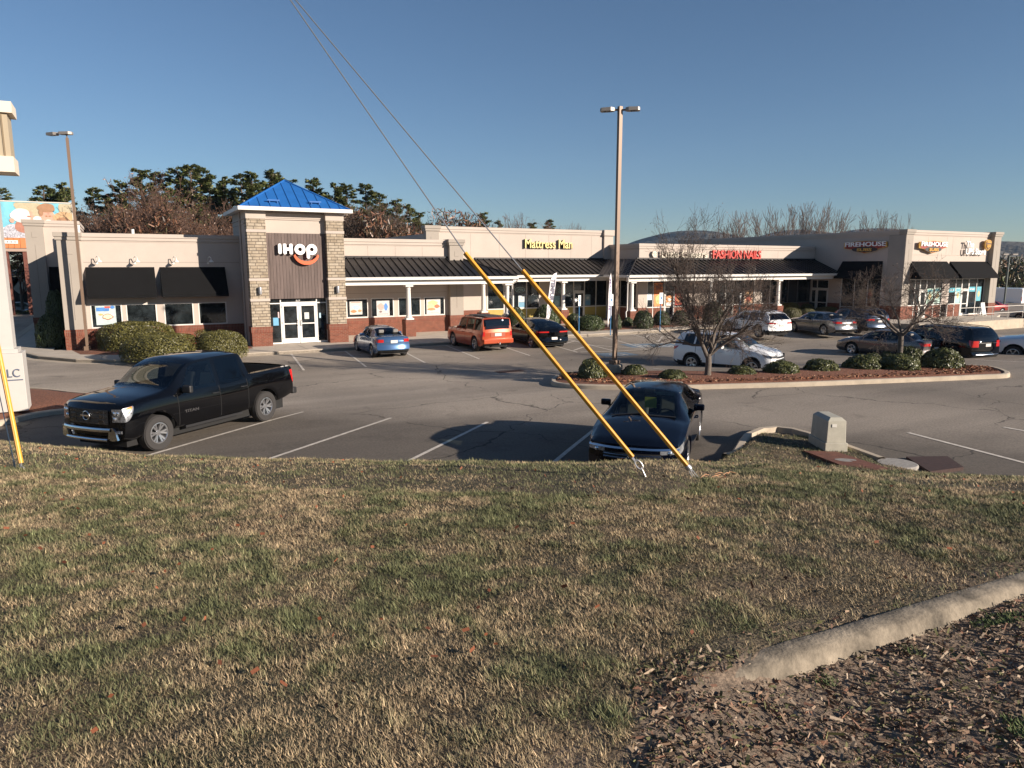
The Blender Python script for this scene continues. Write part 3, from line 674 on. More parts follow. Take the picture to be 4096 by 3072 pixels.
poster(-1.18, -.27, YL+.015, 1.2, 2.17, 'pale poster of a pie under a blue banner in the leftmost window', (.42, .5, .5), [(.36, .82, -.32, .1, BLc), (.66, .93, -.2, .05, (.6, .08, .05)), (.58, .42, .27, .15, RBn), (.58, .43, .23, .11, CRM), (.25, .55, .12, .05, TANc), (.85, .92, .12, .08, BLc)])
poster(12.19, 12.97, YE+.015, 1.25, 2.04, 'poster of breakfast dishes in the window right beside the tower', (.46, .45, .42), [(.5, .55, .3, .16, LBL), (.3, .25, .25, .11, (.5, .17, .06)), (.8, .28, .16, .09, (.55, .22, .1)), (.5, .93, -.38, .025, (.5, .2, .15))])
poster(13.88, 14.71, YE+.015, 1.12, 2.06, 'poster of a blue cup and pink doughnut, second window right of the tower', (.48, .46, .45), [(.33, .6, .28, .22, (.5, .3, .26)), (.72, .58, .15, .24, BLc), (.5, .12, -.4, .03, (.35, .3, .3)), (.3, .27, .12, .06, (.15, .1, .1))])
poster(17.18, 18.14, YE+.015, 1.12, 2.1, 'poster of filled pancakes in the window nearest the orange car', (.5, .49, .46), [(.45, .72, .36, .17, (.7, .5, .2)), (.3, .5, .26, .18, (.72, .55, .25)), (.75, .5, .2, .12, (.5, .12, .05)), (.35, .32, .3, .08, (.5, .2, .08)), (.5, .1, -.35, .015, (.3, .3, .3))])

# ---------------------------------------------------------------- mattress shop
MBd = thing('mattress_shop', 'cream mattress shop with a tall parapet, dark canopy roof and yellow window bases', 'building', (28, 48, 0))
YM = 47.1
holes = [(23.5, 27.95, .0, 3.3), (28.95, 34.2, 0, 3.3)]
wb = wall_with_holes(18.9, 34.5, 1.02, 6.5, YM, holes); wb.build('front_wall', STUC, MBd); brick_base(MBd, 19.6, 23.5, YM); brick_base(MBd, 27.95, 28.95, YM)
cornice(MBd, 19.2, 34.3, YM, 6.9, STUC); joints(MBd, (22.2, 24.5, 26.7, 28.7, 30.7, 32.6), YM, 4.75, 6.45)
pilaster(MBd, 18.75, 19.7, YM-.2, 6.92, d=.5)
s = MB(); s.box((33.7, YM-.18, 4.7), (34.55, YM-.003, 6.5)); s.build('pilaster', STUC, MBd); s = MB(); s.box((33.6, YM-.3, 6.5), (34.7, YM+.4, 6.94)); s.build('capital', STUC, MBd, bevel=.02)
s = MB(); s.box((19, YM+.303, 0), (19.3, 62, 6.4)); s.box((34.2, YM+.303, 0), (34.5, 62, 6.4)); s.box((19.3, 61.7, 0), (34.2, 62, 6.4)); s.box((19.3, YM+.31, 6.1), (34.2, 61.7, 6.2)); s.build('rear_walls', STUC, MBd)
YLW = mat('yellow_panel', (.36, .27, .06), .7, noise=(.1, .5))
def storefront(P, x0, x1, y, posts, doors=(), base=YLW, ztop=3.1, sill=1.02, fm=TRIM, xface=None):
    def T(a, c, z): return (a, c, z) if xface is None else (xface+(c-y), a, z)
    f = MB()
    for x in [x0]+list(posts)+[x1-.06]: f.box(T(x, y-.04, 0), T(x+.06, y+.08, ztop))
    f.box(T(x0+.06, y-.038, ztop-.06), T(x1-.06, y+.08, ztop))
    cur = x0+.06
    edges = sorted(list(posts)+[x1-.06])
    for e in edges:
        isd = any(abs(d-(cur-.06)) < .09 for d in doors)
        if isd:
            f.box(T(cur, y-.03, 2.17), T(e, y+.08, 2.27))
            d = MB()
            for (a, z0, c, z1) in ((cur+.01, .02, cur+.1, 2.15), (e-.1, .02, e-.01, 2.15), (cur+.1, .02, e-.1, .25), (cur+.1, 2.06, e-.1, 2.15), (cur+.1, .98, e-.1, 1.05)): d.box(T(a, y-.05, z0), T(c, y+.02, z1))
            dd = d.build('door', fm, P); g = MB(); g.box(T(cur+.09, y-.02, .24), T(e-.09, y-.01, 2.07)); g.build('pane', GLASS, dd)
            g = MB(); g.box(T(cur, y+.0, 2.27), T(e, y+.02, ztop-.06)); g.build('pane', GLASS, P)
        elif e-cur > .02:
            f.box(T(cur, y-.038, sill-.02), T(e, y+.08, sill+.05)); q = MB(); q.box(T(cur, y-.02, 0), T(e, y+.05, sill-.02)); q.build('base_panel', base, P)
            g = MB(); g.box(T(cur, y, sill+.05), T(e, y+.02, ztop-.06)); g.build('pane', GLASS, P)
        cur = e+.06
    f.build('shop_window_frame', fm, P)
    q = MB(); q.box(T(x0, y-.03, ztop+.003), T(x1, y+.25, 3.35)); q.build('head_panel', STUC, P)
storefront(MBd, 23.5, 27.95, YM+.05, (24.86, 25.66, 26.78), doors=(24.86,))
storefront(MBd, 28.95, 34.2, YM+.05, (30.98, 32.0, 33.1), doors=(30.98,))
canopy(MBd, 22.5, 34.05, YM-.003, 44.2, seam=.46)
for x in (28.5, 22.0): column(MBd, x, 44.7)
SG = thing('mattress_shop_sign', 'yellow Mattress Man letters with dark sides on the tall cream parapet', 'sign', (28, YM-.15, 5.7))
text('letters', 'Mattress Man', .7, YLT, (26.5, YM-.2, 5.5), FRONT, ext=.02, off=.008, parent=SG, width=4.15, height=.66)
text('letter_shade', 'Mattress Man', .7, SIGNBR, (26.53, YM-.10, 5.48), FRONT, ext=.05, off=.012, parent=SG, width=4.2, height=.68)
OPENM = mat('neon_glass', (.35, .5, .48), .4)
for x, z, lb in ((25.82, 2.43, 'oval OPEN sign in the window left of the white feather flag'), (29.55, 2.3, 'oval OPEN sign in the window right of the white feather flag')):
    t = thing('open_sign', lb, 'sign', (x+.4, YM-.02, z)); shape2d('oval_tube', [circ(x+.4, z, .42, 30, .2), circ(x+.4, z, .39, 30, .17)], OPENM, (0, YM, 0), FRONT, .01, t)
    text('letters', 'OPEN', .2, OPENM, (x+.12, YM, z-.08), FRONT, ext=.01, off=.004, parent=t, height=.16, width=.55)
poster(26.1, 26.7, YM+.02, 1.08, 1.98, 'grey and blue poster low in the mattress shop window under the OPEN sign', (.45, .5, .5), [(.5, .25, -.45, .2, (.1, .25, .36)), (.5, .75, .2, .12, (.55, .5, .38)), (.5, .48, -.4, .03, (.2, .25, .3))])
poster(32.1, 32.6, YM+.02, 1.1, 1.95, 'blue poster in the mattress shop window right of its second door', (.2, .28, .3), [(.5, .25, -.45, .2, (.08, .2, .3)), (.5, .7, .25, .12, (.45, .45, .4))])
poster(29.2, 29.75, YM+.02, 1.1, 1.9, 'pale blue poster in the mattress shop window left of its second door', (.18, .3, .32), [(.5, .35, .3, .25, (.3, .42, .42))])

# ---------------------------------------------------------------- nail salon row
NB = thing('salon_row_building', 'low cream shop row with a dark ribbed canopy roof behind the bare tree', 'building', (44, 44, 0))
YF = 43.3; XF0, XF1 = 34.3, 53.55
holes = [(35.15, 38.85, 0, 3.3), (42.25, 46.5, 0, 3.3), (47.3, 49.2, 0, 3.3), (49.7, 53.3, 0, 3.3)]
wb = wall_with_holes(XF0, XF1, 1.02, 5.45, YF, holes); wb.build('front_wall', STUC, NB); 
for a, c in ((34.3, 35.15), (38.85, 42.25), (46.5, 47.3), (49.2, 49.7)): brick_base(NB, a, c, YF)
s = MB(); s.box((XF0-.0, YF+.303, 4.6), (XF0+.3, YM-.003, 5.45)); s.box((XF0, YF+.303, 3.2), (XF0+.3, YM-.003, 4.6)); s.build('return_wall', STUC, NB)
storefront(NB, 43.4, 46.6, 34.3, (44.4, 45.5), base=BRICK, fm=TRIM, xface=34.3+.02, ztop=3.1)
cornice(NB, XF0, XF1-.2, YF, 5.82, STUC)
c_ = MB(); c_.box((XF0-.12, YF+.47, 5.62), (XF0+.35, YM-.01, 5.815)); c_.box((XF0-.07, YF+.47, 5.46), (XF0+.35, YM-.01, 5.617)); c_.build('cornice', STUC, NB)
s = MB(); s.box((XF0+.3, YF+.31, 5.2), (54, 61, 5.3)); s.box((XF0, 61, 0), (67, 61.3, 5.3)); s.build('flat_roof', MATS['roof_membrane'], NB)
storefront(NB, 35.15, 38.85, YF+.05, (35.72, 36.84, 37.8), doors=(36.84,), base=BRICK)
storefront(NB, 42.25, 46.5, YF+.05, (43.15, 44.12, 45.3), doors=(43.15,), base=BRICK)
storefront(NB, 47.3, 49.2, YF+.05, (48.3,), base=BRICK); storefront(NB, 49.7, 53.3, YF+.05, (50.5, 51.65,), base=BRICK, fm=GLASSF)
canopy(NB, 31.2, XF1-.0, YF-.003, 40.45, left='hip', seam=.46); 
# valley piece linking the two canopies on the left
column(NB, 31.9, 41.0); column(NB, 39.3, 40.95); column(NB, 46.6, 40.95)
s = MB(); s.tube([(31.1, 40.4, 3.4), (31.2, 40.5, 3.1), (31.45, 40.9, 2.95), (31.45, 40.9, 1.05), (31.2, 40.7, .95), (31.2, 40.6, .1)], .045, 8); s.build('downpipe', TRIM, NB, smooth=50)
s = MB(); s.box((31.2, 43.31, 3.36), (34.2, 44.2, 3.42)); s.build('soffit_link', TRIM, NB)
s = MB(); d_ = YM-.1-40.45; s.add([(31.2, 40.45, 3.5), (34.1, 43.35, 4.68), (34.1, 46.95, 4.68), (31.25, 44.1, 3.5)], [(0, 1, 2, 3), (3, 2, 1, 0)])
for k in range(9):
    t = k/8.0; s.tube([(31.22, 40.5+3.55*t, 3.52), (34.08, 43.35+3.55*t, 4.70)], .028, 4)
s.build('side_canopy_roof', mat('weathered_metal_roof', (.11, .10, .095), .5, metal=.3), NB)
joints(NB, (35.6, 37.4, 39.2, 41, 43, 45, 47, 49), YF, 4.75, 5.4)
SG = thing('nail_salon_sign', 'red FASHION NAILS letters on the low parapet behind the bare tree', 'sign', (44, YF-.15, 5))
text('letters', 'FASHION NAILS', .7, RED, (41.4, YF-.2, 4.75), FRONT, ext=.07, off=.012, parent=SG, width=5.3, height=.68)
b = MB(); b.box((41.4, YF-.1, 4.85), (46.7, YF, 4.9)); b.build('sign_rail', SIGNBR, SG)
SG = thing('takeaway_sign', 'cream Little Caesars letters half hidden by the bare tree crown', 'sign', (38, YF-.15, 5))
CREAML = mat('cream_letter', (.55, .50, .40), .5)
text('letters', 'Little Caesars', .7, CREAML, (36.2, YF-.2, 4.8), FRONT, ext=.06, off=.012, parent=SG, width=4.6, height=.52)
b = MB(); b.box((36.2, YF-.13, 4.9), (40.8, YF, 4.94)); b.build('sign_rail', SIGNBR, SG)
b = MB(); b.lathe([(0, 0), (.24, 0), (.24, .1), (0, .1)], 18, M=Matrix.Translation((35.6, YF-.12, 5.05)) @ Matrix.Rotation(R(90), 4, 'X')); b.build('roundel', CREAML, SG)
ORP = (.62, .2, .05)
poster(35.85, 36.7, YF+.03, 1.1, 2.9, 'tall orange poster in the takeaway window left of its door', ORP, [(.5, .3, .3, .2, (.7, .42, .15)), (.5, .8, -.3, .1, (.3, .1, .04))])
poster(37.95, 38.7, YF+.03, 1.15, 2.6, 'red poster in the takeaway window right of its door', (.5, .07, .04), [(.45, .35, .28, .22, (.6, .22, .08))])
poster(37.0, 37.65, YF-.04, 1.1, 1.9, 'orange and white poster on the takeaway door', (.6, .25, .08), [(.5, .2, -.45, .16, (.65, .63, .6)), (.5, .62, .3, .15, (.6, .55, .5))])
poster(35.2, 35.65, YF+.03, 1.6, 2.1, 'pale notice in the narrow window at the left end of the takeaway', (.55, .62, .66), [(.5, .5, -.3, .1, (.4, .48, .55))])
poster(45.4, 46.35, YF+.03, 1.1, 2.2, 'red and orange food poster in the salon row window right of its door', (.5, .3, .18), [(.5, .35, .35, .25, (.6, .12, .06)), (.5, .75, .3, .15, (.6, .35, .15))])

# ---------------------------------------------------------------- corner shops at the right end
FB = thing('corner_shop_building', 'tall cream corner building with sub shop and parcel shop signs and black awnings', 'building', (60, 40, 0))
XS = 53.6; YH = 35.1
holes = [(54.5, 59.0, 0, 3.2), (59.85, 65.0, 0, 3.2)]
wb = wall_with_holes(XS, 65.9, 1.02, 6.5, YH, holes); wb.build('front_wall', STUC, FB)
q = MB(); q.box((XS, YH+.303, 1.02), (XS+.3, 36.8, 6.5)); q.box((XS, 36.8, 3.2), (XS+.3, 40.5, 6.5)); q.box((XS, 40.5, 1.02), (XS+.3, 41.7, 6.5)); q.box((XS, 41.7, 2.98), (XS+.3, 44.0, 6.5)); q.box((XS, 44, 0), (XS+.3, 61, 6.5)); q.box((65.6, YH+.303, 0), (65.9, 61, 6.5)); q.box((XS+.3, YH+.31, 6.1), (65.6, 61, 6.2)); q.box((XS+.3, 60.7, 0), (65.6, 61, 6.5)); q.build('side_wall', STUC, FB)
for ya, yb2 in ((YH+.303, 36.8), (40.5, 41.7)):
    q = MB(); q.box((XS-.03, ya, -.1), (XS+.3, yb2, .7)); k_ = q.build('brick_base', BRICK, FB); q = MB(); q.box((XS-.045, ya, .703), (XS+.3, yb2, 1.017)); q.build('brick_band', SOLD, k_)
cornice(FB, XS, 65.8, YH, 6.9, STUC)
c_ = MB(); c_.box((XS-.12, YH+.47, 6.7), (XS+.35, 61, 6.895)); c_.box((XS-.07, YH+.47, 6.54), (XS+.35, 61, 6.697)); c_.box((XS-.02, YH+.47, 6.47), (XS+.35, 61, 6.537)); c_.build('cornice', STUC, FB)
pilaster(FB, XS-.1, 54.4, YH-.12, 6.92, d=.4)
b = MB(); b.box((XS-.12, YH-.1, 1.02), (XS-.003, YH+1.3, 6.5)); b.build('pilaster', STUT, FB)
pilaster(FB, 65.0, 66.0, YH-.42, 6.94, d=1.2)
b = MB(); b.box((54.42, YH-.03, 5.0), (65.0, YH-.003, 5.03)); b.box((XS-.006, 37, 4.56), (XS-.002, 44, 4.6)); b.build('wall_band', STUC, FB)
joints(FB, (56.5, 59.0, 59.8, 62.2), YH, 5.05, 6.45)
# front shop windows
storefront(FB, 54.5, 56.0, YH+.05, (55.3,), base=BRICK, ztop=3.1); storefront(FB, 56.0, 56.86, YH+.05, (), doors=(56.0,), ztop=3.1); storefront(FB, 56.86, 59.0, YH+.05, (57.9,), base=BRICK, ztop=3.1)
storefront(FB, 59.85, 61.7, YH+.05, (60.8,), base=BRICK, ztop=3.1); storefront(FB, 61.7, 62.7, YH+.05, (), doors=(61.7,), ztop=3.1); storefront(FB, 62.7, 65.0, YH+.05, (63.8,), base=BRICK, sill=.12, ztop=3.1)
storefront(FB, 36.8, 40.5, XS, (38.0, 39.2), base=BRICK, xface=XS+.05, ztop=3.15, sill=.75)
storefront(FB, 41.7, 44.0, XS, (42.85,), doors=(41.7, 42.85), xface=XS+.05, ztop=2.98)
awning(FB, 36.85, 40.5, XS, 4.53, XS-1.0, 3.25, along='y'); awning(FB, 54.3, 59.22, YH, 4.5, YH-1.1, 3.27); awning(FB, 59.63, 65.0, YH, 4.5, YH-1.1, 3.27)
GLD = mat('gold_edge', (.6, .33, .06), .4); DRED = mat('dark_red_panel', (.24, .02, .012), .5); BLKP = mat('black_panel', (.02, .015, .015), .5)
def subs_sign(label, loc, rot, W, H):
    t = thing('sub_shop_sign', label, 'sign', loc); 
    def S(pts, s=1.0, dz=0): return [(p[0]*W/2*s, p[1]*H/2*s+dz) for p in pts]
    out = [(-1, .75), (-.4, .92), (0, 1), (.4, .92), (1, .75), (1.0, -.05), (.62, -.35), (.5, -.6), (0, -1), (-.5, -.6), (-.62, -.35), (-1, -.2)]
    n = Vector((0, -1, 0)) if rot == FRONT else Vector((-1, 0, 0)); L0 = Vector(loc)
    shape2d('gold_border', [S(out)], GLD, L0, rot, .05, t); shape2d('red_panel', [S(out, .93)], DRED, L0+n*.02, rot, .05, t)
    shape2d('black_oval', [[(W*.3*math.cos(a), -H*.19+H*.22*math.sin(a)) for a in np.linspace(0, 2*math.pi, 25)[:-1]]], BLKP, L0+n*.045, rot, .03, t)
    al = Vector((1, 0, 0)) if rot == FRONT else Vector((0, -1, 0))
    text('top_word', 'FIREHOUSE', .5, WHT, L0-al*W*.475+Vector((0, 0, H*.06))+n*.1, rot, ext=.03, off=.010, parent=t, width=W*.95, height=H*.36)
    text('lower_word', 'SUBS', .4, GLD, L0-al*W*.17+Vector((0, 0, -H*.32))+n*.1, rot, ext=.03, off=.012, parent=t, width=W*.34, height=H*.24)
subs_sign('red and gold FIREHOUSE SUBS sign on the shaded side wall', (XS-.1, 38.45, 5.66), SIDE, 3.85, 1.0)
subs_sign('red and gold FIREHOUSE SUBS sign on the sunlit front wall', (56.75, YH-.25, 5.62), FRONT, 3.6, .98)
SG = thing('parcel_shop_sign', 'white The UPS Store letters on the sunlit corner building front', 'sign', (62.3, YH-.2, 5.6))
text('first_word', 'The', .6, WHT, (61.15, YH-.3, 5.66), FRONT, ext=.05, off=.010, parent=SG, width=1.05, height=.5)
text('lower_words', 'UPS Store', .6, WHT, (61.15, YH-.3, 5.08), FRONT, ext=.05, off=.010, parent=SG, width=2.8, height=.5)
sh = [(-.42, .34), (-.2, .42), (0, .45), (.2, .42), (.42, .34), (.42, -.05), (.3, -.28), (0, -.45), (-.3, -.28), (-.42, -.05)]
SHB = mat('brown_panel', (.13, .055, .02), .5)
t = thing('shield_sign', 'gold and brown UPS shield at the right of the parcel shop lettering', 'sign', (64.25, YH-.3, 5.85))
shape2d('shield_edge', [sh], GLD, (64.25, YH-.3, 5.85), FRONT, .06, t); shape2d('shield_face', [[(a*.86, c*.86) for a, c in sh]], SHB, (64.25, YH-.33, 5.85), FRONT, .05, t)
shape2d('shield_curve', [[(-.34, .24), (-.1, .33), (.36, .26), (.36, .17), (0, .2)]], GLD, (64.25, YH-.39, 5.85), FRONT, .01, t)
text('letters', 'ups', .4, GLD, (63.98, YH-.4, 5.68), FRONT, ext=.02, off=.012, parent=t, width=.54, height=.36)
BLUP = (.06, .33, .42)
for i, (a, c, z0, z1, lb, col) in enumerate(((57.0, 57.8, 1.1, 2.35, 'greenish menu poster in the sub shop window nearest its door', (.36, .5, .42)), (58.0, 58.8, 1.15, 2.4, 'greenish menu poster in the sub shop window beside the blank pier', (.38, .52, .46)), (59.95, 60.75, 2.0, 2.35, 'blue banner across the first parcel shop window', BLUP), (60.9, 61.6, 1.1, 2.35, 'pale blue poster left of the parcel shop door', (.3, .5, .5)), (62.8, 63.7, 2.0, 2.4, 'blue banner in the window right of the parcel shop door', BLUP), (63.95, 64.6, 1.2, 2.4, 'blue and brown poster in the last parcel shop window', (.1, .35, .42)))):
    poster(a, c, YH+.03, z0, z1, lb, col, [(.5, .5, .25, .2, (.5, .4, .2)), (.5, .85, -.4, .06, BLUP)] if z1-z0 > .5 else [(.5, .5, -.35, .15, (.5, .62, .66))])

# ================================================================== GRASS BANK
# profiles: column (lateral tangent from the picture centre, as a bearing fan round the viewer) -> (distance, height)
BANK = [(-2600, [(.8, 2.55), (3, 2.45), (6, 2.1), (10, 1.6), (14, 1.0), (18, .2), (20, -.3)]),
 (0, [(.8, 2.6), (3, 2.45), (6, 2.05), (9.5, 1.62), (13, 1.04), (15.6, .35), (17.5, -.2)]),
 (600, [(.8, 2.6), (3, 2.42), (6, 2.08), (9, 1.68), (11.5, 1.18), (13.3, .45), (14.6, -.2)]),
 (1200, [(.8, 2.6), (3, 2.4), (6, 2.12), (8.5, 1.80), (10.5, 1.39), (12.2, .6), (13.4, -.2)]),
 (2048, [(.8, 2.6), (3, 2.38), (6, 2.18), (8, 1.93), (9.5, 1.62), (11, .9), (12.4, -.1)]),
 (2700, [(.8, 2.6), (3, 2.36), (6, 2.18), (8, 1.96), (9.4, 1.66), (10.6, .95), (11.9, -.1)]),
 (3050, [(.8, 2.6), (3, 2.34), (6, 2.16), (8, 1.9), (10, 1.50), (12, .85), (14.2, .28), (17.2, .24), (17.8, .0)]),
 (3300, [(.8, 2.6), (3, 2.32), (6, 2.16), (8, 1.84), (10, 1.33), (12.5, .62), (14.2, .27), (16.9, .2), (17.6, .0)]),
 (3500, [(.8, 2.6), (3, 2.3), (6, 2.15), (8, 1.8), (10, 1.27), (12.3, .62), (13.9, .26), (15.0, .2), (15.6, -.05)]),
 (3750, [(.8, 2.6), (3, 2.3), (6, 2.13), (8, 1.78), (10, 1.24), (12, .70), (13.4, .24), (14.0, .0)]),
 (4096, [(.8, 2.6), (3, 2.3), (6, 2.1), (8, 1.76), (10, 1.2), (12, .66), (13.3, .22), (14.0, .0)]),
 (6600, [(.8, 2.6), (3, 2.3), (6, 2.1), (8, 1.8), (10, 1.2), (12, .66), (13.3, .22), (14.0, .0)])]
def _pro(col, t):
    """column profile at fraction t of its length: (distance, height), softened"""
    d = np.array([p[0] for p in col]); z = np.array([p[1] for p in col]); L = d[0]+(d[-1]-d[0])*t
    a = np.interp(L, d, z); b_ = np.interp(np.clip(L-.5, d[0], d[-1]), d, z); c = np.interp(np.clip(L+.5, d[0], d[-1]), d, z)
    return L, (2*a+b_+c)/4
def bank_pt(u, t):
    """u: lateral tangent; t in 0..1 from the near edge to the toe. arrays allowed"""
    u = np.asarray(u, float); t = np.asarray(t, float)
    us = np.array([(c[0]-PX0)/FPX for c in BANK]); i = np.clip(np.searchsorted(us, u)-1, 0, len(us)-2)
    w = (u-us[i])/(us[i+1]-us[i]); w = w*w*(3-2*w) if False else w
    D = np.zeros_like(u+t); Z = np.zeros_like(u+t)
    for k in range(len(us)-1):
        m = (i == k)
        if not np.any(m): continue
        d0, z0 = _pro(BANK[k][1], t if t.shape == () else t[m]); d1, z1 = _pro(BANK[k+1][1], t if t.shape == () else t[m])
        D[m] = d0*(1-w[m])+d1*w[m]; Z[m] = z0*(1-w[m])+z1*w[m]
    v = (FW[2]+u*RV[2]-(Z-HC)/D)/UV[2]
    P = CAM[None, :]+D[:, None]*(FW[None, :]+u[:, None]*RV[None, :]-v[:, None]*UV[None, :])
    P[:, 2] += .018*np.sin(P[:, 0]*2.1+1)*np.cos(P[:, 1]*1.7)+.012*np.sin(P[:, 0]*5.3)*np.sin(P[:, 1]*4.7+2)
    return P
# concrete driveway kerb crossing the near right corner, mulch strip beyond it
KU = [((2600-PX0)/FPX, 3.02), ((2960-PX0)/FPX, 3.42), ((3300-PX0)/FPX, 3.72), ((3700-PX0)/FPX, 4.15), ((4096-PX0)/FPX, 4.62), ((4700-PX0)/FPX, 5.5), ((5600-PX0)/FPX, 7.2)]
us = np.linspace((-2600-PX0)/FPX, (6600-PX0)/FPX, 330); ts = np.linspace(0, 1, 120)
U, T_ = np.meshgrid(us, ts, indexing='ij'); PB = bank_pt(U.ravel(), T_.ravel())
# which side of the driveway kerb a point is on: signed distance (positive = grass side)
def kerb_line():
    P = []
    for u, d in KU:
        tt = np.linspace(0, .6, 300); q = bank_pt(np.full(300, u), tt); dd = (q-CAM) @ FW; j = int(np.argmin(abs(dd-d))); P.append(q[j])
    return np.array(P)
KL = kerb_line()
KD = np.array([[np.interp(s_, range(len(KL)), KL[:, k]) for k in range(3)] for s_ in np.linspace(0, len(KL)-1, 60)])
def side_dist(P):
    """distance past the kerb line towards the mulch (negative on the grass)"""
    out = np.full(len(P), -9.0)
    A = KD[:-1, :2]; B = KD[1:, :2]; T = B-A; Ls = np.linalg.norm(T, axis=1); Tn = T/Ls[:, None]; N = np.stack([Tn[:, 1], -Tn[:, 0]], 1)
    best = np.full(len(P), 1e9)
    for a, t, n, l in zip(A, Tn, N, Ls):
        r = P[:, :2]-a; s_ = r @ t; e = r @ n; o_ = np.hypot(np.maximum(0, np.maximum(-s_, s_-l)), e); m = o_ < best; best[m] = o_[m]; out[m] = e[m]
    return out
def bank_material():
    m = bpy.data.materials.new('turf_soil'); m.use_nodes = True; nt = m.node_tree; n = nt.nodes; l = nt.links; b = n['Principled BSDF']; b.inputs['Roughness'].default_value = .95
    tc = n.new('ShaderNodeTexCoord'); a = n.new('ShaderNodeTexNoise'); a.inputs['Scale'].default_value = 1.1; a.inputs['Detail'].default_value = 7; l.new(tc.outputs['Object'], a.inputs[0])
    r = n.new('ShaderNodeValToRGB'); e = r.color_ramp.elements; e[0].position = .36; e[0].color = (.075, .068, .036, 1); e[1].position = .62; e[1].color = (.14, .10, .062, 1); l.new(a.outputs[0], r.inputs[0])
    f = n.new('ShaderNodeTexNoise'); f.inputs['Scale'].default_value = 45; f.inputs['Detail'].default_value = 5; l.new(tc.outputs['Object'], f.inputs[0])
    mx = n.new('ShaderNodeMix'); mx.data_type = 'RGBA'; mx.blend_type = 'MULTIPLY'; mx.inputs[0].default_value = 1
    q = n.new('ShaderNodeMapRange'); q.inputs['From Min'].default_value = .3; q.inputs['From Max'].default_value = .7; q.inputs['To Min'].default_value = .3; q.inputs['To Max'].default_value = 1.35
    l.new(f.outputs[0], q.inputs[0]); l.new(r.outputs[0], mx.inputs[6]); l.new(q.outputs[0], mx.inputs[7]); l.new(mx.outputs[2], b.inputs['Base Color'])
    bp = n.new('ShaderNodeBump'); bp.inputs['Strength'].default_value = 1; bp.inputs['Distance'].default_value = .03; l.new(f.outputs[0], bp.inputs['Height']); l.new(bp.outputs[0], b.inputs['Normal'])
    return m
TURF = bank_material()
def latu(P): v = P-CAM; return (v @ RV)/(v @ FW)
def fadeu(P): return np.clip((latu(P)-.20)/.18, 0, 1)
sd = side_dist(PB); PB2 = PB.copy(); PB2[:, 2] -= .075*np.clip((sd-.02)/.1, 0, 1)*fadeu(PB)
nu, nt_ = len(us), len(ts); q = MB(); q.v = [tuple(p) for p in PB2]
for i in range(nu-1):
    for j in range(nt_-1):
        a = i*nt_+j; q.f.append((a, a+nt_, a+nt_+1, a+1))
ctr = [sd[f[0]] > .06 for f in q.f]; q.mi = [1 if c else 0 for c in ctr]
bk = q.build('grass_bank', [TURF, mat('leaf_litter_soil', (.17, .125, .088), .95, noise=(.6, .04), bump=(1, .04))], smooth=True); structure(bk)
# rolled kerb
rows = []
for i, p in enumerate(KD):
    t = KD[min(i+1, 59)]-KD[max(i-1, 0)]; t[2] = 0; t /= np.linalg.norm(t); n_ = np.array([t[1], -t[0], 0]); sink = -.055*(1-float(fadeu(p[None])[0]))-.004
    rows.append([tuple(p+n_*w_+np.array([0, 0, h_+sink+.003*math.sin(i*.9)*(w_ > 0)])) for w_, h_ in ((-.03, -.08), (-.02, .0), (.0, .010), (.085, .006), (.11, -.008), (.145, -.07), (.155, -.17))])
q = MB(); q.grid(rows, flip=False); structure(q.build('driveway_kerb', mat('weathered_kerb', (.185, .155, .115), .95, noise=(.65, .16), bump=(.6, .02)), smooth=True, recalc=False))

def quads_mesh(name, C, A, B, cols, m, tri=False):
    """many small faces: centres C, half axes A,B (n,3), one colour per face"""
    n = len(C)
    if tri: V = np.stack([C-B, C+B, C+A], 1).reshape(-1, 3); k = 3
    else: V = np.stack([C-A-B, C+A-B, C+A+B, C-A+B], 1).reshape(-1, 3); k = 4
    me = bpy.data.meshes.new(name); me.vertices.add(len(V)); me.vertices.foreach_set('co', V.astype(np.float32).ravel())
    me.loops.add(n*k); me.loops.foreach_set('vertex_index', np.arange(n*k, dtype=np.int32)); me.polygons.add(n)
    me.polygons.foreach_set('loop_start', np.arange(0, n*k, k, dtype=np.int32))
    me.update(calc_edges=True); me.materials.append(m)
    at = me.color_attributes.new('Col', 'FLOAT_COLOR', 'CORNER'); c4 = np.concatenate([cols, np.ones((n, 1))], 1); at.data.foreach_set('color', np.repeat(c4, k, axis=0).astype(np.float32).ravel())
    return me
def vnoise(P, s, seed=0):
    """cheap smooth 2D value noise in 0..1"""
    x = P[:, 0]/s+seed*17.3; y = P[:, 1]/s+seed*9.1; xi = np.floor(x).astype(int); yi = np.floor(y).astype(int); fx = x-xi; fy = y-yi; fx = fx*fx*(3-2*fx); fy = fy*fy*(3-2*fy)
    def h(a, b_): v = np.sin(a*127.1+b_*311.7+seed)*43758.5453; return v-np.floor(v)
    return (h(xi, yi)*(1-fx)+h(xi+1, yi)*fx)*(1-fy)+(h(xi, yi+1)*(1-fx)+h(xi+1, yi+1)*fx)*fy
NG = 1500000
r_ = RNG.random(NG); u_ = ((-900-PX0)+(6200+900)*np.where(RNG.random(NG) < .25, RNG.random(NG), .10+.65*RNG.random(NG)))/FPX
tt = np.where(RNG.random(NG) < .62, .08+.42*r_, .08+.92*r_)
GP = bank_pt(u_, tt); sdg = side_dist(GP); keep = (sdg < -.02+.05*RNG.random(NG)) | (latu(GP) < .15+.05*RNG.random(NG)-.08*(sdg > .5)*0); keep &= ~((sdg > -.16) & (latu(GP) > .17) & (RNG.random(NG) < .75)); GP = GP[keep]; dist = np.linalg.norm(GP-CAM, axis=1)
gn = .26*vnoise(GP, 1.4, 1)+.34*vnoise(GP, .45, 2)+.40*vnoise(GP, .13, 3)
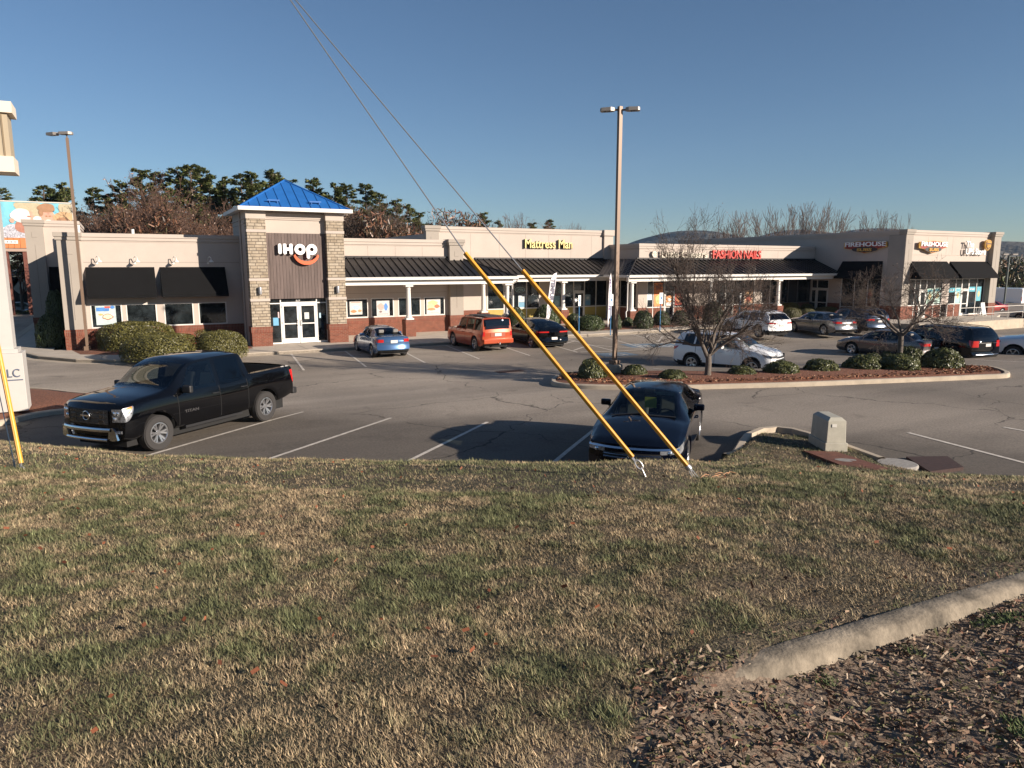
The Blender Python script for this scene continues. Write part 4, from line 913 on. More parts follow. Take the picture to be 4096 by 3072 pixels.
gr = np.clip((gn-.52)*4.2+.36+.9*(RNG.random(len(GP))-.5)+.12*((GP @ RV) > 2.5), 0, 1)
tan = np.array([.34, .265, .16]); gre = np.array([.135, .145, .068]); cols = tan[None]*(1-gr[:, None])+gre[None]*gr[:, None]
cl_ = vnoise(GP, .07, 11)*.6+vnoise(GP, .15, 12)*.4; cols *= (np.exp(RNG.normal(size=len(GP))*.33)*(.72+.5*np.clip((cl_-.3)*1.8, 0, 1)))[:, None]; cols[:, 0] *= 1+.12*(RNG.random(len(GP))-.3)
h = (.010+.026*RNG.random(len(GP))**1.3)*(.75+.6*np.clip((cl_-.25)*1.6, 0, 1))*(1+.3*gr)*(1+.05*dist); az = RNG.random(len(GP))*2*math.pi; le = .5+1.6*RNG.random(len(GP))
D = np.stack([np.cos(az)*le, np.sin(az)*le, np.ones(len(GP))], 1); D /= np.linalg.norm(D, axis=1)[:, None]
w = (.0014+.0009*RNG.random(len(GP)))*(1+.18*dist); pa = az+math.pi/2+(RNG.random(len(GP))-.5); Bv = np.stack([np.cos(pa), np.sin(pa), 0*pa], 1)*w[:, None]
GR = attr_mat('grass_blade', .75)
me = quads_mesh('grass', GP-np.array([0, 0, .01]), D*h[:, None], Bv, cols, GR, tri=True); o = bpy.data.objects.new('grass', me); COL.objects.link(o)
tag(o, 'dormant tan and green turf covering the bank', 'grass', kind='stuff')
# leaf litter and bark chips beyond the driveway kerb and along its edge
NLf = 80000; u_ = ((2300-PX0)+2300*RNG.random(NLf)*np.where(RNG.random(NLf) < .3, 1.8, 1))/FPX; LP = bank_pt(u_, .0+.42*RNG.random(NLf)); sl_ = side_dist(LP)
k_ = (((sl_ > .15) | ((sl_ > -.02) & (fadeu(LP) < .45))) & (latu(LP) > .15+.05*RNG.random(NLf)) | ((latu(LP) > .2) & (sl_ > -.14) & (sl_ < -.01) & (RNG.random(NLf) < .22)) | ((np.linalg.norm(LP-KD[4], axis=1) < .34) & (sl_ < .1) & (RNG.random(NLf) < .5))); LP = LP[k_]; sl_ = sl_[k_]; LP[:, 2] -= .068*(sl_ > .1)*fadeu(LP); LP[:, 2] += .03*RNG.random(len(LP))*(vnoise(LP, .3, 5)); n_ = len(LP)
d1 = RNG.normal(size=(n_, 3)); d1[:, 2] *= .45; d1 /= np.linalg.norm(d1, axis=1)[:, None]; d2 = np.cross(d1, RNG.normal(size=(n_, 3))); d2 /= np.linalg.norm(d2, axis=1)[:, None]
sz = .0022+.010*RNG.random(n_)**3; pal = np.array([[.20, .13, .085], [.27, .19, .13], [.15, .11, .075], [.36, .28, .20], [.19, .10, .065], [.12, .12, .05]]); cl = pal[RNG.integers(0, 6, n_)]*(.6+.7*RNG.random(n_))[:, None]
me = quads_mesh('leaf_litter', LP, d1*(sz*(1+1.5*RNG.random(n_)))[:, None], d2*(sz*.55)[:, None], cl, attr_mat('dry_leaf', .8)); o = bpy.data.objects.new('leaf_litter', me); COL.objects.link(o); tag(o, 'brown leaf litter and bark chips beyond the low concrete kerb', 'leaf litter', kind='stuff')
# low weeds in the litter
u_ = ((3150-PX0)+1100*RNG.random(60000))/FPX; WP = bank_pt(u_, .0+.25*RNG.random(60000)); m_ = (side_dist(WP) > .2) & (vnoise(WP, .22, 8) > .78); WP = WP[m_]; WP[:, 2] -= .06*fadeu(WP); n_ = len(WP)
az = RNG.random(n_)*6.28; D = np.stack([np.cos(az)*.7, np.sin(az)*.7, .6+0*az], 1); Bv = np.stack([-np.sin(az), np.cos(az), 0*az], 1)*.004
me = quads_mesh('weeds', WP, D*(.012+.02*RNG.random(n_))[:, None], Bv, np.array([[.09, .12, .04]])*(.6+.8*RNG.random(n_))[:, None], GR, tri=True); o = bpy.data.objects.new('weeds', me); COL.objects.link(o); tag(o, 'small green weeds in the leaf litter by the kerb', 'weeds', kind='stuff')
# scattered dead leaves on the turf
n_ = 230; u_ = ((0-PX0)+4096*RNG.random(n_))/FPX; LP = bank_pt(u_, .1+.6*RNG.random(n_)); LP = LP[side_dist(LP) < -.1]; n_ = len(LP); LP[:, 2] += .03+.02*RNG.random(n_)
d1 = RNG.normal(size=(n_, 3)); d1[:, 2] *= .5; d1 /= np.linalg.norm(d1, axis=1)[:, None]; d2 = np.cross(d1, RNG.normal(size=(n_, 3))); d2 /= np.linalg.norm(d2, axis=1)[:, None]
me = quads_mesh('fallen_leaves', LP, d1*(.008+.012*RNG.random(n_))[:, None], d2*.009, np.array([[.22, .075, .035]])*(.4+.9*RNG.random(n_))[:, None], MATS['dry_leaf']); o = bpy.data.objects.new('fallen_leaves', me); COL.objects.link(o); tag(o, 'scattered rusty fallen leaves lying on the turf bank', 'fallen leaves', kind='stuff')
# chip mulch scattered over beds and islands
def scatter_chips(name, polys, n, label, zf):
    out = []
    for P in polys:
        xs = [p[0] for p in P]; ys = [p[1] for p in P]; k = 0
        X = RNG.uniform(min(xs), max(xs), n*3); Y = RNG.uniform(min(ys), max(ys), n*3); ins = np.zeros(n*3, bool)
        for i in range(len(P)):
            x0, y0 = P[i][0], P[i][1]; x1, y1 = P[(i+1) % len(P)][0], P[(i+1) % len(P)][1]
            if y1 == y0: continue
            c = ((y0 > Y) != (y1 > Y)) & (X < (x1-x0)*(Y-y0)/(y1-y0)+x0); ins ^= c
        Z = np.array([zf(a, c) for a, c in zip(X[ins][:n], Y[ins][:n])]); out.append(np.stack([X[ins][:n], Y[ins][:n], Z], 1))
    C = np.concatenate(out); n_ = len(C); d1 = RNG.normal(size=(n_, 3)); d1[:, 2] *= .35; d1 /= np.linalg.norm(d1, axis=1)[:, None]; d2 = np.cross(d1, RNG.normal(size=(n_, 3))); d2 /= np.linalg.norm(d2, axis=1)[:, None]
    cl = np.array([[.23, .095, .05], [.32, .17, .09], [.15, .06, .035], [.42, .3, .2]])[RNG.choice(4, n_, p=[.45, .25, .22, .08])]*(.6+.7*RNG.random(n_))[:, None]; s_ = .012+.03*RNG.random(n_)
    me = quads_mesh(name, C, d1*s_[:, None]*1.5, d2*(s_*.5)[:, None], cl, MATS['dry_leaf']); o = bpy.data.objects.new(name, me); COL.objects.link(o); tag(o, label, 'mulch', kind='stuff')
ISL = [hit(*p) for p in ((2230, 1532), (2250, 1508), (2500, 1512), (2700, 1517), (2950, 1510), (3200, 1495), (3500, 1481), (3800, 1477), (3950, 1483), (3990, 1503), (3880, 1512), (3500, 1528), (3195, 1540), (2900, 1547), (2697, 1552), (2400, 1551))]
scatter_chips('bark_mulch', [ISL], 9000, 'reddish bark mulch on the long planted island', lambda x, y: float(gz(x, y))+.2)

# ================================================================== PLANTS
def shrub_mesh(name, seed, n, cA, cB, leaf=.045, flat=1.0, lump=.10, boxy=2.0, stem=False):
    """unit-radius shrub: dark twig core inside a shell of small leaves"""
    g = np.random.default_rng(seed); d = g.normal(size=(n, 3)); d[:, 2] = np.abs(d[:, 2])*1.0-.35*g.random(n); d /= np.linalg.norm(d, axis=1)[:, None]
    k = (np.abs(d[:, 0])**boxy+np.abs(d[:, 1])**boxy+np.abs(d[:, 2])**boxy)**(1/boxy); d2 = d/k[:, None]
    ph = g.random((6, 4))*6.28; L = 1+sum(lump*.4*np.sin(3.1*(i*.6+1)*d[:, i % 3]+ph[i, 0])*np.cos(2.7*(i*.5+1)*d[:, (i+1) % 3]+ph[i, 1]) for i in range(6))
    rr = L*(1-.16*g.random(n)**2.2); P = d2*rr[:, None]; P[:, 2] = np.maximum(P[:, 2], -.25)+.30; P[:, 2] *= 1/1.3
    nrm = d+g.normal(size=(n, 3))*.55; nrm /= np.linalg.norm(nrm, axis=1)[:, None]; a = np.cross(nrm, g.normal(size=(n, 3))); a /= np.linalg.norm(a, axis=1)[:, None]; b_ = np.cross(nrm, a)
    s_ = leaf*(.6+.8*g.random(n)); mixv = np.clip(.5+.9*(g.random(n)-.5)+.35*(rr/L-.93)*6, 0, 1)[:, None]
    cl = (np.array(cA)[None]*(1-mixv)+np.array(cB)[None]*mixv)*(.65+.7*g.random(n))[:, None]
    me = quads_mesh(name, P, a*s_[:, None], b_*(s_*.55)[:, None], cl, attr_mat('leaf', .45, spec=.5)); return me
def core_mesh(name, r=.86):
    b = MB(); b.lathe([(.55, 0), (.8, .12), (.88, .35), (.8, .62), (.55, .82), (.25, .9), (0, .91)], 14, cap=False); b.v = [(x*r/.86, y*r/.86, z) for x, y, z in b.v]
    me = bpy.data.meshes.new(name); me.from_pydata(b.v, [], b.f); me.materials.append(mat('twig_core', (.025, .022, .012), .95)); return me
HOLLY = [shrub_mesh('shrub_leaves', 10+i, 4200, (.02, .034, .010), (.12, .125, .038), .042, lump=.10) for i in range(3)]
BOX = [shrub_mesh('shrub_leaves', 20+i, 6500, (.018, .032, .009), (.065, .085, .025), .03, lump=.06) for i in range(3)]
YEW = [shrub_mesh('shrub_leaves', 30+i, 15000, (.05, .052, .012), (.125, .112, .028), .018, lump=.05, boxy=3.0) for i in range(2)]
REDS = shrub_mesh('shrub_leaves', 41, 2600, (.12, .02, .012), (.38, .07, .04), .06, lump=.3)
CORE = core_mesh('twig_core')
def shrub(var, x, y, z, r, h, label, group=None, ry=None, rz=None, cat='shrub', name='shrub'):
    o = bpy.data.objects.new(name, var); COL.objects.link(o); o.location = (x, y, z); o.scale = (r, ry or r, h); o.rotation_euler = (0, 0, RNG.random()*6.28 if rz is None else rz)
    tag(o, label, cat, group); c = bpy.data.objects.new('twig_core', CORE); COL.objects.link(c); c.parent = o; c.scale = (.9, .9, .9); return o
def pshrub(vars_, pxl, pxr, pyb, pyt, label, group=None, dz=.14, kind=0, depthf=1.0, zbase=None):
    """shrub standing where the picture shows it: left, right, foot and top in photo pixels"""
    cx = (pxl+pxr)/2; P = atz(cx, pyb, zbase) if zbase is not None else hit(cx, pyb, dz); w = float((np.array(P)-CAM) @ FW); r = (pxr-pxl)/2*w/FPX
    P = P+Vector((FW[0], FW[1], 0)).normalized()*r*.8; w = float((np.array(P)-CAM) @ FW); r = (pxr-pxl)/2*w/FPX*1.0; zt = HC+float(ray(cx, pyt)[2])*w; h = max(.25, (zt-P.z))
    return shrub(vars_[kind % len(vars_)], P.x, P.y, P.z-.04, r*.93, h*(.98 if vars_ is YEW else 1.12), label, group)
# holly mounds on the planted island
G1 = 'evergreen shrubs on the planted island'
for i, (a, c, pb, pt, lb) in enumerate([
 (2313, 2440, 1520, 1440, 'dark rounded shrub at the left end of the island, left of the lamp post'),
 (2490, 2598, 1508, 1459, 'small shrub just right of the tall lamp post foot'),
 (2640, 2762, 1524, 1477, 'low shrub in front of the white crossover rear wheel'),
 (2924, 3044, 1508, 1463, 'shrub covering the front wheel of the parked white crossover'),
 (3074, 3222, 1504, 1445, 'shrub right beside the nose of the white crossover'),
 (3236, 3382, 1493, 1437, 'lone shrub between the white crossover and the taupe sedan front wheel'),
 (3404, 3556, 1486, 1421, 'shrub in front of the taupe sedan doors, left of the right tree'),
 (3552, 3712, 1489, 1418, 'broad shrub at the foot of the right bare tree'),
 (3722, 3886, 1480, 1397, 'largest island shrub, in front of the black wagon rear'),
 (3370, 3410, 1478, 1444, 'little shrub squeezed between two big ones before the taupe sedan'),
 (3528, 3590, 1462, 1407, 'small shrub directly behind the right bare tree trunk'),
 (3606, 3722, 1462, 1391, 'shrub behind the right bare tree, before the taupe sedan tail lamps'),
 (3470, 3545, 1468, 1414, 'shrub half hidden behind others before the taupe sedan rear door')]):
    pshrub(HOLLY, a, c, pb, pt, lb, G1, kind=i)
# clipped shrubs by the shops
G2 = 'clipped shrubs along the shop pavement'
for i, (a, c, pb, pt, lb) in enumerate([
 (2026, 2106, 1330, 1236, 'large round shrub left of the black coupe roof, before the mattress shop'),
 (2128, 2245, 1318, 1226, 'tallest dark shrub behind the black coupe, by the feather flag'),
 (2262, 2330, 1312, 1256, 'shrub behind the folding board by the blue sign post'),
 (2300, 2428, 1322, 1262, 'wide shrub right of the folding board and blue sign post'),
 (2442, 2490, 1316, 1258, 'shrub directly behind the tall lamp post shaft'),
 (2488, 2540, 1306, 1270, 'smallest clipped shrub, right of the tall lamp post'),
 (2536, 2622, 1314, 1246, 'big round shrub under the white column at the takeaway'),
 (2614, 2690, 1302, 1246, 'shrub right behind the second blue sign post'),
 (2690, 2765, 1302, 1244, 'dark shrub behind the left limbs of the bare tree'),
 (2816, 2908, 1296, 1212, 'tall dark shrub seen through the bare tree branches')]):
    pshrub(BOX, a, c, pb, pt, lb, G2, zbase=.05, kind=i)
G3 = 'golden green shrubs right of the bare tree'
for i, (a, c, pb, pt, lb) in enumerate([
 (2928, 3022, 1262, 1207, 'golden green shrub behind the white crossover with the black rear window'),
 (3130, 3212, 1262, 1207, 'upper golden shrub above the silver sedan bonnet'),
 (3140, 3214, 1290, 1228, 'lower golden shrub beside the white crossover tail'),
 (3205, 3265, 1255, 1212, 'rounded golden shrub behind the silver sedan roof'),
 (3208, 3272, 1282, 1231, 'golden shrub low behind the silver sedan windscreen'),
 (3268, 3322, 1262, 1225, 'small golden shrub in front of the double glass doors'),
 (3300, 3362, 1264, 1224, 'golden shrub under the shaded sub shop window')]):
    pshrub(YEW, a, c, pb, pt, lb, G3, zbase=.05, kind=i)
G4 = 'clipped hedges under the restaurant windows'
pshrub(YEW, 352, 640, 1406, 1279, 'long clipped olive hedge under the left restaurant windows', G4, zbase=.03, kind=0)
pshrub(YEW, 446, 752, 1448, 1326, 'biggest olive hedge mound behind the black pickup bonnet', G4, zbase=.03, kind=1)
pshrub(YEW, 728, 868, 1372, 1285, 'small olive shrub at the restaurant wall by the rightmost window', G4, zbase=.03, kind=0)
pshrub(YEW, 764, 956, 1436, 1316, 'round olive shrub behind the black pickup cab', G4, zbase=.03, kind=1)
pshrub([REDS], 728, 800, 1372, 1328, 'red leaved shrub between the olive hedges', None, zbase=.03)
pshrub([REDS], 2212, 2244, 1314, 1283, 'small red shrub behind the black coupe tail', None, zbase=.03)
pshrub([REDS], 2895, 2932, 1292, 1252, 'small red shrub left of the white crossover bonnet, behind the bare tree', None, zbase=.03)
for (a, c, pb, pt, lb) in ((120, 245, 1400, 1262, 'dark shrub in deep shade left of the restaurant corner'), (170, 262, 1370, 1180, 'tall dark shrub against the shaded side of the restaurant')):
    pshrub(BOX, a, c, pb, pt, lb, 'dark shrubs beside the restaurant', zbase=-.1)

# ---- bare trees
def grow(g, segs, tips, p, d, L, r, lev, maxlev, spread, up, kids, shrink, wob):
    ns = 3 if lev < 3 else 2; q = p.copy(); dd = d.copy(); rr = r; pts = [(q.copy(), rr)]
    for i in range(ns):
        dd = dd+g.normal(size=3)*wob; dd[2] += up*.12; dd /= np.linalg.norm(dd); n = q+dd*L/ns; r2 = rr*(.86 if lev < maxlev else .7); segs.append((q, n, rr, r2)); q = n; rr = r2; pts.append((q.copy(), rr))
    if lev >= maxlev: tips.append(q); return
    k = kids[min(lev, len(kids)-1)]
    for j in range(k):
        b_, br = pts[-1] if j < 2 else pts[g.integers(1, len(pts))]
        a = np.cross(dd, g.normal(size=3)); a /= np.linalg.norm(a); th = R(spread*(.55+.8*g.random())) if j else R(spread*.4*g.random()); nd = dd*math.cos(th)+a*math.sin(th)
        grow(g, segs, tips, b_, nd, L*shrink*(.75+.5*g.random()), br*(.78 if j == 0 else .58), lev+1, maxlev, spread, up, kids, shrink, wob)
def segs_mesh(name, segs, m, k=5, rmin=.004):
    n = len(segs); A = np.array([s_[0] for s_ in segs]); B = np.array([s_[1] for s_ in segs]); ra = np.maximum([s_[2] for s_ in segs], rmin); rb = np.maximum([s_[3] for s_ in segs], rmin)
    T = B-A; T /= np.linalg.norm(T, axis=1)[:, None]+1e-9; X = np.cross(T, np.array([.3, .2, .93])); X /= np.linalg.norm(X, axis=1)[:, None]+1e-9; Y = np.cross(T, X)
    V = np.zeros((n, 2, k, 3))
    for j in range(k):
        c, s_ = math.cos(6.2832*j/k), math.sin(6.2832*j/k); o_ = X*c+Y*s_; V[:, 0, j] = A+o_*ra[:, None]; V[:, 1, j] = B+T*(rb[:, None]*.3)+o_*rb[:, None]
    F = np.zeros((n, k, 4), int); base = np.arange(n)*2*k
    for j in range(k): F[:, j, 0] = base+j; F[:, j, 1] = base+(j+1) % k; F[:, j, 2] = base+k+(j+1) % k; F[:, j, 3] = base+k+j
    me = bpy.data.meshes.new(name); V = V.reshape(-1, 3); F = F.reshape(-1, 4); me.vertices.add(len(V)); me.vertices.foreach_set('co', V.astype(np.float32).ravel()); me.loops.add(F.size); me.loops.foreach_set('vertex_index', F.astype(np.int32).ravel()); me.polygons.add(len(F)); me.polygons.foreach_set('loop_start', np.arange(0, F.size, 4, dtype=np.int32)); me.polygons.foreach_set('use_smooth', [True]*len(F)); me.update(calc_edges=True); me.materials.append(m); return me
BARK = mat('grey_bark', (.115, .095, .078), .9, noise=(.35, .05), bump=(.6, .02)); TWIG = mat('brown_twigs', (.085, .064, .052), .9); TWIG2 = mat('pale_twigs', (.20, .15, .12), .9)
def small_leaves(tips, n, s_, c, seed, jitter=.12):
    g = np.random.default_rng(seed); T = np.array(tips); C = T[g.integers(0, len(T), n)]+g.normal(size=(n, 3))*jitter; a = g.normal(size=(n, 3)); a /= np.linalg.norm(a, axis=1)[:, None]; b_ = np.cross(a, g.normal(size=(n, 3))); b_ /= np.linalg.norm(b_, axis=1)[:, None]
    return quads_mesh('dry_leaves', C, a*s_, b_*s_*.6, np.array([c])*(.5+g.random(n))[:, None], MATS['leaf'])
def bare_tree(name, label, loc, seed, limbs, trunk_h, trunk_r, L0, maxlev, spread, up, kids, shrink, wob=.13, leaves=None, group=None, width=1.0, height=1.0, k=5):
    g = np.random.default_rng(seed); t = thing(name, label, 'tree', loc, group=group, local=True); tr = []
    tr.append((np.array([0, 0, -.15]), np.array([0, 0, .12]), trunk_r*1.35, trunk_r*1.1)); tr.append((np.array([0, 0, .12]), np.array([.03, 0, trunk_h*.6]), trunk_r*1.1, trunk_r*.97)); tr.append((np.array([.03, 0, trunk_h*.6]), np.array([.02, .02, trunk_h]), trunk_r*.97, trunk_r*.9))
    cr = []; tips = []; top = np.array([.02, .02, trunk_h-.05])
    for (az, el, lf, rf) in limbs:
        d = np.array([math.cos(R(az))*math.cos(R(el)), math.sin(R(az))*math.cos(R(el)), math.sin(R(el))]); grow(g, cr, tips, top-np.array([0, 0, .12*g.random()]), d, L0*lf, trunk_r*rf, 1, maxlev, spread, up, kids, shrink, wob)
    big = [s_ for s_ in cr if s_[2] > .022]; fine = [s_ for s_ in cr if s_[2] <= .022]
    def so_(n, S, m, kk): o = bpy.data.objects.new(n, segs_mesh(n, S, m, kk)); COL.objects.link(o); o.parent = t; return o
    so_('trunk', tr+big, BARK, 9); c = so_('crown', fine, TWIG if leaves else TWIG2, 4)
    if leaves:
        o = bpy.data.objects.new('dry_leaves', small_leaves(tips, *leaves, seed=seed)); COL.objects.link(o); o.parent = c
    t.scale = (width, width, height); return t
P1 = hit(2830, 1512, .12)
cam_r = math.degrees(math.atan2(RV[1], RV[0]))
lim1 = [(cam_r+178, 62, 1.25, .70), (cam_r+172, 46, 1.1, .5), (cam_r+150, 50, 1.05, .5), (cam_r+5, 58, 1.1, .62), (cam_r-10, 40, 1.1, .48), (cam_r+35, 40, 1.1, .45), (cam_r-70, 60, .8, .42), (cam_r+100, 58, .9, .42)]
bare_tree('ornamental_tree', 'spreading leafless tree with a forked grey trunk by the white crossover', P1, 5, lim1, .85, .15, 1.5, 6, 36, .38, [3, 5, 4, 4, 4], .66, wob=.16, leaves=(2600, .018, (.09, .045, .03)), width=.74, height=.98)
P2 = hit(3594, 1462, .14)
lim2 = [(cam_r+175, 42, 1.0, .55), (cam_r+5, 55, 1.1, .8), (cam_r+20, 35, 1.0, .5), (cam_r+90, 50, .9, .5), (cam_r-80, 45, .9, .5), (cam_r+150, 42, .9, .4)]
bare_tree('ornamental_tree', 'low leafless tree with a pale trunk before the corner shop pilaster', P2, 11, lim2, 1.35, .12, 1.3, 6, 40, .18, [3, 5, 4, 4, 3], .64, wob=.2, width=.9, leaves=(500, .02, (.10, .05, .03)))

# background woods
def pine_mesh(seed, H, lean=0):
    g = np.random.default_rng(seed); segs = []; C = []; A = []; B = []; cl = []
    tr = [(np.array([0, 0, -1.]), np.array([0, 0, H*.55]), H*.014, H*.010), (np.array([0, 0, H*.55]), np.array([lean*.2, 0, H*.98]), H*.010, H*.003)]
    nb = int(H*5.0)
    for i in range(nb):
        f = .30+.70*(i/nb)**.9; z = H*f; L = H*(.225*(1-f)**.8+.03)*(.55+.75*g.random()); az = g.random()*6.28; d = np.array([math.cos(az), math.sin(az), .12+.35*g.random()]); p = np.array([lean*.2*max(0, f-.55), 0, z]); q = p+d*L; segs.append((p, q, .05, .012))
        nc = int(34+L*60)
        for j in range(nc):
            s_ = .25+.75*math.sqrt(g.random()); c = p+d*L*s_+g.normal(size=3)*np.array([.20, .20, .10])*(.45+L*.22); C.append(c); a = np.array([d[0], d[1], .25])+g.normal(size=3)*.5; a /= np.linalg.norm(a); b_ = np.cross(a, [0, 0, 1.])+g.normal(size=3)*.3; b_ /= np.linalg.norm(b_)
            sz = .085+.10*g.random(); A.append(a*sz); B.append(b_*sz*.42); k = g.random(); cl.append(np.array([.045, .075, .028])*(1-k)+np.array([.16, .16, .055])*k)
    me = quads_mesh('pine_crown', np.array(C), np.array(A), np.array(B), np.array(cl), MATS['leaf']); return tr, segs, me
PM = []
for i, H in enumerate((15, 14, 16, 12)): PM.append((H,)+pine_mesh(60+i, H, lean=(i-1)))
PBARK = mat('pine_bark', (.10, .075, .06), .9)
def pine(x, y, ztop, label, v, gz0=-.5, group='pines behind the shops', sxy=1.0):
    H, tr, segs, me = PM[v % 4]; sc = (ztop-gz0)/H; t = thing('pine_tree', label, 'tree', (x, y, gz0), rz=RNG.random()*6.28, group=group, local=True); t.scale = (sc*sxy, sc*sxy, sc)
    if not hasattr(pine, 'c'): pine.c = {}
    if v % 4 not in pine.c: pine.c[v % 4] = (segs_mesh('trunk', tr+segs, PBARK, 5), me)
    for nme, m in zip(('trunk', 'crown'), pine.c[v % 4]): o = bpy.data.objects.new(nme, m); COL.objects.link(o); o.parent = t
    return t
PINES = [(0, 752, 90), (172, 745, 95), (205, 755, 98), (235, 735, 95), (258, 765, 92), (300, 880, 99), (368, 752, 92), (440, 775, 88), (480, 730, 86), (560, 680, 85), (618, 690, 88), (650, 735, 82), (700, 672, 86), (760, 662, 84), (800, 668, 88), (850, 700, 84), (888, 715, 90),
 (962, 700, 84), (1005, 690, 80), (1070, 684, 84), (1100, 690, 90), (1160, 720, 95), (1258, 716, 84), (1330, 738, 82), (1390, 740, 85), (1462, 738, 80), (1520, 775, 86), (1580, 800, 84), (1640, 820, 88), (1676, 850, 92),
 (1870, 880, 96), (1932, 852, 90), (2000, 885, 100), (2130, 892, 100), (2195, 880, 95)]
ORD = ['leftmost', 'second from left', 'third from left', 'fourth from left', 'fifth from left', 'sixth from left', 'seventh from left', 'eighth from left', 'ninth from left', 'tenth from left', 'eleventh from left', 'twelfth from left', 'thirteenth from left', 'fourteenth from left', 'fifteenth from left', 'sixteenth from left']
def relabel(items):
    """items: (x, object, kind phrase, place); number the look-alikes of one place by where they stand"""
    by = {}
    for it in items: by.setdefault((it[2], it[3]), []).append(it)
    for k, v in by.items():
        for i, it in enumerate(sorted(v, key=lambda q: q[0])): it[1]['label'] = '%s %s' % k if len(v) == 1 else '%s of its kind, %s %s' % (k[0], ORD[i], k[1]) if False else '%s %s, %s' % (k[0], k[1], ORD[i])
words = ['tall', 'ragged', 'broad', 'slim', 'dark', 'leaning']
items = []
for i, (px, py, y) in enumerate(PINES):
    P = aty(px, py, y); 
    where = 'above the far billboard at the left' if px < 320 else 'behind the left wing of the restaurant' if px < 930 else 'close behind the blue tower roof' if px < 1230 else 'between the tower and the tall mattress shop parapet' if px < 1700 else 'poking above the mattress shop parapet'
    tt_ = pine(P.x, P.y, P.z, 'pine tree', i, gz0=-1.0, sxy=1.12); items.append((px, tt_, 'green pine tree', where))
relabel(items)
def wood_mesh(seed, H, maxlev=5, spread=30, up=.8, kids=(4, 3, 4, 3), r=.16):
    g = np.random.default_rng(seed); cr = []; tips = []
    tr = [(np.array([0, 0, -1.]), np.array([0, 0, H*.22]), r, r*.85)]
    for k in range(5):
        az = g.random()*6.28; el = R(58+25*g.random()); grow(g, cr, tips, np.array([0, 0, H*.20]), np.array([math.cos(az)*math.cos(el), math.sin(az)*math.cos(el), math.sin(el)]), H*.27, r*.55, 1, maxlev, spread, up, kids, .72, .1)
    return tr, cr, tips
WTW = mat('rusty_twigs', (.125, .075, .055), .95); WTG = mat('winter_twigs', (.13, .10, .088), .95); WTD = mat('dark_twigs', (.09, .065, .05), .95)
WM = []
for i, (H, sp, mt) in enumerate(((10, 32, WTW), (11, 26, WTG), (9, 36, WTD), (12, 24, WTG))):
    tr, cr, tips = wood_mesh(80+i, H, maxlev=6 if i in (0, 2) else 5, spread=sp, kids=(4, 3, 4, 3) if i in (0, 2) else (3, 3, 2, 3)); H = max(q_[2] for q_ in tips)*.97; lv = small_leaves(tips, 1500 if i in (0, 2) else 10, .05, (.15, .075, .04) if i == 0 else (.1, .06, .035), 90+i, .25); WM.append((H, segs_mesh('trunk', tr, BARK, 6), segs_mesh('crown', cr, mt, 3, rmin=.012 if i in (0, 2) else .019), lv))
def wood(x, y, ztop, label, v, group, z0=-.6, w=1.0):
    H, a, b_, lv = WM[v]; t = thing('bare_tree', label, 'tree', (x, y, z0), rz=RNG.random()*6.28, group=group, local=True); sc = (ztop-z0)/(H*1.02); t.scale = (sc*w, sc*w, sc)
    for nme, m in (('trunk', a), ('crown', b_)):
        o = bpy.data.objects.new(nme, m); COL.objects.link(o); o.parent = t
    if v in (0, 2): q = bpy.data.objects.new('dry_leaves', lv); COL.objects.link(q); q.parent = o
    return t
WD = [(45, 820, 88, 0), (110, 815, 86, 0), (320, 800, 84, 2), (352, 830, 80, 2), (410, 845, 82, 2), (460, 860, 78, 0), (560, 720, 74, 0), (620, 700, 72, 0), (680, 760, 76, 0), (745, 790, 78, 0), (820, 800, 74, 0), (880, 790, 78, 0), (925, 830, 74, 0), (500, 880, 72, 2),
 (1420, 800, 76, 2), (1480, 800, 74, 2), (1550, 830, 76, 2), (1610, 850, 78, 2), (1655, 880, 80, 0), (2060, 850, 92, 3), (2090, 862, 90, 0), (2240, 885, 92, 0), (2300, 888, 96, 1),
 (2890, 862, 72, 3), (2965, 838, 70, 1), (3050, 842, 72, 3), (3135, 815, 70, 1), (3205, 822, 74, 3), (3262, 800, 72, 1), (3325, 822, 74, 3), (3500, 835, 78, 1), (3610, 855, 80, 3)]
items = []
for i, (px, py, y, v) in enumerate(WD):
    P = aty(px, py, y); where = 'above the far billboard' if px < 320 else 'behind the restaurant left wing' if px < 950 else 'right of the blue tower roof' if px < 1700 else 'above the mattress shop parapet' if px < 2400 else 'above the low salon row roof' if px < 3250 else 'above the corner shop side wall'
    tt_ = wood(P.x, P.y, P.z, 'leafless tree', v, 'leafless trees behind the shops', w=1.15 if v in (0, 2) else .85); items.append((px, tt_, ('rust brown', 'grey', 'dark brown', 'tall thin grey')[v]+' leafless tree', where))
relabel(items)
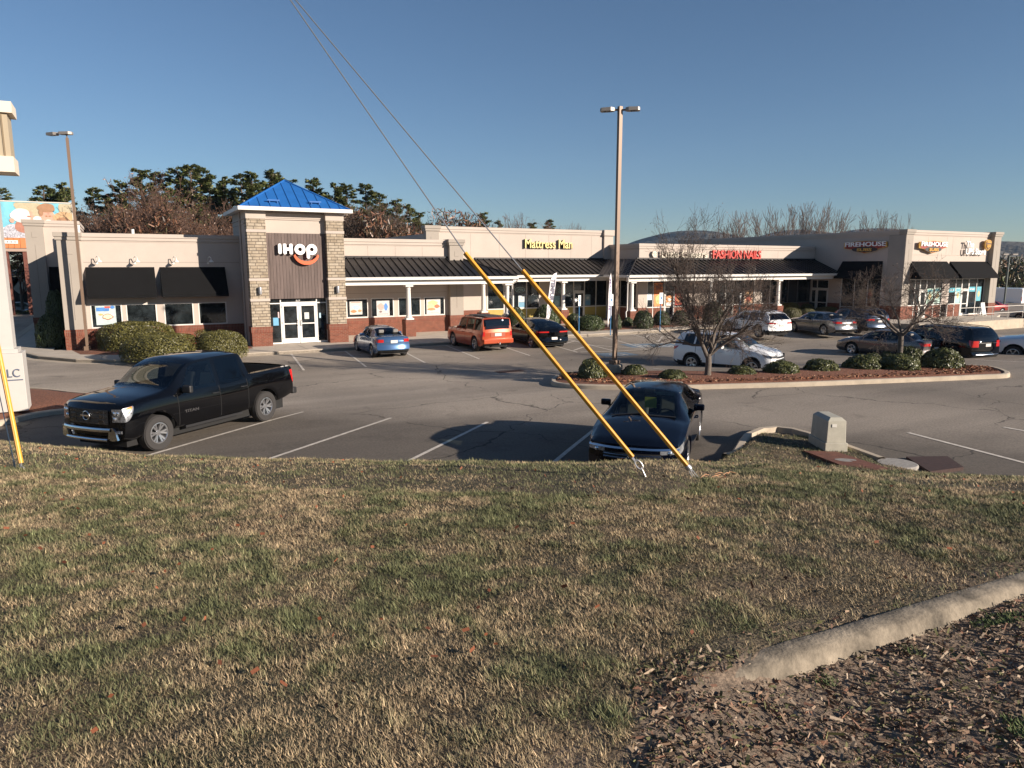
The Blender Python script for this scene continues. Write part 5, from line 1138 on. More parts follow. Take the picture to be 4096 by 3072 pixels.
# undergrowth behind the left wing and wooded slope at the right end
def thicket(name, label, x0, x1, y0, y1, n, zf, cols, s_=.14):
    X = RNG.uniform(x0, x1, n); Y = RNG.uniform(y0, y1, n); Z = np.array([zf(a, c) for a, c in zip(X, Y)])*RNG.random(n)**.6-1.0; C = np.stack([X, Y, Z], 1)
    a = RNG.normal(size=(n, 3)); a[:, 2] = abs(a[:, 2])*1.6; a /= np.linalg.norm(a, axis=1)[:, None]; b_ = np.cross(a, RNG.normal(size=(n, 3))); b_ /= np.linalg.norm(b_, axis=1)[:, None]; cl = np.array(cols)[RNG.integers(0, len(cols), n)]*(.5+.9*RNG.random(n))[:, None]
    me = quads_mesh(name, C, a*s_*1.8, b_*s_*.35, cl, MATS['leaf']); o = bpy.data.objects.new(name, me); COL.objects.link(o); tag(o, label, 'woodland', kind='stuff')
thicket('undergrowth', 'rusty brown undergrowth along the foot of the pines', -2.6, 36, 68, 82, 42000, lambda x, y: 8.0+1.5*math.sin(x*.6)+math.sin(x*1.7+1)+(y-68)*.12, [(.16, .075, .045), (.11, .07, .045), (.07, .06, .03), (.19, .09, .05)])
thicket('far_treeline', 'brown and green tree line beyond the right end of the shops', 95, 200, 78, 130, 52000, lambda x, y: 4.5+(y-78)*.07+1.3*math.sin(x*.35)+.8*math.sin(x*1.1), [(.12, .09, .045), (.075, .09, .035), (.14, .08, .045), (.05, .065, .03)], .3)
# distant hills
def hill(name, pts, y, depth, m):
    """ridge with a silhouette through photo points at distance y"""
    rows = []; T = [aty(px, py, y) for px, py in pts]; xs = np.linspace(T[0].x, T[-1].x, 70); top = np.interp(xs, [t.x for t in T], [t.z for t in T]); top = top+np.array([y*.0012*math.sin(i*.9)+y*.0006*math.sin(i*2.3) for i in range(70)])
    for f in np.linspace(-1, 1, 25):
        k = math.cos(f*math.pi/2)**1.0; rows.append([(x*(1+f*depth/y*.0), y+f*depth, -2+(z+2)*k*(1+.05*math.sin(x*.013+f*4))) for x, z in zip(xs, top)])
    b = MB(); b.grid(rows); o = b.build(name, m, smooth=True); structure(o)
HM = mat('wooded_hill', (.07, .062, .045), .95, noise=(.45, 30), bump=(1, 20))
hill('hills', [(2480, 1062), (2560, 1000), (2640, 958), (2700, 925), (2745, 915), (2800, 930), (2860, 958), (2930, 985), (3000, 1010), (3060, 1062)], 1500, 400, HM)
hill('hills', [(2960, 1062), (3030, 985), (3100, 950), (3180, 925), (3240, 935), (3330, 950), (3420, 925), (3490, 905), (3560, 915), (3700, 960), (3820, 1062)], 1300, 350, HM)
hill('hills', [(3780, 1062), (3880, 985), (3960, 955), (4010, 966), (4050, 972), (4096, 975), (4300, 955), (4700, 960), (5200, 1062)], 1250, 420, HM)

# unseen wooded rise behind the viewer, added to darken reflections and stop horizon glare
rows = []
for f in np.linspace(0, 1, 9):
    rows.append([(-260+640*g, -90-120*f, 1.5+(11+3*math.sin(g*19)+2*math.sin(g*47))*math.sin(f*math.pi*.62)) for g in np.linspace(0, 1, 60)])
b = MB(); b.grid(rows); structure(b.build('hills', HM, smooth=True))
structure((lambda q: (q.box((-60, -14, 1.8), (90, -3.2, 2.35)), q.build('road', ASPH))[1])(MB()))

# ================================================================== VEHICLES
def pchip(tab):
    X = np.array([t[0] for t in tab], float); Y = np.array([t[1] for t in tab], float); h = np.diff(X); dl = np.diff(Y)/h; n = len(X); m = np.zeros(n)
    for i in range(1, n-1):
        if dl[i-1]*dl[i] > 0: w1 = 2*h[i]+h[i-1]; w2_ = h[i]+2*h[i-1]; m[i] = (w1+w2_)/(w1/dl[i-1]+w2_/dl[i])
    m[0] = dl[0]; m[-1] = dl[-1]
    def f(x):
        x = min(max(x, X[0]), X[-1]); i = min(max(np.searchsorted(X, x)-1, 0), n-2); t = (x-X[i])/h[i]
        return float(Y[i]*(1+2*t)*(1-t)**2+h[i]*m[i]*t*(1-t)**2+Y[i+1]*t*t*(3-2*t)+h[i]*m[i+1]*t*t*(t-1))
    return f
CGLASS = glass_mat('car_glass', (.42, .48, .47), 1.0, .02); CTINT = glass_mat('privacy_glass', (.08, .09, .10), 1.0, .02)
SEAT = mat('grey_seat', (.20, .19, .175), .8); DASH = mat('dark_dash', (.03, .03, .032), .7); UNDER = mat('underbody', (.012, .012, .012), .95); SEAM = mat('panel_gap', (.006, .006, .006), .9)
MIRG = mat('dark_trim_gloss', (.01, .01, .011), .2, coat=.5)
WHEELS = {}
def wheel_meshes(r, w, spokes, rimf, kind):
    key = (r, w, spokes, rimf, kind)
    if key in WHEELS: return WHEELS[key]
    b = MB(); rr = r*rimf; h = w/2; M = Matrix.Rotation(R(-90), 4, 'X')     # axis along y, outer face at +y
    b.lathe([(rr, -h*.9), (rr+.02, -h), (r-.03, -h), (r-.008, -h*.75), (r, -h*.4), (r, h*.4), (r-.008, h*.75), (r-.03, h), (rr+.02, h), (rr, h*.88), (rr-.005, h*.5)], 36, M=M, cap=False); b.lathe([(rr, -h*.8), (.0, -h*.8)], 24, M=M, cap=False)
    for q in np.linspace(-.5, .5, 4)*w*.75: b.lathe([(r-.001, q-.004), (r-.012, q-.004), (r-.012, q+.004), (r-.001, q+.004)], 36, M=M, cap=False)
    tm = MB.build(b, 'tyre', [RUB], smooth=35); me_t = tm.data; bpy.data.objects.remove(tm)
    b = MB(); b.lathe([(rr-.002, h*.9), (rr-.02, h*.92), (rr-.03, h*.8), (rr-.035, -h*.2)], 36, 0, M=M, cap=False); b.lathe([(rr-.03, h*.05), (0, h*.05)], 24, 1, M=M, cap=False); b.lathe([(.065, h*.55), (.06, h*.66), (0, h*.68)], 16, 0, M=M)
    for i in range(spokes):
        a = 2*math.pi*i/spokes; offs = ((-.09, .09) if kind == 'split' else (0,))
        for o_ in offs:
            ca, sa = math.cos(a), math.sin(a); ca2, sa2 = math.cos(a+o_*2), math.sin(a+o_*2); wd = .022 if kind == 'split' else rr*.11
            p0 = Vector((ca*.04, 0, sa*.04)); p1 = Vector((ca2*(rr-.022), 0, sa2*(rr-.022))); t = (p1-p0).normalized(); nn = Vector((-t.z, 0, t.x))*wd; y0, y1 = h*.58, h*.80
            b.add([(p0-nn*.9+Vector((0, y0, 0))), (p0+nn*.9+Vector((0, y0, 0))), (p1+nn+Vector((0, y1, 0))), (p1-nn+Vector((0, y1, 0))), (p0-nn*.9+Vector((0, y0-.04, 0))), (p0+nn*.9+Vector((0, y0-.04, 0))), (p1+nn+Vector((0, y1-.05, 0))), (p1-nn+Vector((0, y1-.05, 0)))], [(0, 3, 2, 1), (0, 1, 5, 4), (1, 2, 6, 5), (3, 0, 4, 7)], 0)
    rm = b.build('rim', [SIL, BLK], smooth=30); me_r = rm.data; bpy.data.objects.remove(rm); WHEELS[key] = (me_t, me_r); return WHEELS[key]

def car(name, label, cat, loc, heading, paint, S, group=None, tilt=None):
    L, W, H, wb, r = S['L'], S['W'], S['H'], S['wb'], S['r']; hw = W/2; xf = S.get('xf', wb/2+.02); xr = xf-wb
    zb = pchip(S['zb']); zt = pchip(S['zt']); zl = pchip(S['zl']); wt = pchip(S['wt']); wp = pchip(S['w'])
    crown = pchip(S.get('crown', [(-L/2, .02), (-L/2+.3, .05), (0, .07), (L/2-.3, .06), (L/2, .02)])); bow = S.get('bow', .16); bulge = S.get('bulge', .05); zbul = S.get('zbul', .42)
    t = thing(name, label, cat, loc, R(heading), group=group, local=True)
    if tilt: t.rotation_euler = (tilt[0], tilt[1], R(heading))
    Ra = r+S.get('gap', .055)
    def D(x, y, z):
        """plan rounding and bumper swell at the two ends"""
        e = (abs(x)-(L/2-.75))/.75
        if e > 0:
            s_ = 1 if x > 0 else -1; k = S.get('bowf', bow) if s_ > 0 else S.get('bowr', bow); x = x-s_*k*min(1, abs(y)/hw)**2.6*e+s_*bulge*math.exp(-((z-zbul)/.16)**2)*max(0, e)**2
        return (x, y, z)
    def arch(x):
        z = zb(x)
        for xa in (xf, xr):
            if abs(x-xa) < Ra: z = max(z, r+math.sqrt(Ra*Ra-(x-xa)**2))
        return z
    def ylow(x, z):
        """half width of the body side below the shoulder"""
        w_ = wp(x)*hw; b_ = zb(x); tz = (z-b_)/max(.05, zl(x)-b_); return w_*(1-.055*max(0, tz-.55)**2*4-.05*max(0, .35-tz)**2*6)
    def yside(x, z):
        s_ = zl(x)
        if z <= s_: return ylow(x, z)
        ze_ = zt(x)-crown(x); y0 = ylow(x, s_); k = min(1, (z-s_)/max(.01, ze_-s_)); return y0+(wt(x)*hw-y0)*k
    def ztop(x, y): k = min(1, abs(y)/max(.05, wt(x)*hw)); return zt(x)-crown(x)*k**2.4
    NL, NG_, NR = 9, 6, 7
    xs = sorted(set([round(float(v), 4) for v in np.concatenate([np.linspace(-L/2, L/2, 79)]+[xa+Ra*np.cos(np.linspace(0, math.pi, 15))*.9995 for xa in (xf, xr)]+[[xa+s_*(Ra+.002) for xa in (xf, xr) for s_ in (1, -1)]])]))
    bed = S.get('bed'); wins = S['wins']; ws = S['ws']; rs = S.get('rs')
    verts = []; ring = []
    for x in xs:
        a = arch(x); s_ = max(zl(x), a+.03); pts = [(x, 0, a), (x, ylow(x, a)*.80, a), (x, ylow(x, a)*.965, a)]
        for j in range(1, NL+1): z = a+(s_-a)*(j/NL)**1.0; pts.append((x, ylow(x, z), z) if j > 1 or True else None)
        ze_ = max(s_+.004, zt(x)-crown(x))
        for j in range(1, NG_+1): z = s_+(ze_-s_)*j/NG_; pts.append((x, yside(x, z), z))
        for j in range(1, NR+1): y = wt(x)*hw*(1-j/NR); pts.append((x, y, max(ze_, ztop(x, y))))
        ring.append(pts)
    m = len(ring[0]); parts = {}
    def face_kind(i, j):
        x = (xs[i]+xs[i+1])/2; p = [ring[i][j], ring[i][j+1], ring[i+1][j], ring[i+1][j+1]]; y = sum(q[1] for q in p)/4; z = sum(q[2] for q in p)/4
        if j <= 1: return 'under'
        glass_lo = 2+NL
        if bed and bed[0] < x < bed[1] and z > zl(x)-.01 and y < hw*.86: return None
        if glass_lo <= j < glass_lo+NG_:
            ze_ = zt(x)-crown(x); k = (z-zl(x))/max(.01, ze_-zl(x))
            for (a0, a1, b0, b1) in wins:
                xa = a0+(a1-a0)*k; xb = b0+(b1-b0)*k
                if xa+.05 < x < xb-.05 and .10 < k < .86: return None
        if j >= glass_lo+NG_ and y < wt(x)*hw*.9:
            if ws[0]+.06 < x < ws[1]-.06: return None
            if rs and rs[0]+.05 < x < rs[1]-.05: return None
        zc = S.get('clad')
        if zc:
            if z < zc or any(math.hypot(x-xa, z-r) < Ra+S.get('cladw', .07) for xa in (xf, xr)): return 'cladding'
        if S.get('bumper_dark') and abs(x) > L/2-.42 and z < S['bumper_dark']: return 'cladding'
        return 'body'
    for sgn in (1, -1):
        for i in range(len(xs)-1):
            for j in range(m-1):
                k = face_kind(i, j)
                if k is None: continue
                q = [ring[i][j], ring[i+1][j], ring[i+1][j+1], ring[i][j+1]]; q = [D(a, sgn*c, z) for a, c, z in q]
                if sgn < 0: q = q[::-1]
                parts.setdefault('body' if k == 'under' else k, []).append((q, 1 if k == 'under' else 0))
    for end in (0, -1):                                  # end faces
        x = xs[end]; rg = ring[end][2:]; prof = [(p[1], p[2]) for p in rg]
        for a, c in zip(prof, prof[1:]):
            if abs(c[1]-a[1]) < 1e-4: continue
            n = 10
            for i in range(n):
                f0, f1 = -1+2*i/n, -1+2*(i+1)/n; q = [D(x, a[0]*f0, a[1]), D(x, a[0]*f1, a[1]), D(x, c[0]*f1, c[1]), D(x, c[0]*f0, c[1])]
                zc = (a[1]+c[1])/2; k = 'cladding' if (S.get('bumper_dark') and zc < S['bumper_dark']) else 'body'; parts.setdefault(k, []).append((q if end == -1 else q[::-1], 0))
    for nme, fl in parts.items():
        cache = {}; b = MB()
        for q, mi in fl:
            ids = []
            for p in q:
                kx = (round(p[0], 4), round(p[1], 4), round(p[2], 4))
                if kx not in cache: cache[kx] = len(b.v); b.v.append(p)
                ids.append(cache[kx])
            u_ = []
            for i_ in ids:
                if i_ not in u_: u_.append(i_)
            if len(u_) >= 3: b.f.append(tuple(u_)); b.mi.append(mi)
        b.build(nme, [paint, UNDER] if nme == 'body' else [BLK], t, smooth=42)
    def patch(nme, m_, fn, nu_=10, nv=6, off=.006, parent=t, axis='y', sides=(1, -1), thick=False, flipn=False):
        """surface patch; fn(u,v)->(x,y,z) before end rounding"""
        out = []
        for sg in sides:
            b = MB(); rows = []
            for i in range(nu_+1):
                row = []
                for j in range(nv+1):
                    x, y, z = fn(i/nu_, j/nv); p = D(x, y*sg, z); row.append(p)
                rows.append(row)
            b.grid(rows, flip=(sg < 0) != flipn); out.append(b.build(nme, m_, parent, smooth=True))
        return out
    # side windows
    for wi, (a0, a1, b0, b1) in enumerate(wins):
        gm = CTINT if wi in S.get('tint', ()) else CGLASS
        def fn(u, v, a0=a0, a1=a1, b0=b0, b1=b1):
            k = .05+.87*v; x = (a0+(a1-a0)*k)*(1-u)+(b0+(b1-b0)*k)*u; ze_ = zt(x)-crown(x); z = zl(x)+(ze_-zl(x))*k; return (x, yside(x, z)+.004, z)
        patch('side_window', gm, fn)
        for v0, nm in ((0.0, 'window_sill_strip'),):
            pass
    # dark window surround strips
    a0, a1, b0, b1 = wins[0][0], wins[0][1], wins[-1][2], wins[-1][3]
    # windscreen and rear glass
    def scr(x0, x1, yf=.94):
        def fn(u, v):
            x = x0+(x1-x0)*u; y = wt(x)*hw*yf*(2*v-1); return (x, y, ztop(x, y)+.006)
        return fn
    patch('windscreen', CGLASS, scr(*ws), 12, 10, sides=(1,))
    if rs: patch('rear_window', S.get('rglass', CTINT), scr(*rs), 10, 10, sides=(1,))
    if S.get('rwin'):                                    # upright tailgate glass
        z0, z1, f = S['rwin']; xe = -L/2
        patch('rear_window', CTINT, lambda u, v: (xe-.006, (2*v-1)*yside(xe, z0+(z1-z0)*u)*f, z0+(z1-z0)*u), 4, 10, sides=(1,), flipn=False)
    # underbody block, interior
    b = MB(); b.box((-L/2+.25, -hw+.28, .2), (L/2-.3, hw-.28, .62 if H < 1.6 else .72)); b.build('underbody', UNDER, t)
    if not S.get('noint'):
        zs = S.get('seat', .42); xs0 = ws[0] if ws[0] < ws[1] else ws[1]
        for k, (sx, nm) in enumerate(((S.get('fseat', -.05), 'seat'), (S.get('rseat', -.95), 'seat'))):
            for sy in (-.36, .36):
                b = MB(); b.box((sx-.25, sy-.25, zs+.05), (sx+.28, sy+.25, zs+.22)); M = Matrix.Translation((sx-.27, sy, zs+.15)) @ Matrix.Rotation(R(-14), 4, 'Y'); b.box((-.07, -.24, 0), (.07, .24, .58), M=M); b.box((-.05, -.13, .62), (.05, .13, .78), M=M); b.build(nm, SEAT, t, bevel=.04)
        b = MB(); dx = S.get('dash', ws[1]-.15); b.box((dx-.45, -hw*.82, zl(dx)-.28), (dx+.05, hw*.82, zl(dx)-.03)); b.build('dashboard', DASH, t, bevel=.03)
        M = Matrix.Translation((dx-.52, .36, zl(dx)-.02)) @ Matrix.Rotation(R(-65), 4, 'Y'); b = MB(); b.tube([tuple(M @ Vector((.18*math.cos(a), .18*math.sin(a), 0))) for a in np.linspace(0, 2*math.pi, 25)], .014, 6); b.box((-.03, -.17, -.01), (.03, .17, .01), M=M); b.build('steering_wheel', DASH, t)
    # wheels
    mt, mr = wheel_meshes(r, S.get('tw', .22), S.get('spokes', 5), S.get('rimf', .68), S.get('rim', 'plain'))
    for xa in (xf, xr):
        for sg in (1, -1):
            o = bpy.data.objects.new('wheel', mt); COL.objects.link(o); o.parent = t; o.location = (xa, sg*(hw*S.get('wtrack', .985)-S.get('tw', .22)/2), r); o.rotation_euler = (0, 0, 0 if sg > 0 else math.pi)
            q = bpy.data.objects.new('rim', mr); COL.objects.link(q); q.parent = o
            o.rotation_euler = (0, 0 if sg > 0 else 0, 0 if sg > 0 else math.pi)
    # door gaps, handles, mirrors
    gaps = MB()
    for x0 in S.get('doors', ()):
        n = 12
        for sg in (1, -1):
            rows = []
            for i in range(n+1):
                z = arch(x0)+.05+(zl(x0)-arch(x0)-.02)*i/n; rows.append([D(x0-.008, sg*(yside(x0, z)+.003), z), D(x0+.008, sg*(yside(x0, z)+.003), z)])
            gaps.grid(rows, flip=sg > 0)
    if S.get('doors'): gaps.build('door_gap', SEAM, t)
    for x0 in S.get('handles', ()):
        for sg in (1, -1):
            z0 = zl(x0)-.13; y0 = ylow(x0, z0); b = MB(); b.tube([(x0-.1, sg*(y0-.0), z0), (x0-.08, sg*(y0+.035), z0), (x0+.08, sg*(y0+.035), z0), (x0+.1, sg*(y0), z0)], .016, 6); b.build('door_handle', S.get('handlem', paint), t, smooth=50)
    xm = S.get('mirror', ws[0]-.25)
    for sg in (1, -1):
        z0 = zl(xm)+.07; y0 = yside(xm, z0); ms = S.get('mirs', 1.0); b = MB(); M = Matrix.Translation((xm, sg*(y0+.16*ms), z0+.03)) @ Matrix.Diagonal((.07*ms, .125*ms, .085*ms*S.get('mirt', 1), 1)); b.box((-.8, -1, -.9), (.8, 1, .9), M=M); mo = b.build('wing_mirror', S.get('mirm', paint), t, bevel=.03)
        b = MB(); b.tube([(xm+.02, sg*(y0-.03), z0-.06), (xm, sg*(y0+.09), z0-.02)], .025, 6); b.build('mirror_arm', BLK, mo)
    # lamps: strips wrapping the corner, given as (ycap_in, z0, z1, side_len, rise)
    def wrap(nme, m_, end, yin, z0, z1, ln, rise=0, z0in=None, z1in=None, off=.008):
        """strip from |y|=yin across the end face and round along the side for ln metres"""
        xe = end*L/2; z0in = z0 if z0in is None else z0in; z1in = z1 if z1in is None else z1in
        yc = yside(xe, (z0+z1)/2); A = yc-yin; T = A+ln
        for sg in (1, -1):
            rows = []; n = 16
            for i in range(n+1):
                s_ = T*i/n; row = []
                for j in range(4):
                    if s_ <= A: f = s_/max(A, 1e-3); zz0 = z0in+(z0-z0in)*f; zz1 = z1in+(z1-z1in)*f; z = zz0+(zz1-zz0)*j/3; p = D(xe, yin+s_*(yside(xe, z)/yc if yc else 1), z); p = (p[0]+end*off, p[1]*sg, p[2])
                    else: g_ = (s_-A)/max(ln, 1e-3); zz1 = z1+rise*g_; zz0 = z0+(zz1-z0)*(g_**2)*.9; z = zz0+(zz1-zz0)*j/3; x = xe-end*(s_-A); p = D(x, yside(x, z), z); p = (p[0]+end*off*(1-g_), (p[1]+off*.6)*sg, p[2])
                    row.append(p)
                rows.append(row)
            b = MB(); b.grid(rows, flip=(sg > 0) != (end > 0)); b.build(nme, m_, t, smooth=True)
    def capq(nme, m_, end, y0, y1, z0, z1, off=.01, ny=8, parent=t, z0b=None):
        """panel on the end face following its curve"""
        xe = end*L/2; rows = []
        for i in range(ny+1):
            y = y0+(y1-y0)*i/ny; rows.append([(D(xe, y, z0)[0]+end*off, y, z0), (D(xe, y, z1)[0]+end*off, y, z1)])
        b = MB(); b.grid(rows, flip=end > 0); bb = MB()
        th = .012*end
        k = len(b.v); 
        return b.build(nme, m_, parent, smooth=True)
    t_api = dict(D=D, yside=yside, zt=zt, zl=zl, ztop=ztop, wrap=wrap, capq=capq, t=t, L=L, hw=hw, H=H, xf=xf, xr=xr, patch=patch, wt=wt)
    for a in S.get('wraps', ()): wrap(*a)
    for a in S.get('caps', ()): capq(*a)
    if S.get('rails'):
        x0, x1, m_ = S['rails']
        for sg in (1, -1):
            b = MB(); pts = [(x0+(x1-x0)*f, sg*wt(x0+(x1-x0)*f)*hw*.93, ztop(x0+(x1-x0)*f, wt(x0+(x1-x0)*f)*hw*.93)+(.05 if 0 < f < 1 else -.01)) for f in (0, .06, .3, .5, .7, .94, 1)]; b.tube(pts, .018, 6); b.build('roof_rail', m_, t, smooth=60)
    return t, t_api

def tables(kind, L, W, H, gc=.2):
    """profile tables for the common body shapes"""
    a, f = -L/2, L/2
    if kind == 'sedan':
        return dict(zb=[(a, .42), (a+.12, .30), (a+.5, gc+.02), (0, gc), (f-.6, gc), (f-.1, .24), (f, .30)],
            zt=[(a, .82), (a+.06, H*.70), (a+.15, H*.735), (a+.62, H*.755), (a+1.0, H*.87), (a+1.55, H*.975), (a+2.2, H), (a+2.75, H*.985), (f-1.75, H*.89), (f-1.28, H*.715), (f-1.0, H*.69), (f-.45, H*.615), (f-.15, H*.53), (f, .62)],
            zl=[(a, .74), (a+.1, H*.655), (a+.9, H*.675), (0, H*.645), (f-1.3, H*.63), (f-.5, H*.54), (f-.12, H*.45), (f, .56)],
            wt=[(a, .86), (a+.2, .84), (a+.7, .76), (a+1.2, .66), (a+1.7, .63), (f-2.0, .645), (f-1.35, .76), (f-.9, .82), (f-.3, .84), (f, .86)],
            w=[(a, .92), (a+.25, .965), (a+.8, 1), (f-.9, 1), (f-.3, .965), (f, .90)],
            ws=(f-1.9-.25, f-1.26), rs=(a+.66, a+1.42), wins=[(a+1.13, a+1.55, a+2.02, a+2.02), (a+2.1, a+2.1, f-1.52, f-2.2)], doors=(a+1.35, a+2.06, f-1.45), handles=(a+1.5, a+2.35))
    if kind == 'suv':
        return dict(zb=[(a, .48), (a+.15, .34), (a+.5, gc+.06), (0, gc+.04), (f-.6, gc+.05), (f-.1, .28), (f, .34)],
            zt=[(a, H*.62), (a+.04, H*.70), (a+.22, H*.88), (a+.36, H*.965), (a+.9, H*.995), (a+1.9, H), (f-2.0, H*.975), (f-1.72, H*.93), (f-1.15, H*.725), (f-.95, H*.69), (f-.4, H*.63), (f-.12, H*.56), (f, .72)],
            zl=[(a, H*.56), (a+.1, H*.63), (a+.9, H*.635), (0, H*.61), (f-1.2, H*.61), (f-.45, H*.55), (f-.1, H*.47), (f, .62)],
            wt=[(a, .88), (a+.1, .84), (a+.3, .72), (a+.9, .715), (f-1.95, .70), (f-1.2, .80), (f-.8, .84), (f-.3, .86), (f, .86)],
            w=[(a, .93), (a+.25, .975), (a+.8, 1), (f-.9, 1), (f-.3, .97), (f, .91)],
            ws=(f-1.98, f-1.14), rs=None, wins=[(a+.45, a+.62, a+1.02, a+1.08), (a+1.1, a+1.16, a+1.98, a+1.98), (a+2.06, a+2.06, f-1.35, f-2.0)], doors=(a+1.15, a+2.02, f-1.35), handles=(a+1.35, a+2.25), crown=[(a, .02), (a+.3, .05), (0, .06), (f-.3, .05), (f, .02)])
def paint(n, c, metal=.55, rough=.25, spec=.4): return mat(n, c, rough, metal=metal, coat=1.0, spec=spec)
PBLK = paint('black_paint', (.002, .0022, .003), 0, .2, .0); PNAVY = paint('navy_black_paint', (.002, .0032, .008), 0, .2, .0); PWHT = paint('white_paint', (.80, .80, .79), 0, .3); PORG = paint('orange_paint', (.40, .06, .016), .3, .3)
PBLU = paint('steel_blue_paint', (.07, .14, .27), .55); PSIL = paint('silver_paint', (.17, .17, .175), .7); PTAU = paint('taupe_paint', (.095, .082, .078), .6); PDBL = paint('dark_blue_grey_paint', (.045, .06, .09), .6)

# ---- black crew cab pickup
L, W, H = 5.66, 2.02, 1.98; a, f = -L/2, L/2
S = dict(L=L, W=W, H=H, wb=3.50, r=.405, tw=.26, xf=1.88, gap=.08, spokes=6, rim='split', rimf=.60, bow=.10, bowf=.17, bulge=.03, zbul=.55,
    zb=[(a, .62), (a+.15, .58), (a+.6, .50), (0, .42), (f-.7, .42), (f-.2, .38), (f, .42)],
    zt=[(a, 1.34), (a+.05, 1.40), (a+1.72, 1.38), (a+1.76, 1.40), (a+1.83, 1.80), (a+1.95, 1.96), (a+2.7, 1.985), (a+3.3, 1.96), (f-1.95, 1.82), (f-1.35, 1.37), (f-1.15, 1.33), (f-.55, 1.27), (f-.16, 1.20), (f-.03, 1.12), (f, 1.05)],
    zl=[(a, 1.25), (a+.1, 1.30), (a+1.7, 1.28), (a+1.9, 1.22), (0, 1.19), (f-1.4, 1.20), (f-.7, 1.17), (f-.2, 1.10), (f, .98)],
    wt=[(a, .93), (a+1.7, .93), (a+1.85, .76), (a+2.2, .735), (f-2.2, .735), (f-1.45, .84), (f-1.1, .87), (f-.4, .88), (f, .86)], w=[(a, .975), (a+.4, 1), (f-1.0, 1), (f-.3, .985), (f, .93)],
    crown=[(a, .02), (a+1.7, .02), (a+1.9, .05), (0, .07), (f-1.3, .05), (f-.3, .05), (f, .03)],
    ws=(f-2.08, f-1.34), rs=None, wins=[(a+1.98, a+2.02, a+2.78, a+2.78), (a+2.9, a+2.9, f-1.5, f-2.1)], tint=(0,), bed=(a+.10, a+1.70), doors=(a+1.88, a+2.84, f-1.52), handles=(a+2.02, a+2.98), handlem=BLK, mirs=1.0, mirt=1.15, mirm=BLK, mirror=f-1.72, fseat=.1, rseat=-.75, seat=.75,
    wraps=[('headlight', HEAD, 1, .66, .80, 1.08, .26, .05), ('indicator', ORL, 1, .93, .93, 1.07, .22, .05, None, None, .016), ('tail_light', REDL, -1, .86, .92, 1.28, .12, .0)],
    caps=[('grille', BLK, 1, -.58, .58, .74, 1.06, .02), ('number_plate_blank', PLATE, -1, -.16, .16, .72, .86, .02)], bumper_dark=0)
tk, A = car('pickup_truck', 'large black crew cab pickup parked nose towards the grass bank', 'pickup truck', (1.36, 19.62, .03), 219.5, PBLK, S, tilt=(0, R(-.4)))
D = A['D']; t = A['t']
b = MB(); b.box((a+.08, -.80, .92), (a+1.76, .80, .95)); b.box((a+.085, -.82, .95), (a+.12, .82, 1.36)); b.box((a+1.72, -.82, .95), (a+1.755, .82, 1.38)); b.box((a+.12, -.84, .95), (a+1.72, -.80, 1.36)); b.box((a+.12, .80, .95), (a+1.72, .84, 1.36)); b.build('cargo_bed', BLK, t)
for dz, h in ((.86, .03), (.985, .03), (.75, .03)):
    rows = [[(D(f, y, dz)[0]+.03, y, dz), (D(f, y, dz+h)[0]+.03, y, dz+h)] for y in np.linspace(-.56, .56, 9)]; b = MB(); b.grid(rows, flip=True); b.build('grille_bar', mat('dark_gloss_bar', (.02, .02, .022), .2, coat=1), t)
g = MB()                                                     # fine mesh dots of the grille
for i in range(46):
    for j in range(9):
        y = -.54+1.08*i/45+(j % 2)*.012; z = .765+.032*j; xx = D(f, y, z)[0]+.024
        if abs(y) < .13: continue
        g.add([(xx, y-.006, z-.006), (xx, y+.006, z-.006), (xx, y+.006, z+.006), (xx, y-.006, z+.006)], [(0, 1, 2, 3)])
g.build('grille_mesh', mat('dim_chrome', (.25, .25, .26), .3, metal=.9), t)
rg = [(D(f, 0, .92)[0]+.05, .095*math.cos(q), .92+.095*math.sin(q)) for q in np.linspace(0, 2*math.pi, 29)]; b = MB(); b.tube(rg, .013, 8, cap=False); b.box((rg[0][0]-.012, -.15, .905), (rg[0][0]+.014, .15, .937)); b.build('emblem', CHR, t, smooth=50)
for sg in (1, -1):
    for (z0, z1) in ((.77, .84), (.88, .95), (.99, 1.04)):
        y0 = .42*sg; b = MB(); b.box((D(f, y0, z0)[0]+.02, y0-.07, z0), (D(f, y0, z0)[0]+.035, y0+.07, z1)); b.build('grille_insert', MATS['dark_gloss_bar'], t)
    for (yy, zz) in ((.72, .87), (.80, .99), (.72, .99)):
        M = Matrix.Translation((D(f, yy, zz)[0]+.012, yy*sg, zz)) @ Matrix.Rotation(R(90), 4, 'Y'); b = MB(); b.lathe([(.045, 0), (.04, .012), (0, .016)], 14, M=M); b.build('lamp_lens', mat('bright_lens', (.85, .87, .9), .05, metal=.9), t, smooth=True)
for nm, z0, z1, yy, m_ in (('chrome_bumper', .60, .685, .70, CHR), ('lower_bumper', .40, .455, .62, CHR)):
    rows = [[(D(f, y, .6)[0]+.10, y, z0), (D(f, y, .6)[0]+.115, y, (z0+z1)/2), (D(f, y, .6)[0]+.09, y, z1)] for y in np.linspace(-yy, yy, 15)]; b = MB(); b.grid(rows, flip=True); b.build(nm, m_, t, smooth=True)
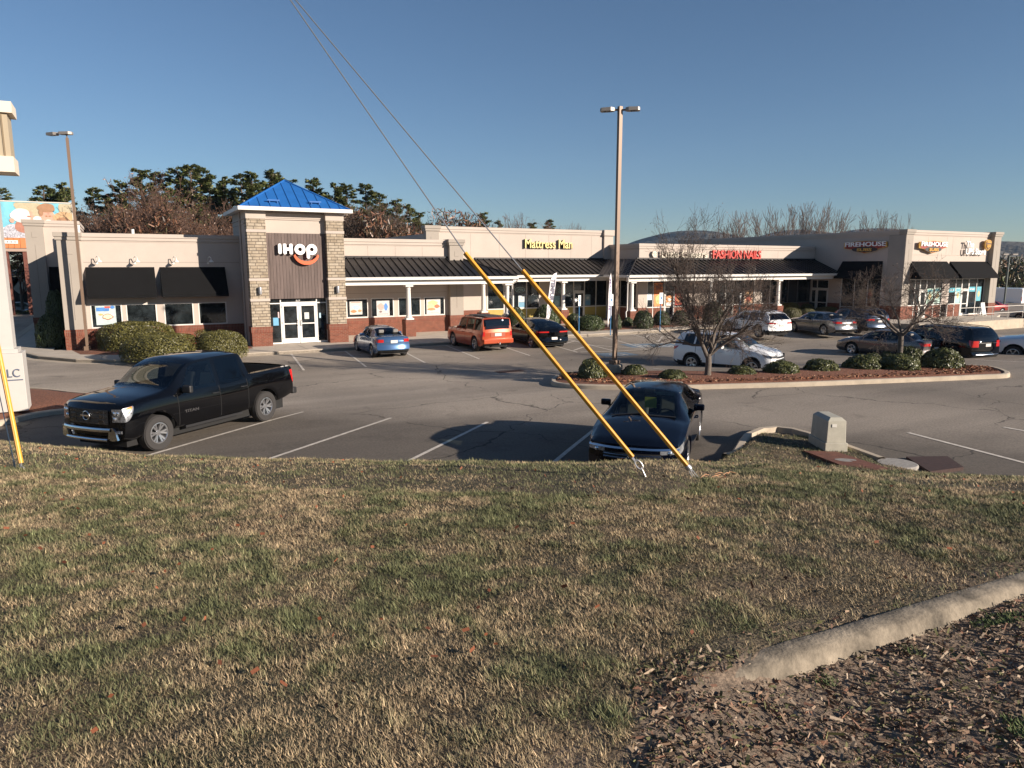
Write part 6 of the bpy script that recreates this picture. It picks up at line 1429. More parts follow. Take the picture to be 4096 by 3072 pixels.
for sg in (1, -1):
    b = MB(); x0 = D(f, .75, .6)[0]+.09; q = [(x0+.01, .66*sg, .685), (x0+.01, .60*sg, .42), (x0-.01, .72*sg, .40), (x0-.03, .84*sg, .42), (x0-.02, .80*sg, .60), (x0, .74*sg, .685)]; b.add(q+[(p[0]-.05, p[1], p[2]) for p in q], [tuple(range(6)) if sg > 0 else tuple(range(5, -1, -1)), tuple(range(11, 5, -1)) if sg > 0 else tuple(range(6, 12))]+[(i, (i+1) % 6, 6+(i+1) % 6, 6+i) for i in range(6)]); b.build('bumper_corner', CHR, t, recalc=True)
    b = MB(); b.box((x0-.11, .84*sg-.07, .56), (x0-.08, .84*sg+.07, .62)); b.build('fog_light', HEAD, t)
b = MB(); b.box((a-.16, -.92, .56), (a+.02, .92, .74)); b.build('rear_bumper', BLK, t, bevel=.03)
b = MB(); b.box((-.75, .82, .36), (1.1, .96, .42)); b.box((-.75, -.96, .36), (1.1, -.82, .42)); b.build('side_step', BLK, t)
for x_, z_ in ((a+1.86, 1.86), ):
    pass
o = text('model_letters', 'TITAN', .1, CHR, (0, 0, 0), (0, 0, 0), ext=.004, off=.002, width=.42, height=.065)
o.rotation_euler = (R(90), 0, R(180)); o.location = (f-1.52-.16, W/2*.985+.012, .74); o.parent = t
b = MB(); rows = [[(D(a, y, .85)[0]-.004, y, z) for z in (.80, 1.28)] for y in (-.80, .80)]; b.grid(rows); b.build('tailgate', PBLK, t)

# ---- navy black sedan facing the camera
L, W, H = 4.90, 1.84, 1.46; S = dict(L=L, W=W, H=H, wb=2.80, r=.335, bow=.16, bowf=.30, bulge=.03, zbul=.40, spokes=5, rim='split', **tables('sedan', L, W, H)); f = L/2; a = -f
S['zt'][-2:] = [(f-.15, H*.56), (f, .735)]; S['zl'][-2:] = [(f-.12, H*.50), (f, .68)]
S.update(wraps=[('headlight', mat('clear_headlamp', (.42, .44, .47), .15, metal=.6, coat=1, noise=(.6, .05)), 1, .50, .585, .70, .36, .06, .58, .65), ('tail_light', REDL, -1, .45, .74, .90, .22, .02)],
    caps=[('lower_grille', BLK, 1, -.62, .62, .30, .42, .012), ('grille', BLK, 1, -.52, .52, .475, .59, .012)], mirs=.85)
vw, A = car('sedan', 'dark navy sedan facing the viewer behind the two yellow guy guards', 'car', (9.65, 11.62, .25), 222.5, PNAVY, S); t = A['t']; D = A['D']
for z in (.50, .55, .655):
    rows = [[(D(f, y, z)[0]+.022, y, z), (D(f, y, z)[0]+.0, y, z+(.034 if z == .655 else .016))] for y in np.linspace(-.82 if z == .655 else -.52, .82 if z == .655 else .52, 21)]; b = MB(); b.grid(rows, flip=True); b.build('chrome_strip', CHR, t, smooth=True)
rows = [[(D(f, y, .33)[0]+.02, y, .33-.03*abs(y)), (D(f, y, .33)[0]+.022, y, .348-.03*abs(y))] for y in np.linspace(-.84, .84, 21)]; b = MB(); b.grid(rows, flip=True); b.build('lower_chrome', CHR, t, smooth=True)
rg = [(D(f, 0, .53)[0]+.03, .055*math.cos(q), .545+.055*math.sin(q)) for q in np.linspace(0, 2*math.pi, 21)]; b = MB(); b.tube(rg, .006, 6, cap=False); b.build('emblem', CHR, t)
for sg in (1, -1):
    M = Matrix.Translation((D(f, .66, .6)[0]+.016, .66*sg, .605)) @ Matrix.Rotation(R(90), 4, 'Y'); b = MB(); b.lathe([(.04, 0), (.035, .012), (0, .016)], 14, M=M); b.build('lamp_lens', MATS['bright_lens'], t, smooth=True)
xq = S['ws'][0]
b = MB(); b.box((xq+.05, -.10, 1.03), (xq+.06, .14, 1.25)); b.build('yellow_card', mat('yellow_card', (.55, .55, .06), .7), t)
b = MB(); b.box((xq+.02, -.12, 1.27), (xq+.05, .12, 1.33)); b.build('rear_view_mirror', BLK, t)
for y0, y1 in ((.08, .60),): b = MB(); b.box((xq-.0, y0, 1.30), (xq+.02, y1, 1.37)); b.build('sun_visor', mat('pale_visor', (.35, .36, .34), .8), t)
for y0, y1 in ((-.62, .0), (.02, .62)):
    b = MB(); x1 = S['ws'][1]; b.tube([(x1+.03, y0, A['ztop'](x1+.03, y0)+.02), (x1-.05, y1, A['ztop'](x1-.05, y1)+.025)], .012, 6); b.build('wiper', BLK, t)

# ---- white crossover seen from its right side
L, W, H = 4.60, 1.86, 1.74; S = dict(L=L, W=W, H=H, wb=2.69, r=.36, spokes=5, rim='split', bow=.15, bowf=.26, clad=.44, **tables('suv', L, W, H)); f = L/2; a = -f
S.update(wraps=[('headlight', HEAD, 1, .48, .80, .90, .42, .05), ('tail_light', REDL, -1, .55, .92, 1.06, .26, .03)], caps=[('grille', BLK, 1, -.55, .55, .52, .74, .012), ('upper_grille', BLK, 1, -.48, .48, .78, .86, .012)], tint=(0, 1), rwin=(1.07, 1.10, .8), rs=(a+.06, a+.34), rails=(a+.5, f-2.0, BLK), bumper_dark=.42)
car('crossover_car', 'white crossover parked side-on behind the island and the forked bare tree', 'car', (23.25, 22.95, -.42), -66, PWHT, S)
# ---- orange boxy suv
L, W, H = 4.49, 1.84, 1.76; S = dict(L=L, W=W, H=H, wb=2.69, r=.365, spokes=5, bow=.08, **tables('suv', L, W, H)); f = L/2; a = -f
S['zt'] = [(a, .98), (a+.03, 1.10), (a+.10, H*.93), (a+.2, H*.985), (a+.9, H), (a+1.9, H), (f-1.9, H*.975), (f-1.7, H*.94), (f-1.28, H*.66), (f-1.1, H*.63), (f-.3, H*.60), (f-.05, H*.56), (f, .85)]; S['zl'] = [(a, .92), (a+.1, 1.06), (0, 1.04), (f-1.2, 1.03), (f-.3, .96), (f, .82)]; S['wt'] = [(a, .90), (a+.15, .83), (a+.3, .80), (f-1.9, .78), (f-1.2, .84), (f, .88)]
S.update(wraps=[('headlight', HEAD, 1, .62, .74, .92, .05), ('tail_light', REDL, -1, .72, .80, 1.02, .06)], caps=[('number_plate_blank', PLATE, -1, -.19, .19, .80, .95, .03), ('plate_recess', mat('dark_orange_recess', (.3, .05, .015), .5), -1, -.42, .42, .76, .99, .012), ('grille', BLK, 1, -.5, .5, .65, .88, .012)], rs=(a+.035, a+.12), rwin=None, tint=(0,), rails=(a+.3, f-1.95, BLK), ws=(f-1.74, f-1.26))
S['wins'] = [(a+.28, a+.30, a+.98, a+.98), (a+1.08, a+1.08, a+1.92, a+1.92), (a+2.02, a+2.02, f-1.45, f-1.8)]; del S['rwin']
jp, A = car('suv', 'boxy orange sport utility car with a black roof panel parked by the restaurant', 'car', (16.77, 34.7, -.16), 90.5, PORG, S); t = A['t']
patch = A['patch']; yS = A['yside']
b = MB(); z0, z1 = 1.16, 1.60; rows = [[(a-.005+max(0, (z-1.1))*.19, y, z) for z in (z0, z1)] for y in np.linspace(-.68, .68, 9)]; b.grid(rows); b.build('rear_window', CTINT, t)
b = MB(); b.box((a+.45, -.5, H+.003), (f-2.1, .5, H+.03)); b.build('roof_panel', BLK, t, bevel=.01)
b = MB(); b.box((a-.10, -.86, .42), (a+.04, .86, .66)); b.build('rear_bumper', PORG, t, bevel=.04); b = MB(); b.tube([(a-.1, 0, .42), (a-.24, 0, .42)], .03, 8); b.lathe([(0, .0), (.035, .02), (.035, .05), (0, .07)], 10, M=Matrix.Translation((a-.22, 0, .44))); b.build('tow_hitch', STEEL, t)
# ---- blue grey compact sedan
L, W, H = 4.50, 1.76, 1.43; S = dict(L=L, W=W, H=H, wb=2.70, r=.315, spokes=5, bow=.18, rglass=CTINT, **tables('sedan', L, W, H)); f = L/2; a = -f
S.update(wraps=[('headlight', HEAD, 1, .45, .58, .70, .3, .05), ('tail_light', REDL, -1, .50, .78, .92, .2, .02)], caps=[('number_plate_blank', PLATE, -1, -.17, .17, .74, .88, .02)])
car('sedan', 'small blue grey sedan parked alone in front of the pillared restaurant wing', 'car', (11.35, 34.9, -.2), 89, PBLU, S)
# ---- black coupe-like crossover
L, W, H = 4.78, 1.93, 1.60; S = dict(L=L, W=W, H=H, wb=2.86, r=.365, spokes=5, bow=.16, clad=.36, **tables('sedan', L, W, H, .24)); f = L/2; a = -f
S['zt'] = [(a, .95), (a+.05, 1.10), (a+.18, 1.16), (a+.6, 1.30), (a+1.2, 1.48), (a+1.8, 1.58), (a+2.3, 1.60), (f-1.9, 1.54), (f-1.2, 1.16), (f-.9, 1.10), (f-.3, .95), (f, .72)]; S['zl'] = [(a, .86), (a+.1, 1.04), (a+.9, 1.06), (0, 1.03), (f-1.2, 1.0), (f-.4, .86), (f, .62)]
S.update(rs=(a+.22, a+1.3), ws=(f-1.98, f-1.22), wraps=[('headlight', HEAD, 1, .45, .68, .78, .3, .05), ('tail_light', REDL, -1, .32, .92, .99, .3, .03)], caps=[('number_plate_blank', PLATE, -1, -.17, .17, .55, .68, .025)])
bc, A = car('coupe_crossover', 'black sloping-back crossover parked between the orange car and the hatched bay', 'car', (20.45, 34.95, -.27), 85, PBLK, S)
# ---- white crossover by the shops
L, W, H = 4.72, 1.92, 1.61; S = dict(L=L, W=W, H=H, wb=2.82, r=.365, spokes=5, rim='split', bow=.18, clad=.42, **tables('suv', L, W, H)); f = L/2; a = -f
S['zt'] = [(a, .96), (a+.05, 1.08), (a+.30, 1.38), (a+.52, 1.52), (a+1.0, 1.59), (a+1.9, H), (f-2.0, H*.975), (f-1.72, H*.93), (f-1.15, H*.725), (f-.95, H*.69), (f-.4, H*.62), (f-.12, H*.55), (f, .68)]
S.update(rs=(a+.08, a+.46), wraps=[('headlight', HEAD, 1, .5, .74, .86, .3, .05), ('tail_light', REDL, -1, .42, .88, .97, .34, .04)], caps=[('number_plate_blank', PLATE, -1, -.17, .17, .70, .84, .02)], tint=(0, 1), rails=(a+.7, f-2.0, SIL), bumper_dark=.50)
S['wins'][0] = (a+.6, a+.72, a+1.02, a+1.08)
car('crossover_car', 'white crossover with its black rear window towards us, parked by the shop shrubs', 'car', (35.2, 32.6, -.18), 83, PWHT, S)
# ---- silver sedan by the shops
L, W, H = 4.90, 1.85, 1.45; S = dict(L=L, W=W, H=H, wb=2.82, r=.335, spokes=5, rim='split', bow=.18, **tables('sedan', L, W, H)); f = L/2; a = -f
S.update(wraps=[('headlight', HEAD, 1, .45, .6, .7, .34, .05), ('tail_light', REDL, -1, .42, .80, .92, .3, .02)], caps=[('number_plate_blank', PLATE, -1, -.17, .17, .60, .74, .02)])
car('sedan', 'silver grey sedan parked in the shade beside the golden shrubs', 'car', (40.35, 31.9, -.22), 80, PSIL, S)
# ---- dark wagon next to it
L, W, H = 4.75, 1.86, 1.66; S = dict(L=L, W=W, H=H, wb=2.75, r=.36, spokes=5, bow=.16, clad=.4, **tables('suv', L, W, H)); f = L/2; a = -f
S.update(rs=(a+.08, a+.34), wraps=[('headlight', HEAD, 1, .5, .74, .86, .3, .05), ('tail_light', REDL, -1, .40, .90, 1.02, .22, .02)], caps=[('number_plate_blank', PLATE, -1, -.17, .17, .80, .93, .02)], tint=(0, 1), rails=(a+.5, f-2.0, BLK), bumper_dark=.46)
car('crossover_car', 'dark blue grey crossover nearest the corner shop, right of the silver sedan', 'car', (43.6, 31.75, -.25), 76, PDBL, S)
# ---- taupe sedan behind the island
L, W, H = 4.88, 1.84, 1.45; S = dict(L=L, W=W, H=H, wb=2.82, r=.335, spokes=5, rim='split', bow=.18, **tables('sedan', L, W, H)); f = L/2; a = -f
S.update(wraps=[('headlight', HEAD, 1, .45, .6, .7, .34, .05), ('tail_light', REDL, -1, .45, .80, .93, .26, .02)], caps=[('number_plate_blank', PLATE, -1, -.17, .17, .60, .74, .02), ('boot_chrome', CHR, -1, -.5, .5, .78, .80, .02)])
car('sedan', 'taupe brown sedan behind the right bare tree and the island shrubs', 'car', (34.4, 23.0, -.47), 92, PTAU, S)
# ---- black large suv
L, W, H = 5.0, 2.0, 1.79; S = dict(L=L, W=W, H=H, wb=2.86, r=.385, spokes=5, bow=.14, clad=.42, **tables('suv', L, W, H)); f = L/2; a = -f
S.update(rs=(a+.06, a+.32), wraps=[('headlight', HEAD, 1, .5, .8, .94, .3, .05), ('tail_light', REDL, -1, .58, .86, 1.16, .20, .02)], caps=[('number_plate_blank', PLATE, -1, -.17, .17, .88, 1.02, .02), ('chrome_strip', CHR, -1, -.6, .6, 1.04, 1.065, .02), ('bumper_chrome', CHR, -1, -.75, .75, .50, .53, .03)], tint=(0, 1), rails=(a+.4, f-2.0, BLK), bumper_dark=.46)
car('suv', 'large black sport utility car, rear towards us, right of the taupe sedan', 'car', (36.2, 21.4, -.5), 82, PBLK, S)
# ---- white pickup at the right edge
L, W, H = 5.7, 2.0, 1.9; a, f = -L/2, L/2
S = dict(L=L, W=W, H=H, wb=3.6, r=.40, tw=.26, xf=1.95, gap=.09, spokes=6, bow=.14, bowf=.2, clad=.5, cladw=.04,
    zb=[(a, .6), (a+.5, .5), (0, .42), (f-.2, .4), (f, .42)], zt=[(a, 1.3), (a+.05, 1.36), (a+1.72, 1.34), (a+1.83, 1.78), (a+1.95, 1.88), (a+2.7, 1.9), (a+3.3, 1.88), (f-1.95, 1.78), (f-1.35, 1.34), (f-1.1, 1.28), (f-.4, 1.2), (f-.03, 1.08), (f, 1.0)],
    zl=[(a, 1.22), (a+1.7, 1.24), (0, 1.18), (f-1.4, 1.17), (f-.5, 1.1), (f, .95)], wt=[(a, .92), (a+1.7, .92), (a+1.85, .76), (f-2.2, .74), (f-1.45, .84), (f-.4, .88), (f, .86)], w=[(a, .97), (a+.4, 1), (f-1.0, 1), (f, .93)],
    ws=(f-2.08, f-1.34), rs=None, wins=[(a+1.98, a+2.02, a+2.78, a+2.78), (a+2.9, a+2.9, f-1.5, f-2.1)], tint=(0,), doors=(a+1.88, a+2.84, f-1.52), handles=(a+2.02, a+2.98), mirs=1.15, mirm=BLK, mirror=f-1.7, wraps=[('headlight', HEAD, 1, .6, .8, 1.0, .25, .05), ('tail_light', REDL, -1, .86, .9, 1.2, .12)])
_fr = atd(3972, 1410, 36.5); WPP = (_fr.x-math.cos(R(118))*2.75, _fr.y-math.sin(R(118))*2.75, -.55)
wp_, A = car('pickup_truck', 'white pickup with faint blue door lettering at the right edge', 'pickup truck', WPP, 118, PWHT, S); t = A['t']; NAVY = mat('faded_navy_letter', (.06, .08, .16), .6)
b = MB()
for k, (z, w_) in enumerate(((1.0, .34), (.94, .5), (.86, .5), (.80, .46), (.74, .3))):
    n = 7
    for i in range(n):
        x0 = .95-w_*i/n; b.box((x0-w_/n*.7, W/2*.985+.006, z), (x0, W/2*.985+.012, z+.025))
b.build('door_lettering', NAVY, t)
# ---- white van and cars beyond the parcel shop
vg = hit(4003, 1262, 0)
VP = aty(3995, 1262, 44.5); L, W, H = 5.6, 2.0, 2.5; a, f = -L/2, L/2
S = dict(L=L, W=W, H=H, wb=3.4, r=.36, gap=.06, bow=.05, zb=[(a, .4), (f, .35)], zt=[(a, 2.3), (a+.08, 2.44), (a+.4, 2.5), (f-1.6, 2.48), (f-1.2, 2.2), (f-.75, 1.35), (f-.1, 1.1), (f, .9)], zl=[(a, 1.3), (f-1, 1.25), (f-.2, 1.0), (f, .8)], wt=[(a, .9), (f-1.3, .86), (f-.8, .84), (f, .86)], w=[(a, .97), (a+.4, 1), (f-.9, 1), (f, .92)], ws=(f-1.35, f-.78), rs=None, wins=[(f-2.2, f-2.2, f-1.2, f-1.5)], doors=(), handles=(), wraps=[('tail_light', REDL, -1, .88, 1.0, 1.5, .05)], noint=1)
_v = atd(3982, 1262, 86)
car('van', 'tall white van behind the right end of the parcel shop', 'van', (_v.x, _v.y, -.9), 100, PWHT, S)
L, W, H = 4.5, 1.76, 1.43; S = dict(L=L, W=W, H=H, wb=2.6, r=.32, bow=.16, noint=1, **tables('sedan', L, W, H)); S.update(wraps=[('tail_light', REDL, -1, .35, .72, .92, .2), ('headlight', HEAD, 1, .5, .6, .7, .2)])
car('sedan', 'dark car with red tail lamps beyond the pavement railing', 'car', (68.6, 32.2, -.62), 84, PDBL, S)
car('sedan', 'dark red car behind the railing at the far right', 'car', (74.5, 40.0, -.6), 170, paint('dark_red_paint', (.25, .02, .015)), S)
L, W, H = 4.3, 1.75, 1.55; S = dict(L=L, W=W, H=H, wb=2.55, r=.33, bow=.14, noint=1, **tables('suv', L, W, H)); S.update(rs=(-L/2+.06, -L/2+.3), wraps=[('tail_light', REDL, -1, .5, .85, 1.1, .1), ('headlight', HEAD, 1, .5, .7, .85, .2)])
P = aty(88, 1205, 95); car('hatchback', 'small white car far left beyond the sign pillar', 'car', (P.x, P.y, -1.15), 8, PWHT, S)
P = aty(128, 1232, 84); S = dict(L=4.5, W=1.76, H=1.43, wb=2.6, r=.32, bow=.16, noint=1, **tables('sedan', 4.5, 1.76, 1.43)); car('sedan', 'dark blue car half hidden behind the restaurant corner at far left', 'car', (P.x+.6, P.y, -1.2), 30, paint('blue_paint', (.02, .05, .16)), S)

# ================================================================== GUY WIRES, LAMP POSTS, SIGNS AND SMALL THINGS
def on_bank(px, py, lo=2.0, hi=14.0):
    """first point of the turf surface met by the sight line through a photo pixel"""
    for tq in np.linspace(.05, .98, 600):
        q = bank_pt(np.array([(px-PX0)/FPX]), np.array([tq]))[0]; v = q-CAM; w = v @ FW; yy = PY0-FPX*(v @ UV)/w
        if yy <= py: return Vector(q)
    return Vector(q)
def guy(label, s_top, s_bot, anchor, wire_to, group, rod=True, slot=True, ext=1.0, rr=.0235):
    A = on_bank(*anchor); dep = float((np.array(A)-CAM) @ FW); B0 = atd(*s_bot, dep-.02); T0 = atd(*s_top, dep-.05); d = (T0-B0).normalized()
    t = thing('guy_wire', label, 'guy wire', tuple(A), group=group); W_ = atd(*wire_to, dep-.1); d2 = (W_-T0).normalized()
    b = MB(); b.tube([B0, B0+(T0-B0)*.5, T0], rr, 14); g = b.build('yellow_guard', YEL, t, smooth=50)
    b = MB(); n = Vector(-FW).cross(d).normalized(); b.tube([B0+n*rr*.0+Vector(-FW)*rr, T0+Vector(-FW)*rr], .006, 5); b.build('guard_seam', mat('dark_yellow_seam', (.42, .17, .01), .5), g)
    b = MB(); b.tube([B0-d*.06, B0, T0, T0+d2*9*ext], .0065, 6); b.build('steel_wire', STEEL, t)
    b = MB()
    if rod:
        M_ = B0-d*.10; b.tube([A-(M_-A).normalized()*.15, A, M_-d*.04], .009, 7); c = M_+d*.0
        ring = []; u1 = d; u2 = Vector(-FW).cross(d).normalized()
        for a in np.linspace(0, 2*math.pi, 21): ring.append(c+u1*(.055*math.cos(a))+u2*(.028*math.sin(a)))
        b.tube(ring, .009, 7, cap=False); b.tube([c+u1*.05+u2*.01, B0+u2*.012], .008, 6)
    else:
        for k in (-1, 0, 1): u2 = Vector(-FW).cross(d).normalized(); b.tube([B0+u2*k*.014, A+u2*k*.03-Vector((0, 0, .05))], .005, 6)
        b.lathe([(.03, 0), (.034, .02), (.03, .05)], 12, M=Matrix.Translation(B0-d*.03) @ d.to_track_quat('Z', 'Y').to_matrix().to_4x4())
    b.build('anchor_rod', STEEL, t, smooth=50); return A
GG = 'guy wires with yellow guards'
guy('guy wire with yellow guard ending in an eye anchor, over the navy sedan middle', (1860, 1012), (2530, 1828), (2582, 1908), (1152, -14), GG)
guy('guy wire with yellow guard ending in bare strands, right of the eye anchor', (2090, 1082), (2752, 1868), (2796, 1912), (1176, -8), GG, rod=False)
guy('yellow guy guard standing in the turf at the far left edge', (-20, 1330), (84, 1852), (88, 1876), (-150, 600), GG, rr=.028)
b = MB(); A_ = on_bank(58, 1876); dp = float((np.array(A_)-CAM) @ FW); b.tube([A_-Vector((0, 0, .1)), atd(56, 1850, dp), atd(0, 1590, dp), atd(-60, 1300, dp)], .006, 6); b.tube([A_-Vector((0, 0, .1)), atd(56, 1845, dp)], .014, 7); tag(b.build('guy_wire', STEEL), 'thin bare guy wire beside the yellow guard at the left edge', 'guy wire', GG)

def lamp_head(parent, p, ax, up=Vector((0, 0, 1)), L_=.62, w=.34):
    """flat slim luminaire reaching out along ax"""
    ax = ax.normalized(); sd_ = ax.cross(up).normalized(); b = MB(); tip = up*.05
    pts = [(0.0, -.07, .02), (.12, -w/2, .03), (L_-.06, -w/2, .02), (L_, -w/2+.05, .0), (L_, w/2-.05, .0), (L_-.06, w/2, .02), (.12, w/2, .03), (0, .07, .02)]
    T_ = [p+ax*a+sd_*c+up*(z+.05) for a, c, z in pts]; B_ = [p+ax*a+sd_*c+up*(-.045) for a, c, z in pts]
    n = len(pts); b.add(T_+B_, [tuple(range(n)), tuple(range(2*n-1, n-1, -1))]+[(i, n+i, n+(i+1) % n, (i+1) % n) for i in range(n)]); o = b.build('lamp_head', mat('lamp_housing', (.30, .27, .24), .5, metal=.4), parent, recalc=True)
    b = MB(); q = [p+ax*a+sd_*c-up*.05 for a, c in ((.18, -w/2+.05), (L_-.1, -w/2+.05), (L_-.1, w/2-.05), (.18, w/2-.05))]; b.add(q, [(0, 1, 2, 3)]); b.build('lamp_glass', mat('lamp_glass', (.12, .11, .10), .15, spec=.6), o)
CR = Vector((RV[0], RV[1], 0)).normalized(); CFW = Vector((FW[0], FW[1], 0)).normalized()
PP = hit(2457, 1494, .15); PP.z = float(gz(PP.x, PP.y))
t = thing('light_pole', 'tall bronze square lamp post with two heads rising from the planted island', 'lamp post', tuple(PP))
zt_ = float(aty(2475, 425, PP.y).z); b = MB(); M = Matrix.Translation(PP) @ Matrix.Rotation(R(-2), 4, 'Z'); b.box((-.07, -.07, .6), (.07, .07, zt_-PP.z), M=M); b.build('pole', POLE, t)
b = MB(); b.box((-.16, -.16, .52), (.16, .16, .68), M=M); b.build('pole_base', POLE, t, bevel=.02)
b = MB(); b.lathe([(.32, .0), (.32, .50), (.30, .52), (0, .52)], 22, M=Matrix.Translation(PP)); b.build('concrete_footing', CONC2, t, smooth=40)
for s_ in (-1, 1):
    a = CR*s_; b = MB(); p0 = Vector((PP.x, PP.y, zt_-.12)); b.tube([p0, p0+a*.22], .035, 8); b.build('arm', POLE, t); lamp_head(t, p0+a*.2, (a+CFW*(.25 if s_ < 0 else -.2)), L_=.52, w=.34)
LPx = aty(283, 553, 41.35); t = thing('light_pole', 'lamp post at the restaurant corner with both heads on its left', 'lamp post', (-1.64, 41.35, 0)); zt_ = LPx.z
b = MB(); M = Matrix.Translation((-1.64, 41.35, 0)); b.box((-.065, -.065, 0), (.065, .065, zt_), M=M); b.build('pole', POLE, t); b = MB(); b.box((-.15, -.15, 0), (.15, .15, .25), M=M); b.build('pole_base', POLE, t)
p0 = Vector((-1.64, 41.35, zt_)); 
b = MB(); b.tube([p0, p0+Vector((0, 0, .12)), p0-CR*.08+Vector((0, 0, .16))], .03, 7); b.build('arm', POLE, t)
lamp_head(t, p0+CR*.28+Vector((0, 0, .2)), -CR, L_=.62); lamp_head(t, p0-CR*.42+Vector((0, 0, .18)), -CR+CFW*.3, L_=.6)
FPp = CAM+72*ray(4030, 1150); t = thing('light_pole', 'distant dark lamp post before the wooded hill at the right edge', 'lamp post', (FPp[0], FPp[1], -1)); top = Vector(CAM+72*ray(4038, 1018))
b = MB(); b.tube([(top.x, top.y, -1), tuple(top)], .09, 8); b.build('pole', mat('green_grey_pole', (.08, .10, .09), .6), t)
for s_ in (-1, 1): lamp_head(t, top+CR*s_*.12, CR*s_, L_=.65, w=.4)

# kerb round the grass nose on the right
b = MB(); NP = [hit(*p, 0) for p in ((2885, 1835), (2925, 1826), (2950, 1785), (2975, 1752), (3030, 1729), (3100, 1722), (3180, 1731), (3250, 1750), (3330, 1778), (3400, 1800), (3470, 1826), (3540, 1852))]
Dn = []
for i in range(len(NP)-1):
    for f_ in (0, .33, .66): Dn.append(NP[i].lerp(NP[i+1], f_))
kerb_strip(b, [(p.x, p.y) for p in Dn+[NP[-1]]], w=-.17, h=.13); structure(b.build('kerb', CONC2, smooth=35))
# utility cabinet and covers
A = atz(3303, 1801, .26); Bk = atz(3240, 1786, .24); Rf = atz(3380, 1812, .24); ex = (Rf-A); ex.z = 0; wdt = .42; ex = CR.copy(); ey = Vector((-ex.y, ex.x, 0)); ln = .82
t = thing('utility_cabinet', 'pale grey green utility box on the grass nose beside the kerb', 'utility box', tuple(A))
def cab(pts, z, z2, ins0, ins1):
    def c(ins, zz): return [A+ex*(ins if a == 0 else wdt-ins)+ey*(ins if b_ == 0 else ln-ins)+Vector((0, 0, zz)) for a, b_ in ((0, 0), (1, 0), (1, 1), (0, 1))]
    return c(ins0, z)+c(ins1, z2)
GB = mat('cabinet_grey', (.40, .38, .31), .6, noise=(.12, .2)); F6 = [(0, 1, 5, 4), (1, 2, 6, 5), (2, 3, 7, 6), (3, 0, 4, 7), (4, 5, 6, 7), (3, 2, 1, 0)]
b = MB(); b.add(cab(0, -.25, .16, -.03, -.03), F6); b.build('cabinet_base', GB, t, bevel=.01); b = MB(); b.add(cab(0, .163, .63, .0, .015), F6[:4]); b.add(cab(0, .63, .70, .015, .09), F6[:5]); b.build('cabinet_hood', GB, t, bevel=.012)
b = MB(); o_ = A+ex*.10-ey*(-.003)+Vector((0, 0, .50)); b.add([o_-ey*.003, o_+ex*.1-ey*.003, o_+ex*.1-ey*.003+Vector((0, 0, .07)), o_-ey*.003+Vector((0, 0, .07))], [(0, 1, 2, 3)]); b.build('label_plate', mat('pale_label', (.6, .58, .52), .6), t)
RUSTP = mat('rusty_plate', (.16, .06, .035), .8, noise=(.35, .12), bump=(.6, .02)); WORN = mat('worn_grey_paint', (.30, .28, .25), .7, noise=(.3, .08))
def plate(px, dz, label, patch=None, z=.30, z2=.30, pm=None):
    P = [atz(x, y, (z if k < 2 else z2)) for k, (x, y) in enumerate(px)]; b = MB(); n = len(P); b.add([p+Vector((0, 0, .0)) for p in P]+[p-Vector((0, 0, .16)) for p in P], [tuple(range(n)), tuple(range(2*n-1, n-1, -1))]+[(i, n+i, n+(i+1) % n, (i+1) % n) for i in range(n)]); o = b.build('access_cover', pm or RUSTP, recalc=True); tag(o, label, 'access cover', 'steel covers by the kerb')
    if patch:
        c = atz(*patch[0], (z+z2)/2+.0); c.z = (z+z2)/2+.012; b = MB(); nrm = (P[1]-P[0]).cross(P[-1]-P[0]).normalized(); nrm = nrm if nrm.z > 0 else -nrm; u1 = (P[1]-P[0]).normalized(); u2 = nrm.cross(u1); cc = (sum(P, Vector())/n); b.add([cc+u1*patch[1]*math.cos(a)*(1+.1*math.sin(3*a))+u2*patch[1]*.85*math.sin(a)+nrm*.004 for a in np.linspace(0, 2*math.pi, 21)[:-1]], [tuple(range(20))]); b.build('worn_patch', WORN, o, recalc=True)
plate(((3213, 1802), (3345, 1806), (3577, 1880), (3432, 1886)), 0, 'rusty diamond plate cover in the grass before the utility box', ((3380, 1838), .20), z=.27, z2=.42)
b = MB(); c = atz(3590, 1851, .24); b.lathe([(.0, .0), (.36, .0), (.38, -.02), (.38, -.15)], 24, M=Matrix.Translation(c)); o = b.build('manhole_cover', WORN, smooth=30); tag(o, 'round grey manhole cover between two rusty plates', 'manhole cover')
plate(((3625, 1826), (3790, 1824), (3855, 1868), (3720, 1886)), 0, 'rusty plate cover coloured dark for shade at the lot edge, right of the manhole', None, z=.20, z2=.22, pm=mat('shaded_rust_plate', (.045, .022, .018), .85, noise=(.3, .1)))  # shade on this plate is put in as a darker rust colour
# storm drain grate
G_ = hit(2040, 1486, 0); b = MB(); u_ = Vector((1, 0, 0)); zz = float(gz(G_.x, G_.y))
for k in range(9): b.box((G_.x-.55+.13*k, G_.y-.22, zz+.004), (G_.x-.50+.13*k, G_.y+.22, zz+.02))
b.box((G_.x-.62, G_.y-.28, zz+.002), (G_.x+.65, G_.y+.28, zz+.008)); tag(b.build('drain_grate', mat('rusty_grate', (.10, .055, .04), .8)), 'rusty storm drain grate in the middle of the car park', 'drain')
# tar and oil marks
b = MB()
for px, py, rx, ry in ((2025, 1640, .0, 0),): pass

